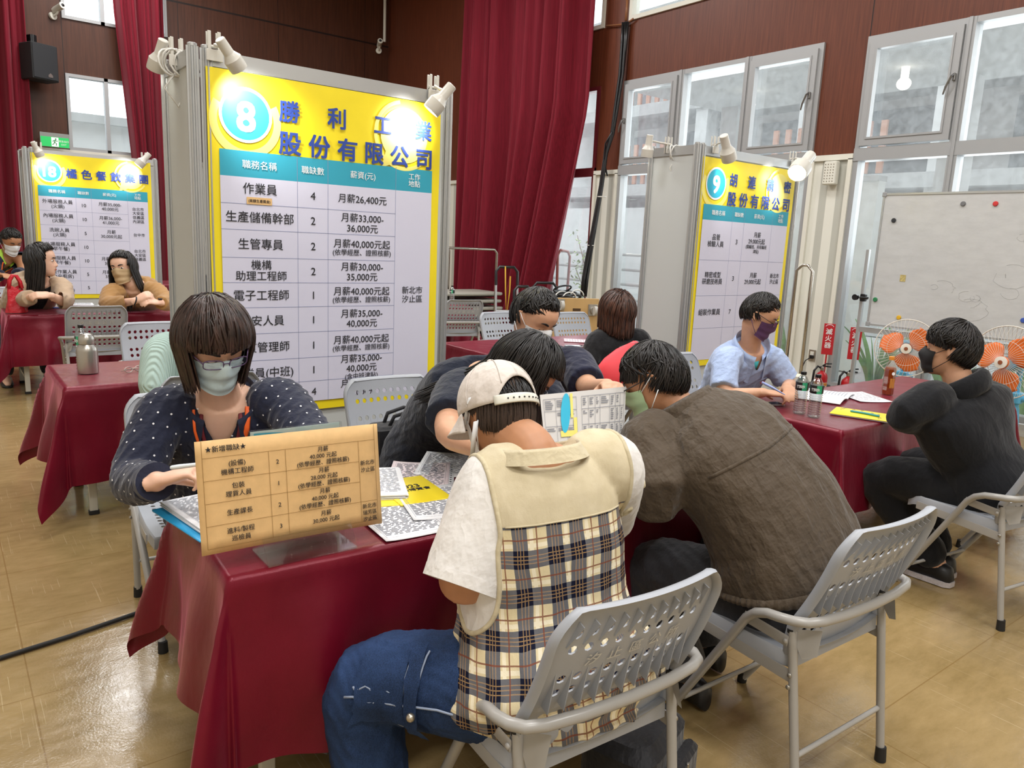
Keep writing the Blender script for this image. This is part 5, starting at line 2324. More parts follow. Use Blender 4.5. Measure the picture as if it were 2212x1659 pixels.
def onleg(q, off=.0065):
    q = A(q)
    loc, nn, i, dd = bv.find_nearest(Vector(q))
    return A(loc)+A(nn)*off-base


ax = nrm(kn-hp_)
sd = nrm(np.cross(ax, (0, 0, 1)))
if np.dot(sd, CAM-kn) < 0:
    sd = -sd
LT = lambda u, w, z: hp_+(kn-hp_)*u+sd*.16*w+A((0, 0, z))
for a, b in (((.05, 1, .015), (1.05, 1, -.0)), ((.52, .4, .13), (.58, 1, -.10)), ((.60, .4, .13), (.66, 1, -.10)), ((.66, 1, .035), (1.0, 1, .04))):
    pts = [onleg(LT(*(a[i]+(b[i]-a[i])*k/10 for i in range(3)))) for k in range(11)]
    part('stitch_seam', G().tube(pts, .0028, 5), M_thread, root, 180)
pk = []
g = G().grid(lambda u, v: onleg(LT(.62+.30*u, .4+.6*v, .12-.2*v), .010), 12, 12, -.004)
part('cargo_pocket', g, M_denim, root, 180)
g = G().grid(lambda u, v: onleg(LT(.53+.08*u, .3+.7*v, .14-.25*v), .016), 6, 14, -.006)
part('pocket_flap', g, M_denim, root, 180)
part('metal_button', G().ell(onleg(LT(.575, 1, -.015), .022), (.0105, .0105, .0105)), mat('brass_button', '#b9b1a2', .3, .9), root, 180)

# ---------------------------------------------------------------- P2 man in the brown jacket
M_jacket = fabric('olive_brown_jacket', '#4d4133', .7, var=.08, bs=300, sheen=.15, wr=.75)
M_grey = fabric('charcoal_slack', '#34353a', .75)
M_maskg = mat('pale_green_mask', '#b5d3a8', .7, bump=.1, bs=300)
p = dict(s=1.08, hs=.99, hd=J(1412, 826, 2.46), look=(-.52, .72, -.45), roll=-6, nk=J(1478, 892, 2.44), sL=J(1402, 962, 2.36), sR=J(1602, 938, 2.56), pv=(2.05, 1.18, .51), ps=(1, -.05, 0), ctl=(2.03, 1.20, .80),
         eL=J(1420, 1080, 2.24), wL=J(1372, 985, 2.62), eR=J(1600, 1040, 2.78), wR=J(1480, 990, 2.85), bow=-.10, build=1.04,
         kL=(1.87, 1.66, .49), kR=(2.25, 1.66, .49), aL=(1.98, 1.48, .10), aR=(2.22, 1.60, .10), toe=(.05, 1, 0))
root, base = person('man in a brown jacket and pale green mask leaning over the front table', p, M_skin2, .006)
garment('trousers', p, trousers_geo(p, .02, (.112, .09, .07), .22), M_grey, .009, .006, 20, 4, frame=False)
shoes(p)


def jk(t, w, h):
    k = 1.0+.16*math.exp(-((t-.30)/.22)**2)
    if t < .10:
        k = .99
    return w*k, h*k


gj = top_geo(p, .038, .10, .985, cuff=.97, sr=(.092, .086, .06), shape=jk)
garment('jacket', p, gj, M_jacket, .0085, .014, 9, 33, sm=4, stretch=(1, 1, .45))
part('hem_band', torso_band(p, .085, .150, .042, jk, 64, .003), M_jacket, root, 180)
seam = front_path(p, 'jacket', [(-.20, -.20), (0, -.21), (.22, -.20)], .0015, True, 14)
part('yoke_flap', G().tube(seam, 1.0, 6, flat=(.0012, .006, torso_frame(p)[:3, 2])), M_jacket, root, 180)
o = collar(p, M_jacket, .098, .05, .03, .5, .02)
acc(p, root, base, M_maskg, mat('gunmetal_spectacle_frame', '#4a4a4e', .3, .8), loop_mat=M_inkw, brow_mat=M_hblack)
g = hair_geo(p, lambda a: 80 if abs(a) < 42 else (69 if abs(a) < 112 else 114), 900, .005, .013, length=lambda a: .03 if abs(a) < 42 else 0, w=.0065, seed=9, jit=.35, start=(0, 70), fade=.6)
g.v = [tuple(A(v)-base) for v in g.v]
part('hair', g, M_hblack, root, 180)

# ---------------------------------------------------------------- P5 woman in the black tee, back to camera
M_blk = fabric('black_jersey', '#17171a', .85)
p = dict(s=1.12, hd=J(1332, 674, 5.40), look=(.0, 1, -.12), roll=0, nk=J(1336, 716, 5.40), sL=J(1287, 738, 5.38), sR=J(1384, 734, 5.45), pv=(3.86, 3.90, .52), ps=(1, 0, 0),
         eL=J(1270, 800, 5.35), wL=J(1278, 815, 5.7), eR=J(1400, 812, 5.6), wR=J(1360, 800, 5.9), bow=-.06, kL=(3.72, 4.3, .49), kR=(4.05, 4.3, .49), aL=(3.72, 4.2, .09), aR=(4.02, 4.2, .09), toe=(0, 1, 0))
root, base = person('woman with shoulder-length chestnut hair in a black tee seen from behind', p, M_skin, .009)
garment('trousers', p, trousers_geo(p), M_grey, .013, .003)
shoes(p)
garment('tee_shirt', p, top_geo(p, .02, -.08, .985, cuff=.36, sr=(.070, .066, .05)), M_blk, .010, .006, 18, 5, keep=lambda q: ~((np.hypot(q[:, 0], q[:, 1]) < .078) & (q[:, 2] > -.02)))
g = hair_geo(p, lambda a: 80 if abs(a) < 30 else 98, 420, .008, .014, length=lambda a: .125, w=.011, seed=4, rmul=(1.16, 1.05, 1.04))
g.v = [tuple(A(v)-base) for v in g.v]
part('hair', g, M_hombre, root, 180)

# ---------------------------------------------------------------- P6 man in the light blue shirt
M_sky = fabric('light_blue_poplin', '#a9bce0', .75, bs=500)
M_maskp = mat('plum_mask', '#56365e', .7, bump=.1, bs=300)
p = dict(s=1.03, hs=.99, hd=J(1642, 682, 4.25), look=(.36, -.80, -.42), roll=-2, nk=J(1622, 750, 4.36), sR=J(1568, 780, 4.26), sL=J(1668, 776, 4.44), pv=(3.90, 2.90, .53), ps=(-1, 0, 0),
         eR=J(1562, 855, 4.16), wR=J(1650, 848, 4.08), eL=J(1706, 832, 4.46), wL=J(1700, 836, 4.20), bow=.03, toe=(0, -1, 0), kR=(3.72, 2.5, .49), kL=(4.1, 2.5, .49), aR=(3.72, 2.42, .09), aL=(4.05, 2.42, .09),
         hR=((.75, -.5, -.05), (0, -.1, 1), 1, (.4, .6, .8, .9), .7), hL=((-.6, -.6, -.05), (0, 0, 1), 1, .5, .5))
root, base = person('man in a light blue short-sleeved shirt and plum mask writing at the table', p, M_skin, .007)
garment('trousers', p, trousers_geo(p), M_navy, .011, .003)
shoes(p, M_shoe, M_whitemask)
vn = lambda q: ~((q[:, 1] > .0) & (np.abs(q[:, 0]) < .034*np.clip((q[:, 2]+.09)/.09, 0, 1)) & (q[:, 2] > -.09)) & ~((np.hypot(q[:, 0], q[:, 1]) < .072) & (q[:, 2] > -.02))
garment('shirt', p, top_geo(p, .022, -.06, .985, cuff=.40, sr=(.078, .074, .05)), M_sky, .008, .009, 17, 14, keep=vn)
collar(p, M_sky, .094, .06, .10, .36, .03)
F = torso_frame(p)
q0 = [on_front(p, 'shirt', x, z, .004) for x, z in ((-.045, -.17), (-.115, -.17), (-.115, -.27), (-.045, -.27))]
if all(q is not None for q in q0):
    part('chest_pocket', G().poly([q-base for q in q0], .003, -F[:3, 1]), M_sky, root)
    c = (q0[0]+q0[1])/2-base
    o = part('pocket_emblem', G().tube([c+F[:3, 1]*.006-F[:3, 2]*.022+F[:3, 0]*.016*math.cos(a)+F[:3, 2]*.009*math.sin(a) for a in np.linspace(0, 6.28, 17)[:-1]], .0018, 5, closed=True), mat('red_stitch', '#c8434a', .7), root)
acc(p, root, base, M_maskp, mat('dark_half_rim_frame', '#26262a', .3, .4), brow_mat=M_hblack)
g = hair_geo(p, lambda a: 66 if abs(a) < 45 else (77 if abs(a) < 110 else 112), 620, .005, .010, length=None, w=.0075, seed=12, jit=.4, start=(0, 70), fade=.8)
g.v = [tuple(A(v)-base) for v in g.v]
part('hair', g, M_hblack, root, 180)
solo('ballpoint_pen', G().tube([J(1646, 826, 4.0), J(1668, 837, 3.97), J(1696, 853, 3.95)], [.007, .007, .002], 10), mat('blue_white_pen', '#8f9ed2', .3), 'blue and white pen held by the man in the light blue shirt', 'pen')
part('undershirt', G().tube([on_front(p, 'body', 0, 0)-base] if False else [p['nk']-base+F[:3, 1]*.062-F[:3, 2]*.05, p['nk']-base+F[:3, 1]*.085-F[:3, 2]*.10], [.03, .02], 10), mat('teal_undershirt', '#3aa0a8', .8), root, 180)

# ---------------------------------------------------------------- P7 man in the black hoodie
M_hood = fabric('black_fleece', '#121317', .95, sheen=.15, wr=.25)
M_maskk = mat('black_mask', '#131316', .6)
p = dict(s=1.13, hs=1.0, hd=J(2052, 756, 3.46), look=(-.34, .93, -.02), roll=0, nk=J(2075, 838, 3.46), sL=J(2006, 868, 3.38), sR=J(2136, 862, 3.62), pv=(3.84, 1.28, .52), ps=(1, 0, 0),
         eL=J(1938, 900, 3.36), wL=J(2015, 918, 3.52), eR=J(2150, 960, 3.75), wR=J(2040, 925, 3.68), bow=-.07, build=1.02,
         kL=(3.66, 1.78, .50), kR=(4.02, 1.80, .50), aL=(3.80, 1.46, .10), aR=(3.92, 1.50, .10), toe=(0.05, 1, 0), hL=((.7, .3, -.1), (0, 0, 1)), hR=((-.8, .2, -.1), (0, 0, 1)))
root, base = person('young man in a black hooded top and black mask at the right-hand table', p, M_skin, .007)
garment('trousers', p, trousers_geo(p, .018, (.11, .085, .075), .15), M_hood, .010, .005, 16, 7, frame=False)
shoes(p, M_shoe, mat('speckled_sole', '#c9c2c4', .8, var=.15, vs=90))
garment('hooded_top', p, top_geo(p, .034, -.10, .985, cuff=.97, sr=(.080, .060, .050)), M_hood, .009, .005, 11, 15, sm=4)
F = torso_frame(p)
rg_ = [p['nk']-base+F[:3, 2]*(.0-.02*math.cos(a))+F[:3, 0]*.098*math.sin(a)+F[:3, 1]*(.092*math.cos(a)-.01) for a in np.linspace(0, 6.283, 33)[:-1]]
part('hood', G().tube(rg_, 1.0, 10, closed=True, flat=(.030, .052, F[:3, 2])), M_hood, root, 180)
acc(p, root, base, M_maskk, None, brow_mat=M_hblack, mask_kw=dict(pleat=.0, puff=.012, wrap=60))
g = hair_geo(p, lambda a: 86 if abs(a) < 55 else (80 if abs(a) < 112 else 118), 900, .006, .015, length=lambda a: .02 if abs(a) < 50 else 0, w=.0065, seed=21, jit=.3, start=(0, 70), rmul=(1.04, 1.04, 1.05), fade=.55)
g.v = [tuple(A(v)-base) for v in g.v]
part('hair', g, M_hblack, root, 180)

# ---------------------------------------------------------------- P8 woman in the beige blazer
M_blaz = fabric('beige_blazer_wool', '#b29a80', .85, wr=.14)
p = dict(s=1.16, hd=J(90, 563, 6.85), look=(.96, -.28, -.05), roll=0, nk=J(84, 605, 6.9), sR=J(42, 622, 6.82), sL=J(134, 620, 7.05), pv=(.62, 8.98, .53), ps=(-1, 0, 0),
         eR=J(30, 655, 6.95), wR=J(72, 640, 6.58), eL=J(142, 654, 6.85), wL=J(108, 638, 6.62), bow=.02, toe=(0, -1, 0), kR=(.45, 8.6, .49), kL=(.8, 8.6, .49), aR=(.45, 8.5, .09), aL=(.8, 8.5, .09),
         hR=((.85, -.1, .12), (0, -.6, .8), 1, .7, .6), hL=((-.85, -.1, .05), (0, -.6, .8), 1, .7, .6))
root, base = person('woman with long black hair in a beige blazer looking to her side', p, M_skinp, .009)
garment('trousers', p, trousers_geo(p), M_grey, .014, .003)
shoes(p)
garment('black_top', p, top_geo(p, .012, -.05, .98, sleeve=()), M_blk, .010, 0)
garment('blazer', p, top_geo(p, .036, -.12, .975, cuff=.92, sr=(.080, .068, .058)), M_blaz, .010, .008, 14, 3,
        keep=lambda q: ~((q[:, 1] > 0) & (np.abs(q[:, 0]) < .05+.03*np.clip((q[:, 2]+.35)/.35, 0, 1)) & (q[:, 2] > -.48)))
acc(p, root, base, None, None, eyes=1, lashes=False)
part('lips', G().ell(p['hd']+p['HM']@(A((0, .098, -.061))*p['s'])-base, (.022, .006, .007), p['HM']), mat('rose_lip', '#a85a50', .5), root, 180)
g = hair_geo(p, lambda a: 67 if abs(a) < 62 else 98, 460, .006, .012, length=lambda a: 0 if abs(a) < 72 else .27, fall=lambda a: nrm((-.12, .02, -1)), w=.012, seed=14, rmul=(1.05, 1.0, 1.03))
g.v = [tuple(A(v)-base) for v in g.v]
part('hair', g, M_hblack, root, 180)

# ---------------------------------------------------------------- P9 woman in the caramel sweater
M_camel = fabric('caramel_knit', '#a57d4d', .9, wr=.14)
M_masko = mat('tan_pleated_mask', '#b49a74', .75)
p = dict(s=1.17, hd=J(266, 580, 6.95), look=(-.62, -.78, -.04), roll=-8, nk=J(288, 618, 7.0), sR=J(242, 634, 6.9), sL=J(338, 630, 7.1), pv=(1.80, 9.02, .53), ps=(-1, 0, 0),
         eR=J(232, 660, 6.75), wR=J(292, 650, 6.60), eL=J(362, 655, 6.95), wL=J(346, 654, 6.70), bow=.03, toe=(0, -1, 0), kR=(1.65, 8.6, .49), kL=(2.0, 8.6, .49), aR=(1.65, 8.5, .09), aL=(2.0, 8.5, .09),
         hR=((.6, -.2, .4), (-.3, -.5, .6), 1, .7, .6), hL=((-.8, -.2, .15), (.1, -.4, .8), 1, .6, .5))
root, base = person('woman with long black hair and a tan mask in a caramel sweater', p, M_skinp, .009)
garment('trousers', p, trousers_geo(p), M_grey, .014, .003)
shoes(p)
garment('sweater', p, top_geo(p, .026, -.10, .985, cuff=.95, sr=(.080, .068, .050)), M_camel, .010, .007, 15, 9,
        keep=lambda q: ~((q[:, 1] > .0) & (np.abs(q[:, 0]) < .06*np.clip((q[:, 2]+.13)/.13, 0, 1)) & (q[:, 2] > -.13)) & ~((np.hypot(q[:, 0], q[:, 1]) < .078) & (q[:, 2] > -.02)))
part('bracelet', G().tube([p['wR']-base+A((.034*math.cos(a)*.3, .034*math.sin(a), .034*math.cos(a))) for a in np.linspace(0, 6.28, 17)[:-1]], .006, 6, closed=True), M_shoe, root, 180)
part('watch', G().rbox(p['wL']-base+A((0, -.005, .034)), (.035, .035, .012), .006), M_shoe, root)
acc(p, root, base, M_masko, None, eyes=-1, lashes=False, loop_mat=M_inkw)
g = hair_geo(p, lambda a: 69 if abs(a) < 50 else 98, 460, .006, .012, length=lambda a: 0 if abs(a) < 66 else (.30 if a > 0 else .22), w=.012, seed=17, rmul=(1.05, 1.0, 1.03), fall=lambda a: nrm((.0 if a > 0 else .35, .02, -1)))
g.v = [tuple(A(v)-base) for v in g.v]
part('hair', g, M_hblack, root, 180)

# ---------------------------------------------------------------- P10 man at the far left
M_lime = mat('lime_piping', '#b5e04a', .6)
p = dict(s=1.15, hd=J(24, 522, 8.6), look=(.35, -.85, -.50), roll=0, nk=J(16, 556, 8.7), sR=J(-16, 566, 8.6), sL=J(46, 562, 8.8), pv=(-.35, 11.1, .53), ps=(-1, 0, 0),
         eR=J(-22, 596, 8.5), wR=J(0, 594, 8.4), eL=J(52, 592, 8.7), wL=J(36, 594, 8.5), bow=.03, toe=(0, -1, 0), kR=(-.5, 10.8, .49), kL=(-.2, 10.8, .49), aR=(-.5, 10.7, .09), aL=(-.2, 10.7, .09))
root, base = person('man in a navy jacket with lime trim and an orange lanyard at the far left', p, M_skin2, .011)
garment('trousers', p, trousers_geo(p), M_grey, .015, .003)
garment('jacket', p, top_geo(p, .03, -.08, .985, cuff=.97, sr=(.092, .08, .06)), M_navy, .011, .006, 14, 2,
        keep=lambda q: ~((q[:, 1] > .0) & (np.abs(q[:, 0]) < .05*np.clip((q[:, 2]+.11)/.11, 0, 1)) & (q[:, 2] > -.11)))
collar(p, M_lime, .080, .03, .07, .38, .03)
for sx in (1, -1):
    path = front_path(p, 'jacket', [(sx*.08, -.02), (sx*.06, -.1), (sx*.01, -.28)], .006)
    if len(path) > 3:
        part('lanyard', G().tube(path, 1.0, 6, flat=(.008, .0015, torso_frame(p)[:3, 1])), M_orange, root, 180)
    path = front_path(p, 'jacket', [(sx*.10, -.07), (sx*.17, -.09)], .005)
    if len(path) > 2:
        part('shoulder_stripe', G().tube(path, 1.0, 6, flat=(.010, .0015, torso_frame(p)[:3, 1])), M_lime, root, 180)
acc(p, root, base, M_whitemask, None, brow_mat=M_hblack)
g = hair_geo(p, lambda a: 70 if abs(a) < 50 else (79 if abs(a) < 110 else 116), 360, .006, .013, length=None, w=.011, seed=31, jit=.3, start=(0, 70), fade=.8)
g.v = [tuple(A(v)-base) for v in g.v]
part('hair', g, M_hblack, root, 180)

# ---------------------------------------------------------------- P11 person in the mint sweater
M_mint = fabric('mint_ribbed_knit', '#bcd6d0', .9)
p = dict(s=1.05, hd=J(445, 655, 3.95), look=(.1, 1, -.1), roll=0, nk=J(420, 725, 3.92), sL=J(350, 762, 3.78), sR=J(465, 755, 4.0), pv=(1.05, 4.05, .52), ps=(1, -.1, 0),
         eL=J(336, 850, 3.74), wL=J(400, 850, 4.0), eR=J(480, 850, 4.0), wR=J(430, 840, 4.25), bow=-.06, kL=(.9, 4.4, .49), kR=(1.2, 4.4, .49), aL=(.9, 4.3, .09), aR=(1.2, 4.3, .09), toe=(0, 1, 0))
root, base = person('person in a mint ribbed sweater mostly hidden behind the woman in the dotted blouse', p, M_skinp, .009)
garment('trousers', p, trousers_geo(p), M_grey, .013, .003)


def rib():
    t = NT('mint_ribbed_knit_bands')
    x = t.xyz(t.coord('Object'))
    w = t.math('SINE', t.math('MULTIPLY', t.math('ADD', x[0], x[1]), 520.0))
    t.b.inputs['Base Color'].default_value = lin('#b9d3cc')
    t.b.inputs['Roughness'].default_value = .9
    t.bump(w, .6, .004)
    return t.m


garment('sweater', p, top_geo(p, .03, -.10, .985, cuff=.95, sr=(.092, .082, .055)), rib(), .009, .002, 14, 10)
g = hair_geo(p, lambda a: 80 if abs(a) < 30 else 98, 240, .006, .012, length=lambda a: .08, w=.010, seed=41)
g.v = [tuple(A(v)-base) for v in g.v]
part('hair', g, M_hblack, root, 180)
# ================================================================== THINGS ON THE TABLES
M_paper = mat('white_paper', '#e4e5e8', .7)
M_ptxt = mat('grey_small_print', '#7d808a', .8)
M_acr = clear('clear_acrylic', (.97, .985, .98), .05)
M_pet = clear('clear_bottle_plastic', (.84, .88, .89), .42, rough=.10)
M_black = mat('black_plastic', '#141416', .35)
M_steel = mat('brushed_steel', '#b9b5ae', .3, .9)
M_ybook = mat('yellow_booklet_cover', '#ecd52c', .45)
M_red = mat('red_gloss', '#b8141d', .35)
M_chrome = mat('polished_tube', '#b3aca2', .2, .9)
ZT = TZ+.006
FLAT = lambda o, a: (A(o), A((math.cos(a), math.sin(a), 0)), A((-math.sin(a), math.cos(a), 0)))

# kraft notice in its clear stand
BL, BR_, TL, TR = ony(436, 1202, 1.775), ony(825, 1130, 1.775), ony(419, 955, 1.80), ony(814, 915, 1.80)
c0 = (BL+BR_)/2
t = thing('kraft_notice', 'large kraft paper notice of new vacancies standing on the front table', 'notice', (c0[0], c0[1], ZT))
o = A((c0[0], c0[1], ZT))
part('sheet', G().grid(lambda u, v: (TL*(1-u)+TR*u)*(1-v)+(BL*(1-u)+BR_*u)*v-o+A((0, .006*math.sin(3.1*u)*(.3+.7*v), 0)), 12, 8, .0012), M_kraft, t, 180)
WV, UV = (TR-TL), (TL-BL)
Wd, Hd = np.linalg.norm(WV), np.linalg.norm(UV)
ux, uz = WV/Wd, UV/Hd


def sgn(u, v, e=.0035):
    q = (TL*(1-u)+TR*u)*(1-v)+(BL*(1-u)+BR_*u)*v-o
    return q+A((0, .006*math.sin(3.1*u)*(.3+.7*v)-e, 0))


g = G()


def srule(g, a, b, w=.0005):
    n = 10
    P = [sgn(a[0]+(b[0]-a[0])*k/n, a[1]+(b[1]-a[1])*k/n) for k in range(n+1)]
    d = (ux if abs(a[0]-b[0]) < 1e-6 else uz)*w
    V = [q for p_ in P for q in (p_-d, p_+d)]
    g.add(V, [(2*k, 2*k+1, 2*k+3, 2*k+2) for k in range(n)])


for v in (.15, .95):
    srule(g, (.03, v), (.975, v))
for v in (.35, .55, .75):
    srule(g, (.03, v), (.875, v))
srule(g, (.875, .75), (.975, .75))
for u in (.03, .975):
    srule(g, (u, .0 if u > .5 else .0), (u, .95))
for u in (.365, .455, .875):
    srule(g, (u, .15), (u, .95))
part('rules', g, mat('brown_rule_print', '#8c6a35', .8), t, 0)
g = G()


def swrite(txt, u, v, size, lead=1.28, bold=.008):
    lines = txt.split('\n')
    for i, ln in enumerate(lines):
        vv = v-((len(lines)-1)/2-i)*size*lead/Hd
        write(g, ln, 0, 0, size, (sgn(u, vv, .0042), ux, uz), bold)


swrite('★新增職缺★', .148, .075, .0165, bold=.015)
for v, nm, n_, pay in ((.25, '(設備)\n機構工程師', '2', 1), (.45, '包裝\n理貨人員', '1', 2), (.65, '生產課長', '2', 1), (.85, '進料/製程\n巡檢員', '3', 3)):
    swrite(nm, .20, v, .0158)
    swrite(n_, .41, v, .0158)
    if pay < 3:
        swrite(f"月薪\n{'40,000' if pay == 1 else '28,000'} 元起\n(依學經歷、證照核薪)", .665, v-.005, .0150, 1.16)
    else:
        swrite('月薪\n30,000 元起', .665, v-.02, .0150, 1.2)
swrite('新北市\n汐止區', .925, .40, .0142, 1.35)
swrite('新北市\n瑞芳區\n汐止區', .925, .86, .0142, 1.25)
part('lettering', g, M_ink, t, 0)
x0, x1 = .60, .84
t = thing('acrylic_stand', 'clear acrylic holder carrying the kraft notice', 'sign holder', (.72, 1.80, ZT))
q = lambda x, y, z: (x-.72, y-1.80, z)
part('upright', G().box(q(.72, 1.818, .155), (.24, .003, .30)), M_acr, t)
part('sloping_front', G().poly([q(x0, 1.735, .002), q(x1, 1.735, .002), q(x1, 1.787, .075), q(x0, 1.787, .075)], .003, (0, .8, -.5)), M_acr, t)
part('foot', G().box(q(.72, 1.80, .0025), (.24, .13, .004)), M_acr, t)
# second acrylic holder, its card turned away
a, b = ony(537, 932, 2.10), ony(736, 910, 2.10)
t = thing('acrylic_stand', 'clear acrylic card holder with a teal and yellow card behind the kraft notice', 'sign holder', ((a[0]+b[0])/2, 2.10, ZT))
w2, h2 = b[0]-a[0], (a[2]+b[2])/2-ZT
part('upright', G().box((0, -.006, h2/2), (w2, .003, h2)).box((0, .006, h2/2), (w2, .003, h2)), M_acr, t)
part('foot', G().box((0, .0, .002), (w2, .12, .004)), M_acr, t)
part('card', G().box((0, 0, h2/2), (w2*.97, .001, h2*.98)), mat('pale_card', '#b6c7c4', .6), t)
g = G()
for k in range(30):
    u0, u1 = k/30, (k+1)/30
    f = lambda u: h2-.008-.05*u*u
    g.add([((u0-.5)*w2*.9, -.0008, f(u0)-.03), ((u1-.5)*w2*.9, -.0008, f(u1)-.03), ((u1-.5)*w2*.9, -.0008, f(u1)), ((u0-.5)*w2*.9, -.0008, f(u0))], [(0, 1, 2, 3)])
part('card_band', g, M_teal, t, 0)


def sheet(loc, ang, label, w=.21, h=.297, lines=26, seed=1, m=None, th=.0012, grp='printed sheets on the tables', title=True, curl=.004, name='paper_sheet', cat='paper'):
    rg = random.Random(seed)
    t = thing(name, label, cat, loc, ang, grp)
    part('sheet', G().grid(lambda u, v: ((u-.5)*w, (.5-v)*h, th+curl*(abs(u-.5)*2)**3*(1 if seed % 2 else .4)), 8, 10, th), m or M_paper, t, 180)
    g = G()
    z = lambda x: 2*th+curl*(abs(x/w)*2)**3*(1 if seed % 2 else .4)+.0009
    for i in range(lines):
        y = h*.40-i*h*.80/lines
        x = -w*.42
        while x < w*.40:
            L = rg.uniform(.006, .03)
            x2 = min(x+L, w*.42)
            g.add([(x, y, z(x)), (x2, y, z(x2)), (x2, y+h*.013, z(x2)), (x, y+h*.013, z(x))], [(0, 1, 2, 3)])
            x = x2+rg.uniform(.003, .012)
    for x in (-w*.44, w*.44):
        g.add([(x-.0004, -h*.43, z(x)), (x+.0004, -h*.43, z(x)), (x+.0004, h*.44, z(x)), (x-.0004, h*.44, z(x))], [(0, 1, 2, 3)])
    for y in (-h*.43, h*.44, h*.1, -.1*h):
        g.add([(-w*.44, y, z(w*.3)), (w*.44, y, z(w*.3)), (w*.44, y+.0008, z(w*.3)), (-w*.44, y+.0008, z(w*.3))], [(0, 1, 2, 3)])
    part('print', g, M_ptxt, t, 0)
    return t


def stack(loc, ang, label, n, w=.21, h=.297, col=None, under=None):
    """a small pile of papers kept as one block with a printed top"""
    t = thing('paper_pile', label, 'papers', loc, ang)
    rg = random.Random(n)
    g = G()
    for i in range(n):
        g.box((rg.uniform(-.004, .004), rg.uniform(-.004, .004), .002+.0022*i), (w, h, .0018), rg.uniform(-.03, .03))
    part('sheets', g, M_paper, t, 20)
    g = G()
    zt = .0034+.0022*n
    for i in range(24):
        y = h*.42-i*h*.84/24
        x = -w*.42
        while x < w*.4:
            x2 = min(x+rg.uniform(.006, .03), w*.42)
            g.add([(x, y, zt), (x2, y, zt), (x2, y+.0035, zt), (x, y+.0035, zt)], [(0, 1, 2, 3)])
            x = x2+rg.uniform(.003, .012)
    part('print', g, M_ptxt, t, 0)
    return t


def on(px, py, dz=0.0):
    q_ = onz(px, py, ZT)
    return (q_[0], q_[1], ZT+dz)


sheet((1.035, 1.865, ZT), R(-4), 'printed form hanging towards the near edge, right of the kraft notice', seed=3)
sheet((1.20, 1.93, ZT+.004), R(-16), 'printed form with a small dark emblem lying against the white sleeve', seed=4, curl=.008)
t = thing('yellow_booklet', 'yellow booklet printed 2023 beside the white sleeve', 'booklet', (1.19, 2.06, ZT+.003), R(-6))
part('cover', G().rbox((0, 0, .003), (.18, .25, .006), .004), M_ybook, t)
g = G()
write(g, '2023', .0, .03, .04, (A((0, 0, .0067)), A((1, 0, 0)), A((0, 1, 0))), .02)
write(g, '就業博覽會', .0, -.005, .026, (A((0, 0, .0067)), A((1, 0, 0)), A((0, 1, 0))), .02)
part('lettering', g, M_ink, t, 0)
part('red_dot', G().lathe([(.008, .0066), (.008, .0070)], (-.055, .01, 0), 16), M_red, t)
stack((1.10, 2.17, ZT), R(-24), 'thick pile of printed forms between the kraft notice and the navy dress', 9)
t = thing('yellow_booklet', 'yellow booklet edge showing under the thick pile of forms', 'booklet', (1.065, 2.02, ZT), R(-18))
part('cover', G().rbox((0, 0, .003), (.17, .10, .006), .004), M_ybook, t)
t = sheet((1.30, 2.20, ZT), R(-34), 'pinkish form in a clear punched sleeve beside the bent-over woman', seed=7, m=mat('pinkish_form', '#e2d3d6', .7))
g = G()
for k in range(11):
    g.lathe([(.0035, .0035), (.0035, .0040)], (.112, -.12+.024*k, 0), 10)
part('punch_strip', G().box((.112, 0, .0026), (.022, .30, .001)), mat('milky_sleeve', '#dde0e4', .3), t)
part('punch_holes', g, M_black, t, 0)
sheet((1.46, 2.26, ZT), R(-40), 'printed form under the bent-over woman by the bone cap', seed=8)
sheet((1.75, 2.05, ZT), R(8), 'printed form lying in front of the man in the brown jacket', seed=10)
stack((.60, 2.17, ZT+.006), R(8), 'pile of forms on a blue folder at the left end of the front table', 6)
t = thing('blue_folder', 'bright blue folder under papers at the left end of the front table', 'folder', (.59, 2.15, ZT), R(10))
part('cover', G().rbox((0, 0, .003), (.235, .315, .005), .006), mat('bright_blue_folder', '#2f9bd0', .4), t)

# large listing held upright between the two men
q4 = [J(1166, 853, 2.30), J(1352, 835, 2.44), J(1346, 1000, 2.38), J(1182, 1010, 2.24)]
c0 = sum(q4)/4
t = thing('vacancy_listing', 'large printed listing held upright between the bone cap and the brown jacket', 'paper', c0)
sur = lambda u, v, e=0.0: ((q4[0]*(1-u)+q4[1]*u)*(1-v)+(q4[3]*(1-u)+q4[2]*u)*v-c0-FWD*(e+.012*math.sin(3.1*u)))
part('sheet', G().grid(lambda u, v: sur(u, v), 14, 8, -.001), mat('greyish_print_paper', '#cfcdcb', .7), t, 180)
g = G()
rg = random.Random(5)


def lq(g, u0, v0, u1, v1, e=.003):
    g.add([sur(u0, v0, e), sur(u0, v1, e), sur(u1, v1, e), sur(u1, v0, e)], [(0, 1, 2, 3)])


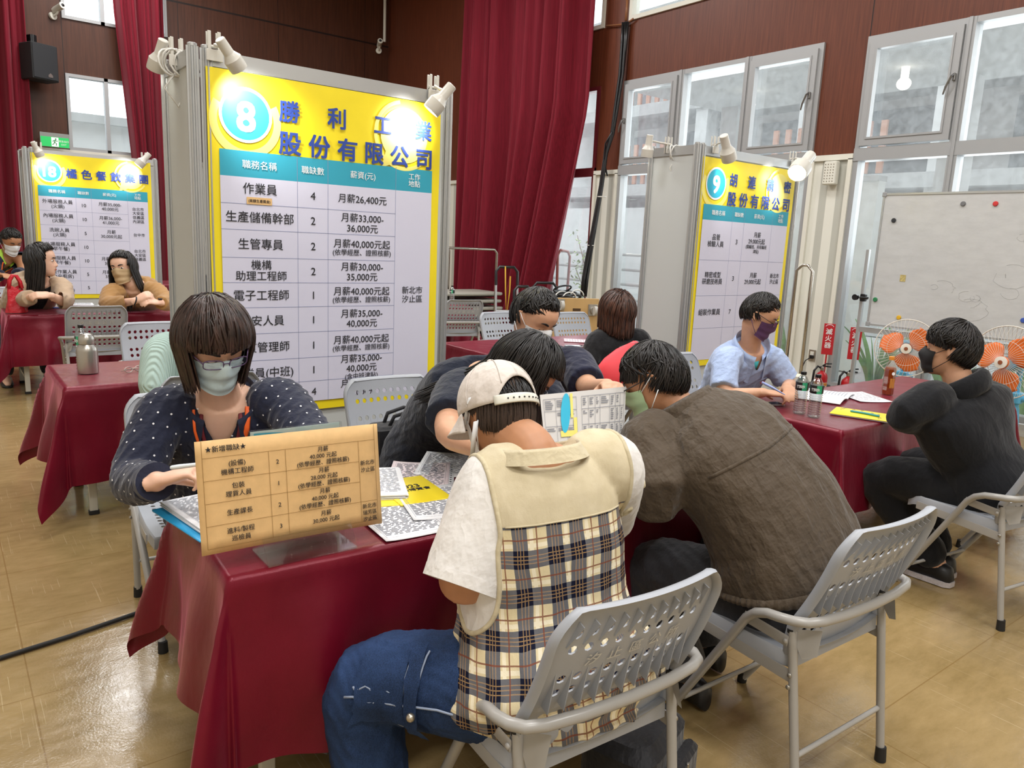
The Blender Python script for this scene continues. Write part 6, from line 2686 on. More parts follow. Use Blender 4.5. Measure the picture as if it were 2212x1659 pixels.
for (a, b, cols) in ((.03, .40, (.03, .16, .28, .40)), (.46, .98, (.46, .54, .62, .68, .80, .87, .93, .98))):
    for v in (.07, .24, .45, .66, .86):
        for k in range(8):
            lq(g, a+(b-a)*k/8, v, a+(b-a)*(k+1)/8, v+.006)
    for u in cols:
        lq(g, u, .07, u+.003, .86)
    for (c_, d_) in zip(cols, cols[1:]):
        for (v0, v1) in ((.08, .23), (.25, .44), (.46, .65), (.67, .85)):
            if rg.random() < .8:
                for k in range(rg.choice((2, 4, 6))):
                    vv = v0+.02+.026*k
                    if vv < v1-.01:
                        lq(g, c_+.015, vv, c_+.015+(d_-c_-.03)*rg.uniform(.5, 1), vv+.012)
part('print', g, M_ptxt, t, 0)
g = G()
for k in range(20):
    a0, a1 = 6.283*k/20, 6.283*(k+1)/20
    e = lambda a, s_: sur(.27+.055*math.cos(a)*s_-.02*math.sin(a)*s_, .28+.27*math.sin(a)*s_, .004)
    g.add([sur(.27, .28, .004), e(a0, 1), e(a1, 1)], [(0, 1, 2)])
part('cyan_mark', g, M_cyan, t, 0)
g = G()
lq(g, .33, .02, .36, .35, .0038)
lq(g, .36, .35, .40, .62, .0038)
lq(g, .20, .52, .36, .60, .0036)
part('yellow_mark', g, mat('pale_yellow_mark', '#e6dc74', .6), t, 0)


def bottle(loc, label, h=.225, r=.033, cap=M_black, liquid=None, labelband=True, group=None, txt='竹炭水', cat='bottle'):
    t = thing('water_bottle', label, cat, loc, R(-38), group)
    k = h/.225
    prof = [(.004, .004), (r*.8, 0), (r, .008*k)]
    z = .012*k
    while z < .125*k:
        prof += [(r, z), (r*.86, z+.005*k), (r, z+.010*k)]
        z += .012*k
    prof += [(r, .132*k), (r*1.0, .168*k), (r*.86, .182*k), (r*.62, .197*k), (.0135, .206*k), (.0125, .212*k)]
    part('shell', G().lathe(prof, n=28), M_pet if liquid is None else liquid, t, 180)
    part('cap', G().lathe([(.0145, .209*k), (.0150, .211*k), (.0150, .2235*k), (.013, .225*k)], n=24), cap, t, 35)
    if labelband:
        z0, z1 = .128*k, .170*k
        part('label', G().lathe([(r*1.012, z0), (r*1.02, z0+.001), (r*1.02, z1-.001), (r*1.012, z1)], n=28), M_black, t, 35)
        g = G()
        for a0, a1, m in ((-20, 25, 1),):
            for i in range(6):
                b0, b1 = R(a0+(a1-a0)*i/6-90), R(a0+(a1-a0)*(i+1)/6-90)
                g.add([(r*1.03*math.cos(b0), r*1.03*math.sin(b0), z0), (r*1.03*math.cos(b1), r*1.03*math.sin(b1), z0), (r*1.03*math.cos(b1), r*1.03*math.sin(b1), z1), (r*1.03*math.cos(b0), r*1.03*math.sin(b0), z1)], [(0, 1, 2, 3)])
        part('green_panel', g, mat('green_label', '#35a878', .5), t, 180)
        g = G()
        for i, ch in enumerate(txt):
            a = R(-90-48+22*i-4)
            n_ = A((math.cos(a), math.sin(a), 0))
            write(g, ch, 0, 0, .0135*k*1.4, (n_*r*1.035+A((0, 0, (z0+z1)/2)), A((-math.sin(a), math.cos(a), 0)), A((0, 0, 1))), .012)
        part('lettering', g, M_inkw, t, 0)
    return t


bottle(on(1726, 893), 'left one of two clear water bottles on the right-hand table', group='clear water bottles')
bottle(on(1757, 901), 'right one of two clear water bottles, beside the yellow booklet', group='clear water bottles')
bottle((.62, 4.80, ZT), 'clear water bottle standing behind the steel flask', h=.26, group='clear water bottles')
bottle(on(976, 655), 'clear water bottle on the far table beside the grey tables', h=.23, group='clear water bottles')
bottle((.02, 10.35, ZT), 'clear water bottle with a green label at the far left table', h=.25, r=.036, group='clear water bottles')
# amber tea bottle
q_ = on(1916, 852)
t = thing('tea_bottle', 'amber tea bottle with an orange cap in front of the man in black', 'bottle', q_, R(-30))
pr = [(.02, .0), (.033, .003), (.035, .012), (.035, .06), (.0325, .075), (.035, .09), (.035, .155), (.034, .165), (.014, .212), (.013, .220)]
g = G()
for k in range(len(pr)):
    pass
part('shell', G().lathe(pr, n=8), clear('bottle_shell', (.95, .93, .9), .22, rough=.06), t, 20)
M_tea = NT('amber_tea')
M_tea.b.inputs['Base Color'].default_value = lin('#b5541c')
M_tea.b.inputs['Roughness'].default_value = .12
M_tea.b.inputs['Transmission Weight'].default_value = .45
part('tea', G().lathe([(r*.95, z) for r, z in pr[:-2]]+[(.027, .172)], n=8), M_tea.m, t, 20)
part('cap', G().lathe([(.0155, .216), (.016, .218), (.016, .236), (.014, .238)], n=24), mat('orange_cap', '#d98a2b', .4), t, 35)
g = G()
g.lathe([(.010, 0), (.010, .001)], (0, 0, 0), 16, np.array([[1, 0, 0], [0, 0, -1], [0, 1, 0]]))
g.v = [(v[0], v[1]-.0345, v[2]+.135) for v in g.v]
part('label_badge', g, M_inkw, t)
part('label_panel', G().box((0, -.0335, .075), (.030, .001, .06)), mat('ochre_label', '#b87a32', .5), t)
# steel flask
t = thing('steel_flask', 'brushed steel vacuum flask on the table behind the dotted blouse', 'flask', on(191, 806))
part('body', G().lathe([(.045, 0), (.052, .004), (.053, .02), (.053, .125), (.050, .145), (.040, .160), (.038, .163)], n=40), M_steel, t, 40)
part('lid', G().lathe([(.038, .164), (.040, .166), (.041, .185), (.039, .205), (.030, .219), (.012, .224)], n=40), M_steel, t, 40)
t = thing('folded_spectacles', 'small folded spectacles lying on the burgundy cloth by the steel flask', 'spectacles', on(289, 804), R(25))
for sx in (-1, 1):
    part('rim', G().tube([(sx*.032+.024*math.cos(a), .016*math.sin(a)*.3, .018+.015*math.sin(a)) for a in np.linspace(0, 6.28, 17)[:-1]], .0022, 6, closed=True), M_steel, t, 180)
    part('temple', G().tube([(sx*.058, .0, .022), (sx*.03, .025+sx*.006, .018), (-sx*.05, .035+sx*.008, .006)], .002, 6), M_steel, t, 180)
part('bridge', G().tube([(-.009, 0, .020), (0, -.002, .024), (.009, 0, .020)], .002, 6), M_steel, t, 180)


def phone(loc, ang, label, m=None):
    t = thing('mobile_phone', label, 'phone', loc, ang)
    part('case', G().rbox((0, 0, .0045), (.075, .158, .009), .011), m or mat('silver_phone_edge', '#c9ccd0', .3, .5), t)
    part('screen', G().rbox((0, 0, .0094), (.069, .150, .001), .009), mat('dark_phone_glass', '#1b1d22', .08), t)
    return t


phone(on(1661, 874), R(64), 'silver-edged phone lying in front of the man in the light blue shirt')
phone(on(1240, 749), R(60), 'dark phone on the table left of the woman in the black tee')
phone(on(76, 664), R(80), 'black phone beside the red carrier bag', M_black)
sheet(on(1255, 737), R(50), 'pale pink sheet on the table before the woman in the black tee', seed=12, m=mat('pale_pink_sheet', '#e6cfd6', .7), lines=10)
# papers of the right-hand table
t = thing('open_magazine', 'open white brochure in front of the man in the light blue shirt', 'brochure', on(1775, 856), R(18))
for sx in (-1, 1):
    part('page', G().grid(lambda u, v: (sx*u*.21, (v-.5)*.29, .004+.016*math.sin(3.14*u)*(1-.4*u)), 10, 6, .003), M_paper, t, 180)
    g = G()
    rg = random.Random(sx+4)
    for i in range(14):
        u0 = rg.uniform(.1, .2)
        zz = lambda u: .0055+.016*math.sin(3.14*u)*(1-.4*u)+.001
        for k in range(8):
            a, b = u0+k*.085, u0+(k+.8)*.085
            y = -.12+.018*i
            g.add([(sx*a*.21, y, zz(a)), (sx*b*.21, y, zz(b)), (sx*b*.21, y+.005, zz(b)), (sx*a*.21, y+.005, zz(a))], [(0, 1, 2, 3)])
    part('print', g, mat('faint_print', '#a9adb8', .8), t, 0)
sheet(on(1860, 858), R(-28), 'white sheet reaching towards the amber tea bottle', seed=14, lines=12, curl=.01)
a, b = onz(1783, 889, ZT), onz(1938, 912, ZT)
t = thing('yellow_magazine', 'yellow magazine with a teal pen on it at the corner of the right-hand table', 'booklet', on(1862, 898), math.atan2(b[1]-a[1], b[0]-a[0])+R(90))
part('pages', G().rbox((0, 0, .004), (.205, .285, .006), .003), M_paper, t)
part('cover', G().rbox((0, 0, .0085), (.21, .29, .002), .003), M_ybook, t)
g = G()
rg = random.Random(2)
for i in range(9):
    x, y = rg.uniform(-.08, .08), rg.uniform(-.11, .11)
    g.tube([(x, y, .0098), (x+.02, y+.01, .0098), (x+.03, y-.006, .0098), (x+.045, y+.008, .0098)], .0012, 5)
part('cover_print', g, mat('grey_cover_print', '#8d8a6a', .7), t, 180)
solo('ballpoint_pen', G().tube([A(on(1838, 894))+A((0, 0, .0155)), A(on(1868, 899))+A((0, 0, .0155)), A(on(1897, 905))+A((0, 0, .0155))], [.0055, .006, .006], 10, round_=True), mat('teal_pen', '#3b9aa5', .35), 'teal and white pen lying on the yellow magazine', 'pen')
t = thing('tissue_box', 'small teal and cream box at the far side of the right-hand table', 'box', on(1716, 829), R(20))
part('box', G().rbox((0, 0, .03), (.13, .07, .06), .004), mat('cream_card', '#d6d0bd', .6), t)
part('side_panel', G().box((0, -.036, .03), (.12, .001, .045)), mat('teal_card', '#3a7f88', .6), t)

# far left table: red carrier, papers, sunglasses
t = thing('carrier_bag', 'red carrier bag on the table beside the woman in the beige blazer', 'bag', on(37, 676), R(10))
M_redbag = mat('red_thin_plastic', '#c21f2f', .35, var=.12, vs=14, bump=.6, bs=18, bd=.02)


def bagf(u, v):
    a = 6.283*u
    w, d = .085*(1-.35*v)+.008*math.sin(5*a+4*v), .055*(1-.5*v)+.006*math.sin(4*a)
    return (w*math.cos(a), d*math.sin(a), .005+.22*v+.02*v*math.sin(2*a))


part('pouch', G().grid(bagf, 36, 12), M_redbag, t, 180)
for sy in (-1, 1):
    part('handle', G().tube([(-.05, sy*.02, .22), (-.04, sy*.016, .29), (-.012, sy*.012, .335), (.015, sy*.012, .33), (.04, sy*.016, .28), (.05, sy*.02, .22)], 1.0, 6, flat=(.014, .003, (0, 1, 0))), M_redbag, t, 180)
stack(on(171, 660), R(-6), 'pile of white forms in front of the woman in the beige blazer', 7, .25, .24)
sheet(on(245, 661), R(8), 'white sheets in front of the woman in the caramel sweater', .25, .22, seed=16, lines=8)
sheet(on(362, 664), R(-12), 'pink sheet at the right end of the far women’s table', .24, .26, seed=18, lines=9, m=mat('pink_sheet', '#e8b9c8', .7))
t = thing('sunglasses', 'dark sunglasses on the papers before the caramel sweater', 'sunglasses', on(314, 660), R(10))
for sx in (-1, 1):
    part('dark_lens', G().ell((sx*.036, 0, .02), (.032, .006, .024)), M_black, t, 180)
    part('temple', G().tube([(sx*.066, .0, .03), (sx*.066, .06, .03), (sx*.064, .12, .012)], .003, 6), M_black, t, 180)
part('bridge', G().tube([(-.01, 0, .028), (.01, 0, .028)], .003, 6), M_black, t, 180)
for i, (px, py, an) in enumerate(((118, 666, 20), (130, 667, -30))):
    solo('ballpoint_pen', G().tube([(-.065, 0, .006), (.065, 0, .006)], .006, 8, round_=True), mat('blue_pen', '#5d74b8', .35), ('blue pen nearer the black phone' if i == 0 else 'blue pen crossing it nearer the white forms')+' on the women’s table', 'pen', on(px, py), R(an), 'blue pens on the women’s table')

# bags and floor things
t = thing('black_briefcase', 'black soft briefcase with two handles on the chair beside the bent-over woman', 'bag', (1.66, 2.93, .452), R(-4))
M_bag = fabric('black_nylon', '#16161a', .6)
part('body', G().rbox((0, 0, .135), (.36, .13, .27), .03), M_bag, t)
part('flap', G().rbox((0, -.068, .17), (.33, .012, .18), .02), M_bag, t)
for y in (-.03, .03):
    part('handle', G().tube([(-.10, y, .265), (-.08, y*1.2, .31), (0, y*1.3, .33), (.08, y*1.2, .31), (.10, y, .265)], .009, 8), M_bag, t, 180)
t = thing('black_backpack', 'black backpack on the floor under the nearest folding chair', 'bag', (1.46, 1.26, 0), R(20))
part('body', G().rbox((0, 0, .13), (.30, .22, .25), .06), M_bag, t)
part('pocket', G().rbox((.02, -.125, .10), (.22, .05, .16), .03), M_bag, t)
part('zip_pull', G().rbox((.02, -.152, .16), (.01, .006, .03), .002), M_steel, t)
# red bag on the chair of the woman in the black tee
c0 = J(1338, 792, 5.02)
t = thing('red_shoulder_bag', 'coral red bag with grey lining hung behind the woman in the black tee', 'bag', (c0[0], c0[1], c0[2]))
P5b = [J(1372, 748, 5.0)-c0, J(1352, 772, 4.95)-c0, J(1330, 800, 4.92)-c0, J(1305, 818, 4.92)-c0, J(1284, 826, 4.95)-c0]
part('red_panel', G().tube(P5b, [.04, .085, .11, .09, .03], 14, round_=True, flat=(1, .4, FWD)), mat('coral_nylon', '#e8414a', .6), t, 180)
P5c = [J(1374, 745, 5.06)-c0, J(1356, 762, 5.06)-c0, J(1342, 792, 5.06)-c0]
part('grey_strap', G().tube(P5c, [.03, .07, .04], 12, round_=True, flat=(1, .5, FWD)), mat('grey_padding', '#6c6a6d', .8), t, 180)
part('handle', G().tube([J(1358, 752, 5.0)-c0, J(1364, 742, 5.0)-c0, J(1376, 742, 5.0)-c0], .012, 8), mat('pink_strap', '#c9666e', .6), t, 180)
# crumpled plastic bag
g = G()
rg = np.random.default_rng(3)


def crump(u, v):
    a, b = 6.283*u, 3.1416*v
    r = 1+.25*math.sin(5*a+3*b)+.18*math.sin(9*b+2*a)+.1*math.sin(17*a)
    return (.15*r*math.sin(b)*math.cos(a), .10*r*math.sin(b)*math.sin(a), .03+.03*r*math.cos(b))


solo('plastic_bag', G().grid(crump, 48, 24), clear('crumpled_film', (.9, .9, .9), .35, rough=.12), 'crumpled clear plastic bag on the floor under the front table', 'bag', (.90, 2.02, .005), .3, smooth=20)
pts = [(-2.2, 2.75, .011), (-1.0, 2.88, .011), (-.35, 2.95, .011), (.073, 3.017, .011), (.293, 3.054, .011), (.528, 3.11, .011), (.9, 3.25, .011), (1.2, 3.75, .011)]
solo('floor_cable', G().tube(pts, .009, 8), M_rub, 'black cable lying across the tan floor towards the front table', 'cable', smooth=180)

# ================================================================== ALONG THE WALLS
# whiteboard on its stand
XBD = 7.0
t = thing('whiteboard', 'large mobile whiteboard with faint scribbles on an aluminium stand behind the fans', 'whiteboard', (XBD, 2.7, 0))
y0, y1, z0, z1 = 1.62-2.7, 3.60-2.7, .94, 2.13
M_wb = NT('worn_white_enamel')
vv = M_wb.coord('Object')
f = M_wb.noise(M_wb.coord('Object', (1, 2, 6)), 2.2, 7, .7)
M_wb.l(M_wb.ramp(f, [(.3, lin('#b5b6b6')), (.6, lin('#c0c1c1'))]), M_wb.b.inputs['Base Color'])
M_wb.b.inputs['Roughness'].default_value = .3
part('board', G().bb((-.008, y0, z0), (.008, y1, z1)), M_wb.m, t)
g = G()
g.bb((-.014, y0-.012, z0-.012), (.014, y1+.012, z0+.006)).bb((-.014, y0-.012, z1-.006), (.014, y1+.012, z1+.012))
g.bb((-.014, y0-.012, z0), (.014, y0+.006, z1)).bb((-.014, y1-.006, z0), (.014, y1+.012, z1))
part('edge_frame', g, M_post, t)
g = G()
for z, y in ((z0, y1), (z1, y1)):
    g.rbox((-.012, y, z), (.012, .04, .04), .006)
part('corner_cap', g, mat('grey_corner_cap', '#8f9193', .5), t)
g = G()
rg = random.Random(9)
for k in range(14):
    cy, cz, r_ = rg.uniform(y0+.2, y1-.2), rg.uniform(z0+.2, z1-.15), rg.uniform(.03, .16)
    a0, a1 = rg.uniform(0, 3), rg.uniform(3.5, 8)
    g.tube([(-.0088, cy+r_*math.cos(a0+(a1-a0)*i/16)*rg.uniform(.85, 1.1), cz+r_*.7*math.sin(a0+(a1-a0)*i/16)) for i in range(17)], .0007, 4)
part('faint_marks', g, mat('faint_marker', '#a9aaaa', .5), t, 180)
for y in (y1+.10, y0-.1):
    part('leg', G().rbox((.02, y, .83), (.04, .03, 1.60), .006), M_post, t)
    part('foot_bar', G().rbox((.02, y, .05), (.55, .035, .04), .006), M_post, t)
for z in (.88, .24):
    part('cross_bar', G().bb((.005, y0-.1, z-.025), (.035, y1+.1, z+.025)), M_post, t)
part('clamp_knob', G().cyl((-.05, y1+.14, 1.18), (-.02, y1+.14, 1.18), .028).cyl((-.03, y1+.10, 1.18), (-.03, y1+.02, 1.18), .012).rbox((0, y1+.08, 1.18), (.05, .05, .07), .01), M_black, t)
for px, py, c_, lb in ((2080, 440, '#6f7073', 'grey round magnet at the top of the whiteboard'), (2150, 440, '#c43536', 'red round magnet at the top of the whiteboard'), (1930, 476, '#2b2d30', 'small black magnet near the whiteboard’s left edge'),
                       (1890, 647, '#2f7a4d', 'green round magnet by the whiteboard’s clamp'), (1941, 686, '#d6a928', 'yellow round magnet at the whiteboard’s lower edge'), (2210, 692, '#3a55a5', 'blue round magnet at the whiteboard’s lower edge')):
    q_ = onx(px, py, XBD-.016)
    q_[2] = max(q_[2], z0+.03)
    q_[1] = min(q_[1], y1+2.7-.03)
    solo('board_magnet', G().lathe([(.001, 0), (.021, .0), (.021, .006), (.017, .012), (.001, .013)], n=20, m=np.array([[0, 0, -1.0], [0, 1, 0], [1, 0, 0]])), mat('magnet_'+c_[1:], c_, .4), lb, 'magnet', (XBD-.009, q_[1], q_[2]), 0, 'magnets on the whiteboard')
q_ = onx(1950, 601, XBD-.01)
solo('paper_sticker', G().box((0, 0, 0), (.002, .05, .06)), mat('mottled_sticker', '#b7a66a', .6, var=.3, vs=60), 'small patterned sticker on the whiteboard', 'sticker', (XBD-.0095, q_[1], q_[2]))

# fans
M_or = mat('translucent_orange_blade', '#e5722c', .35)
M_wire = mat('white_fan_wire', '#d6d2c8', .4)
M_fblue = mat('sky_blue_enamel', '#5fb2da', .35)


def fan(c, n, r, label):
    c = A(c)
    base = A((c[0]+n[0]*-.22, c[1]+n[1]*-.22, 0))
    t = thing('pedestal_fan', label, 'fan', base, 0, 'orange pedestal fans')
    m = basis(n)
    q_ = lambda x, y, z: (c-base)+m@A((x, y, z))
    g = G()
    for s_, dz in ((1, .05), (-1, -.07)):
        for k in range(48):
            a = 6.283*k/48
            pts = [q_(rr*math.cos(a+.25*(1-rr/r)), rr*math.sin(a+.25*(1-rr/r)), dz*math.cos(min(1, rr/r)**2*1.5)) for rr in np.linspace(.05, r, 7)]
            g.tube(pts, .0013, 4, cap=False)
        g.tube([q_(.6*r*math.cos(a), .6*r*math.sin(a), dz*.86) for a in np.linspace(0, 6.283, 33)[:-1]], .0016, 5, closed=True)
    g.tube([q_(r*math.cos(a), r*math.sin(a), 0) for a in np.linspace(0, 6.283, 49)[:-1]], .005, 6, closed=True)
    part('wire_cage', g, M_wire, t, 180)
    for k in range(3):
        a0 = 2.094*k+.5

        def bl(u, v):
            rr = .045+(r*.84-.045)*u
            sp = R(8+52*math.sin(3.14*min(.92, u*.85+.15)))
            a = a0+sp*(v-.5)*1.6+.35*u
            return q_(rr*math.cos(a), rr*math.sin(a), .012+.045*(v-.5)-.01*u)
        part('blade', G().grid(bl, 10, 8, .003), M_or, t, 180)
    part('hub', G().lathe([(.001, .02), (.04, .02), (.045, .035), (.03, .05), (.001, .055)], (c-base), 24, m), M_or, t, 40)
    part('centre_badge', G().lathe([(.001, .06), (.045, .058), (.045, .066), (.02, .070), (.001, .070)], (c-base), 24, m), mat('white_badge_plastic', '#e4ded2', .4), t, 40)
    part('badge_centre', G().lathe([(.001, .070), (.016, .0702), (.016, .074), (.001, .075)], (c-base), 16, m), mat('brown_badge', '#8a4a2a', .5), t, 40)
    part('motor', G().lathe([(.001, -.20), (.05, -.19), (.065, -.15), (.065, -.08), (.05, -.06), (.001, -.06)], (c-base), 24, m), M_fblue, t, 40)
    part('pole', G().cyl((0, 0, .30), (0, 0, c[2]-.06), .022).cyl((0, 0, .30), (0, 0, c[2]-.25), .03), M_fblue, t, 40)
    part('clamp', G().rbox((0, 0, c[2]-.28), (.09, .09, .09), .02).cyl((.0, -.09, c[2]-.28), (.0, -.04, c[2]-.28), .026), M_fblue, t)
    for k in range(4):
        a = .6+1.571*k
        part('leg', G().tube([(.02*math.cos(a), .02*math.sin(a), c[2]-.36), (.05*math.cos(a), .05*math.sin(a), .2), (.14*math.cos(a), .14*math.sin(a), .05), (.30*math.cos(a), .30*math.sin(a), .02)], .016, 10, round_=True), M_fblue, t, 180)
    return t


fan(onx(1957, 752, 6.85), nrm((-.95, -.45, .02)), .255, 'orange-bladed fan in front of the whiteboard beyond the man in black’s mask')
fan(onx(2172, 783, 6.25), nrm((-1, .15, .05)), .27, 'orange-bladed fan on sky blue legs behind the man in black')

# fire extinguishers and their signs


def extinguisher(loc, label, slabel):
    t = thing('fire_extinguisher', label, 'fire extinguisher', loc, R(-50), 'fire extinguishers by the window')
    part('cylinder', G().lathe([(.055, 0), (.062, .006), (.065, .03), (.065, .25), (.058, .28), (.035, .305), (.02, .315), (.018, .33)], n=28), M_red, t, 40)
    part('valve', G().lathe([(.02, .325), (.022, .33), (.02, .36), (.01, .37)], n=16), M_steel, t)
    part('lever', G().tube([(-.02, 0, .36), (.02, 0, .375), (.085, 0, .37)], .009, 8).tube([(.0, 0, .375), (.03, 0, .40), (.09, 0, .405)], .008, 8), M_black, t, 180)
    part('hose', G().tube([(-.015, 0, .35), (-.05, -.01, .37), (-.085, -.02, .32), (-.09, -.02, .2), (-.085, -.03, .08)], .012, 10), M_black, t, 180)
    V, F = [], []
    for i in range(13):
        a = R(-150+120*i/12)
        V += [(.0663*math.cos(a), .0663*math.sin(a), .06), (.0663*math.cos(a), .0663*math.sin(a), .20)]
    F = [(2*i, 2*i+2, 2*i+3, 2*i+1) for i in range(12)]
    part('label', G().add(V, F), mat('cream_label', '#e5dcc0', .5), t, 180)
    g = G()
    for z, m in ((.165, 0), (.115, 0)):
        V = []
        for i in range(13):
            a = R(-148+116*i/12)
            V += [(.0668*math.cos(a), .0668*math.sin(a), z), (.0668*math.cos(a), .0668*math.sin(a), z+.03)]
        g.add(V, F)
    part('label_stripes', g, mat('orange_label_band', '#d98b33', .5), t, 180)
    s = thing('extinguisher_sign', slabel, 'sign', (loc[0]+.10, loc[1]+.03, loc[2]), R(-62), 'fire extinguisher signs')
    part('stick', G().cyl((0, 0, 0), (0, 0, .50), .008, n=8), M_red, s)
    part('plate', G().rbox((0, 0, .66), (.115, .006, .34), .004), mat('sign_red', '#c0202a', .5), s)
    g = G()
    for k, ch in enumerate('滅火器'):
        write(g, ch, 0, .745-.075*k, .07, (A((0, -.0040, 0)), A((1, 0, 0)), A((0, 0, 1))), 0, heavy=.012)
    g.tube([(.042*math.cos(a), -.0042, .79+.03*math.sin(a)) for a in np.linspace(.3, 2.84, 9)], .003, 4)
    part('lettering', g, M_inkw, s, 0)


extinguisher((7.62, 4.36, 0.0), 'red fire extinguisher nearer the power outlet', 'red sign on a stick above the extinguisher nearer the power outlet')
extinguisher((7.55, 4.02, 0.0), 'red fire extinguisher beside the whiteboard leg', 'red sign on a stick half hidden by the whiteboard leg')
# outlet and lamp box
t = thing('power_outlet', 'wall power outlet with a black plug by the extinguishers', 'outlet', (XW-.02, 4.71, .42))
part('plate', G().rbox((-.004, 0, 0), (.008, .085, .13), .003), M_steel, t)
part('socket', G().rbox((-.010, 0, .01), (.006, .045, .07), .004), M_trimw, t)
part('plug', G().rbox((-.03, -.01, -.015), (.035, .04, .04), .008), M_black, t)
part('cord', G().tube([(-.05, -.01, -.02), (-.08, .03, -.06), (-.08, .08, -.2), (-.10, .1, -.40)], .006, 8), M_black, t, 180)
t = thing('emergency_lamp', 'cream perforated emergency lamp box high on the ribbed pillar', 'lamp', (XW-.03, 4.71, 2.45))
part('housing', G().rbox((-.05, 0, 0), (.09, .15, .25), .02), M_trimw, t)
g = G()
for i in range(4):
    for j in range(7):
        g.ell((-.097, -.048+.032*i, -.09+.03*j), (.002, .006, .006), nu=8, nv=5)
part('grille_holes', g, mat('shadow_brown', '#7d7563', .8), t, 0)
part('bracket', G().rbox((-.01, 0, .02), (.03, .06, .1), .004), M_black, t)

# chrome platform trolley beside booth 9
c0 = (7.15, 4.75, 0)
t = thing('platform_trolley', 'platform trolley with a bent chrome handle beside the booth with badge 9', 'trolley', c0)
a, b, c, d = [onx(px, py, 7.15)-A(c0) for px, py in ((1697, 795), (1702, 571), (1757, 574), (1745, 800))]
yA, yB, zt_ = a[1], c[1], (b[2]+c[2])/2
part('handle', G().tube([(0, yA, .16), (0, yA, zt_-.06), (0, yA-.06, zt_), (0, yB+.06, zt_), (0, yB, zt_-.06), (0, yB, .16)], .016, 10), M_chrome, t, 180)
part('platform', G().rbox((.28, (yA+yB)/2, .15), (.6, abs(yA-yB)+.06, .03), .02), M_black, t)
for x in (.05, .5):
    for y in (yA-.04, yB+.04):
        part('caster', G().cyl((x, y-.012, .055), (x, y+.012, .055), .055).rbox((x, y, .12), (.03, .04, .05), .006), M_rub, t)

# stacked grey folding tables on a rail trolley
tx, ty = 6.2, 9.7
M_gtab = mat('grey_table_edge', '#a3a196', .5)
for k in range(6):
    t = thing('folded_table', ['lowest', 'second lowest', 'third lowest', 'third highest', 'second highest', 'topmost'][k]+' grey folded table of the stack by the red curtain', 'table', (tx+.02*(k % 2), ty, .17+.108*k), R(2*(k % 3)-2), 'folded grey tables in a stack')
    part('top', G().rbox((0, 0, .045), (1.5, .75, .045), .06, seg=1), M_gtab, t)
    part('folded_frame', G().rbox((0, 0, .012), (1.3, .6, .022), .02), M_black, t)
t = thing('table_trolley', 'rail trolley with bent grey tubes holding the stacked grey tables', 'trolley', (tx-.2, ty-.1, 0))
part('platform', G().rbox((.2, .1, .14), (1.5, .8, .04), .03), M_black, t)
for k, (xa, xb, yy) in enumerate(((-.22, .72, -.36), (-.75, .45, .55))):
    part('rail', G().tube([(xa, yy, .16), (xa, yy, 1.38), (xa+.05, yy, 1.43), (xb-.05, yy, 1.43), (xb, yy, 1.38), (xb, yy, .16)], .018, 10), M_chrome, t, 180)
for x in (-.45, .85):
    for y in (-.2, .4):
        part('caster', G().cyl((x, y-.015, .055), (x, y+.015, .055), .055).cyl((x, y, .06), (x, y, .13), .015), M_rub, t)

# hand trucks
M_alt = mat('silver_truck_tube', '#c6c8cb', .3, .6)


def handtruck(cx, cy, w, h, rz, label, lean=.12):
    t = thing('hand_truck', label, 'hand truck', (cx, cy, 0), rz, 'folding hand trucks by the red curtain')
    P = lambda x, z, dy=0: (x, lean*z+dy, z)
    for s_ in (-1, 1):
        part('upright', G().tube([P(s_*w/2, .08), P(s_*w/2, h*.82)], .015, 10), M_alt, t, 60)
        part('wheel', G().cyl((s_*(w/2+.03)-.015, .06, .09), (s_*(w/2+.03)+.015, .06, .09), .09), M_rub, t, 40)
    part('grip', G().tube([P(-w/2, h*.80), P(-w/2, h-.06), P(-w/2+.05, h), P(w/2-.05, h), P(w/2, h-.06), P(w/2, h*.80)], .02, 10), M_black, t, 60)
    for z in (h*.52, h*.22):
        part('cross_bar', G().tube([P(-w/2, z), P(w/2, z)], .018, 10), M_alt, t, 60)
    part('toe_plate', G().rbox((0, -.12, .03), (w+.06, .26, .012), .02), M_alt, t)
    return t


q_ = ony(1097, 690, 8.0)
h1 = handtruck(q_[0], 8.0, .30, 1.22, R(-20), 'taller silver hand truck with a black grip and yellow strap')
handtruck(q_[0]+.08, 7.75, .24, .98, R(-20), 'shorter silver hand truck nested in front of the taller one')
q_ = ony(1178, 690, 8.2)
handtruck(q_[0], 8.2, .34, 1.0, R(-25), 'hand truck with only its black grip showing above the seated man')
solo('yellow_strap', G().tube([(-.03, .12, 1.23), (-.02, .10, .9), (.0, .07, .55), (.04, .10, .9), (.05, .13, 1.1)], 1.0, 5, flat=(.010, .003, (0, 1, 0))), mat('yellow_webbing', '#c89a2a', .7), 'yellow strap looped over the taller hand truck', 'strap', h1.location, R(-20), smooth=180)
q_ = ony(1218, 690, 9.2)
t = thing('garment_rail', 'dull red bent rail leaning by the edge of the red curtain', 'rail', (q_[0], 9.2, 0))
part('rail', G().tube([(-.16, 0, .02), (-.12, .1, 1.38), (-.06, .11, 1.46), (.10, .11, 1.44), (.14, .10, 1.36), (.02, 0, .02)], .022, 10), mat('dull_red_tube', '#8a4a42', .4), t, 180)

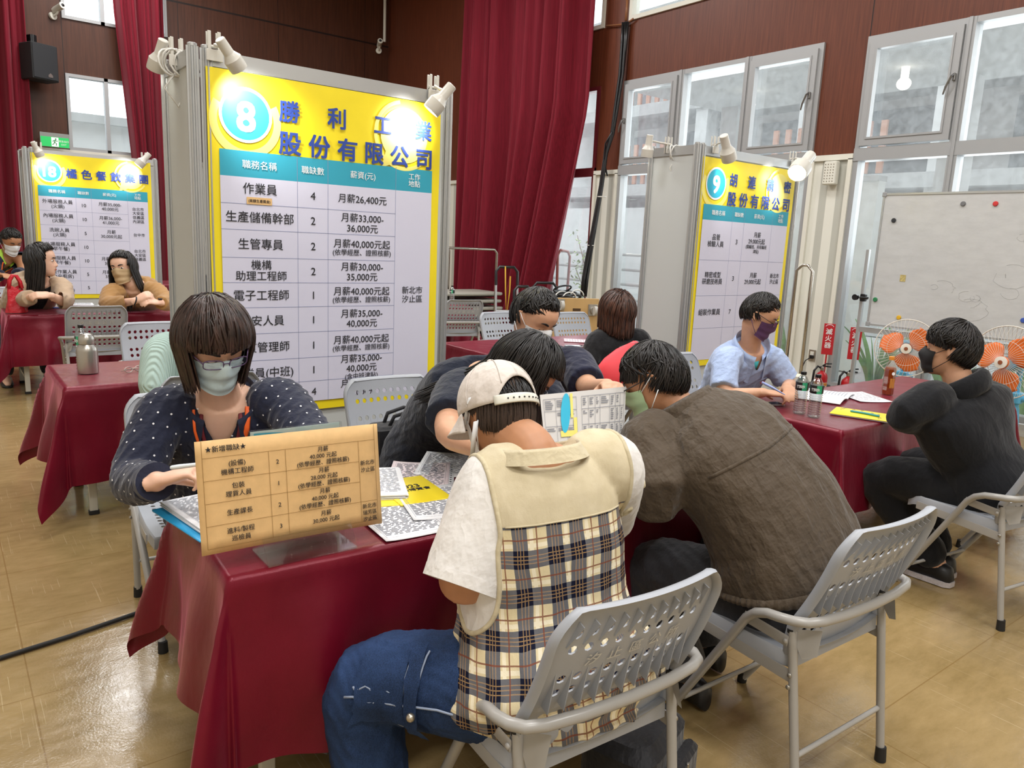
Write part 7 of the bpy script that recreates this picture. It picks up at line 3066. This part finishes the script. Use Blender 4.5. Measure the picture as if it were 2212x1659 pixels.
# wooden dolly standing on edge, with casters
q_ = ony(1243, 700, 7.3)
t = thing('wooden_dolly', 'plywood dolly board with silver casters standing on edge beside the pillar', 'dolly', (q_[0], 7.3, 0), R(-22))
M_ply = mat('varnished_plywood', '#bf9b66', .45, var=.12, vs=4, st=(1, 1, .2))
part('board', G().rbox((0, 0, .44), (.62, .03, .86), .01), M_ply, t)
part('hand_hole', G().rbox((.0, -.016, .72), (.11, .004, .035), .015), mat('dark_slot', '#4a3318', .8), t)
for x, z in ((-.24, .78), (.22, .72), (-.24, .10), (.22, .10)):
    o_ = part('caster', G().rbox((x, -.025, z), (.13, .014, .15), .01).cyl((x, -.03, z), (x, -.08, z), .045), M_steel, t)
    part('wheel', G().cyl((x-.02, -.115, z), (x+.02, -.115, z), .06), mat('grey_wheel', '#b7b4ad', .4), o_)
t = thing('cardboard_box', 'brown carton behind the plywood dolly', 'box', (q_[0]+.36, 7.62, 0), R(-20))
part('carton', G().rbox((0, 0, .40), (.34, .26, .80), .004), mat('cardboard', '#b08f60', .7), t)
part('tape', G().box((0, -.1315, .5), (.34, .002, .04)), mat('parcel_tape', '#a88450', .4), t)
t = thing('cable_heap', 'heap of black and cream cables behind the plywood dolly', 'cables', (q_[0]+.25, 7.85, .60))
rg = np.random.default_rng(8)
g = G()
for k in range(16):
    c_ = rg.normal(size=3)*A((.12, .06, .05))+A((0, 0, .22))
    r_ = rg.uniform(.09, .2)
    tl = rg.uniform(-.5, .5)
    g.tube([(c_[0]+r_*math.cos(a), c_[1]+.6*r_*math.sin(a), c_[2]+r_*tl*math.sin(a)) for a in np.linspace(0, 6.28, 25)[:-1]], .012, 6, closed=True)
part('black_coils', g, M_black, t, 180)
g = G()
for k in range(3):
    c_ = rg.normal(size=3)*A((.08, .04, .03))+A((0, -.08, .22))
    g.tube([(c_[0]+.12*math.cos(a), c_[1], c_[2]+.08*math.sin(a)) for a in np.linspace(0, 3.3, 14)], .010, 6)
part('cream_coils', g, M_cordw, t, 180)
part('crate', G().rbox((0, 0, -.25), (.5, .3, .68), .02), M_gtab, t)
# cable bundle hanging along the pillar
pts = [onx(px, py, x_) for px, py, x_ in ((1352, 48, 7.93), (1349, 90, 7.93), (1343, 160, 7.92), (1330, 240, 7.9), (1322, 290, 7.88), (1310, 330, 7.86), (1300, 400, 7.82), (1285, 480, 7.76), (1272, 550, 7.7), (1264, 600, 7.66), (1260, 640, 7.6))]
t = thing('cable_bundle', 'thick black cable bundle hanging down the wooden pillar to the cable heap', 'cables', (7.9, 8.3, 0))
o_ = A((7.9, 8.3, 0))
for k in range(4):
    of = [A((-.02+.012*k, .035*math.cos(1.6*k+.5*i), 0)) for i in range(len(pts))]
    part('cable', G().tube([p_-o_+f_ for p_, f_ in zip(pts, of)], .020, 8), M_black, t, 180)
lo = [onx(px, py, 7.84) for px, py in ((1322, 285), (1308, 310), (1304, 345), (1312, 380))]
part('loop', G().tube([p_-o_ for p_ in lo], .012, 8), M_black, t, 180)
for px, py in ((1277, 530), (1300, 425)):
    p_ = onx(px, py, 7.74)-o_
    part('tie', G().tube([p_+A((0, .06*math.cos(a), .0))+A((.06*math.sin(a), 0, 0)) for a in np.linspace(0, 6.28, 13)[:-1]], .006, 5, closed=True), M_cordw, t, 180)
g = G().tube([onx(1355, 0, 7.95)-A((0, 0, 0)), onx(1352, 45, 7.95)], .018, 8).tube([onx(1368, 40, 7.95), onx(1352, 52, 7.95), onx(1310, 56, 7.96)], .012, 8)
solo('conduit', g, mat('brown_conduit', '#8b5a38', .5), 'brown conduit running down beside the upper window to the black cables', 'pipe', smooth=180)

# back wall: loudspeaker, exit sign, cameras
a, b = ony(40, 92, 14.9), ony(110, 180, 14.9)
t = thing('wall_loudspeaker', 'black loudspeaker mounted high on the back wall by the curtain', 'loudspeaker', ((a[0]+b[0])/2, 14.93, (a[2]+b[2])/2), R(24))
w_, h_ = (b[0]-a[0])*1.02, a[2]-b[2]
part('cabinet', G().rbox((0, -.12, 0), (w_, .34, h_), .02), mat('speaker_black', '#1c1d1f', .7), t)
part('grille', G().rbox((0, -.295, .0), (w_*.92, .012, h_*.92), .01), mat('speaker_grille', '#26272a', .8, bump=.4, bs=400), t)
part('badge', G().poly([(.03, -.303, -h_*.40), (.10, -.303, -h_*.40), (.10, -.303, -h_*.34), (.065, -.303, -h_*.28), (.03, -.303, -h_*.34)], .003, (0, -1, 0)), M_steel, t)
part('bracket', G().rbox((0, .06, h_/2+.08), (.10, .16, .16), .01).cyl((0, .0, h_/2), (0, .0, h_/2+.16), .03), M_black, t)
a, b = ony(88, 292, 14.8), ony(150, 321, 14.8)
t = thing('exit_sign', 'green lit exit sign over the far booth with badge 18', 'sign', ((a[0]+b[0])/2, 14.85, (a[2]+b[2])/2))
w_, h_ = .40, .155
part('housing', G().rbox((0, .02, .03), (w_+.02, .08, h_+.07), .006), mat('grey_sign_case', '#8d908c', .5), t)
part('bracket', G().bb((-.15, .05, .1), (-.13, .34, .13)).bb((.13, .05, .1), (.15, .34, .13)), M_steel, t)
part('green_face', G().box((0, -.022, 0), (w_, .004, h_)), mat('lit_green', '#1fb45a', .4, emit=.55), t)
part('pictogram_panel', G().box((.0, -.025, 0), (.10, .002, h_*.92)), mat('lit_white', '#eef6ee', .4, emit=.6), t)
g = G()
g.ell((.012, -.028, .048), (.012, .002, .012))
for pts_ in ([(.005, .033), (-.008, -.005)], [(.005, .03), (.03, .012), (.038, .025)], [(.004, .028), (-.025, .022), (-.03, .0)], [(-.006, -.005), (.02, -.022), (.014, -.055)], [(-.01, -.005), (-.02, -.035), (-.042, -.04)]):
    g.tube([(x, -.0275, z) for x, z in pts_], .0065, 6)
part('running_figure', g, mat('sign_green', '#128a44', .5), t, 180)
g = G()
write(g, '緊急出口', .125, .02, .036, (A((0, -.0245, 0)), A((1, 0, 0)), A((0, 0, 1))), .01)
write(g, 'EXIT', .125, -.03, .036, (A((0, -.0245, 0)), A((1, 0, 0)), A((0, 0, 1))), .01)
part('lettering', g, M_inkw, t, 0)


def cctv(loc, rz, label):
    t = thing('security_camera', label, 'camera', loc, rz, 'white security cameras on the back wall')
    part('mount', G().cyl((0, .06, -.08), (0, .10, -.08), .06).tube([(0, .05, -.08), (0, -.02, -.05), (0, -.05, .0)], .018, 8), M_trimw, t, 40)
    part('camera_body', G().lathe([(.02, -.12), (.045, -.115), (.05, -.08), (.05, .08), (.055, .09), (.055, .11), (.04, .112)], (0, -.06, .03), 20, np.stack([A((1, 0, 0)), A((0, .3, .95)), A((0, -.95, .3))], axis=1)), M_trimw, t, 40)
    part('lens', G().ell((0, -.165, .062), (.03, .012, .03)), M_black, t, 180)


q_ = ony(121, 22, 15.1)
cctv((q_[0], 15.1, q_[2]), R(30), 'white security camera beside the upper rear window')
q_ = ony(829, 98, 15.05)
cctv((7.72, 15.08, q_[2]-.02), R(-20), 'white security camera in the corner under the conduit')
solo('conduit', G().cyl((7.85, 15.1, 5.55), (7.85, 15.1, 7.3), .03), M_trimw, 'pale conduit dropping to the camera in the wood-panelled corner', 'pipe')
bpy.data.objects.remove(_TO)
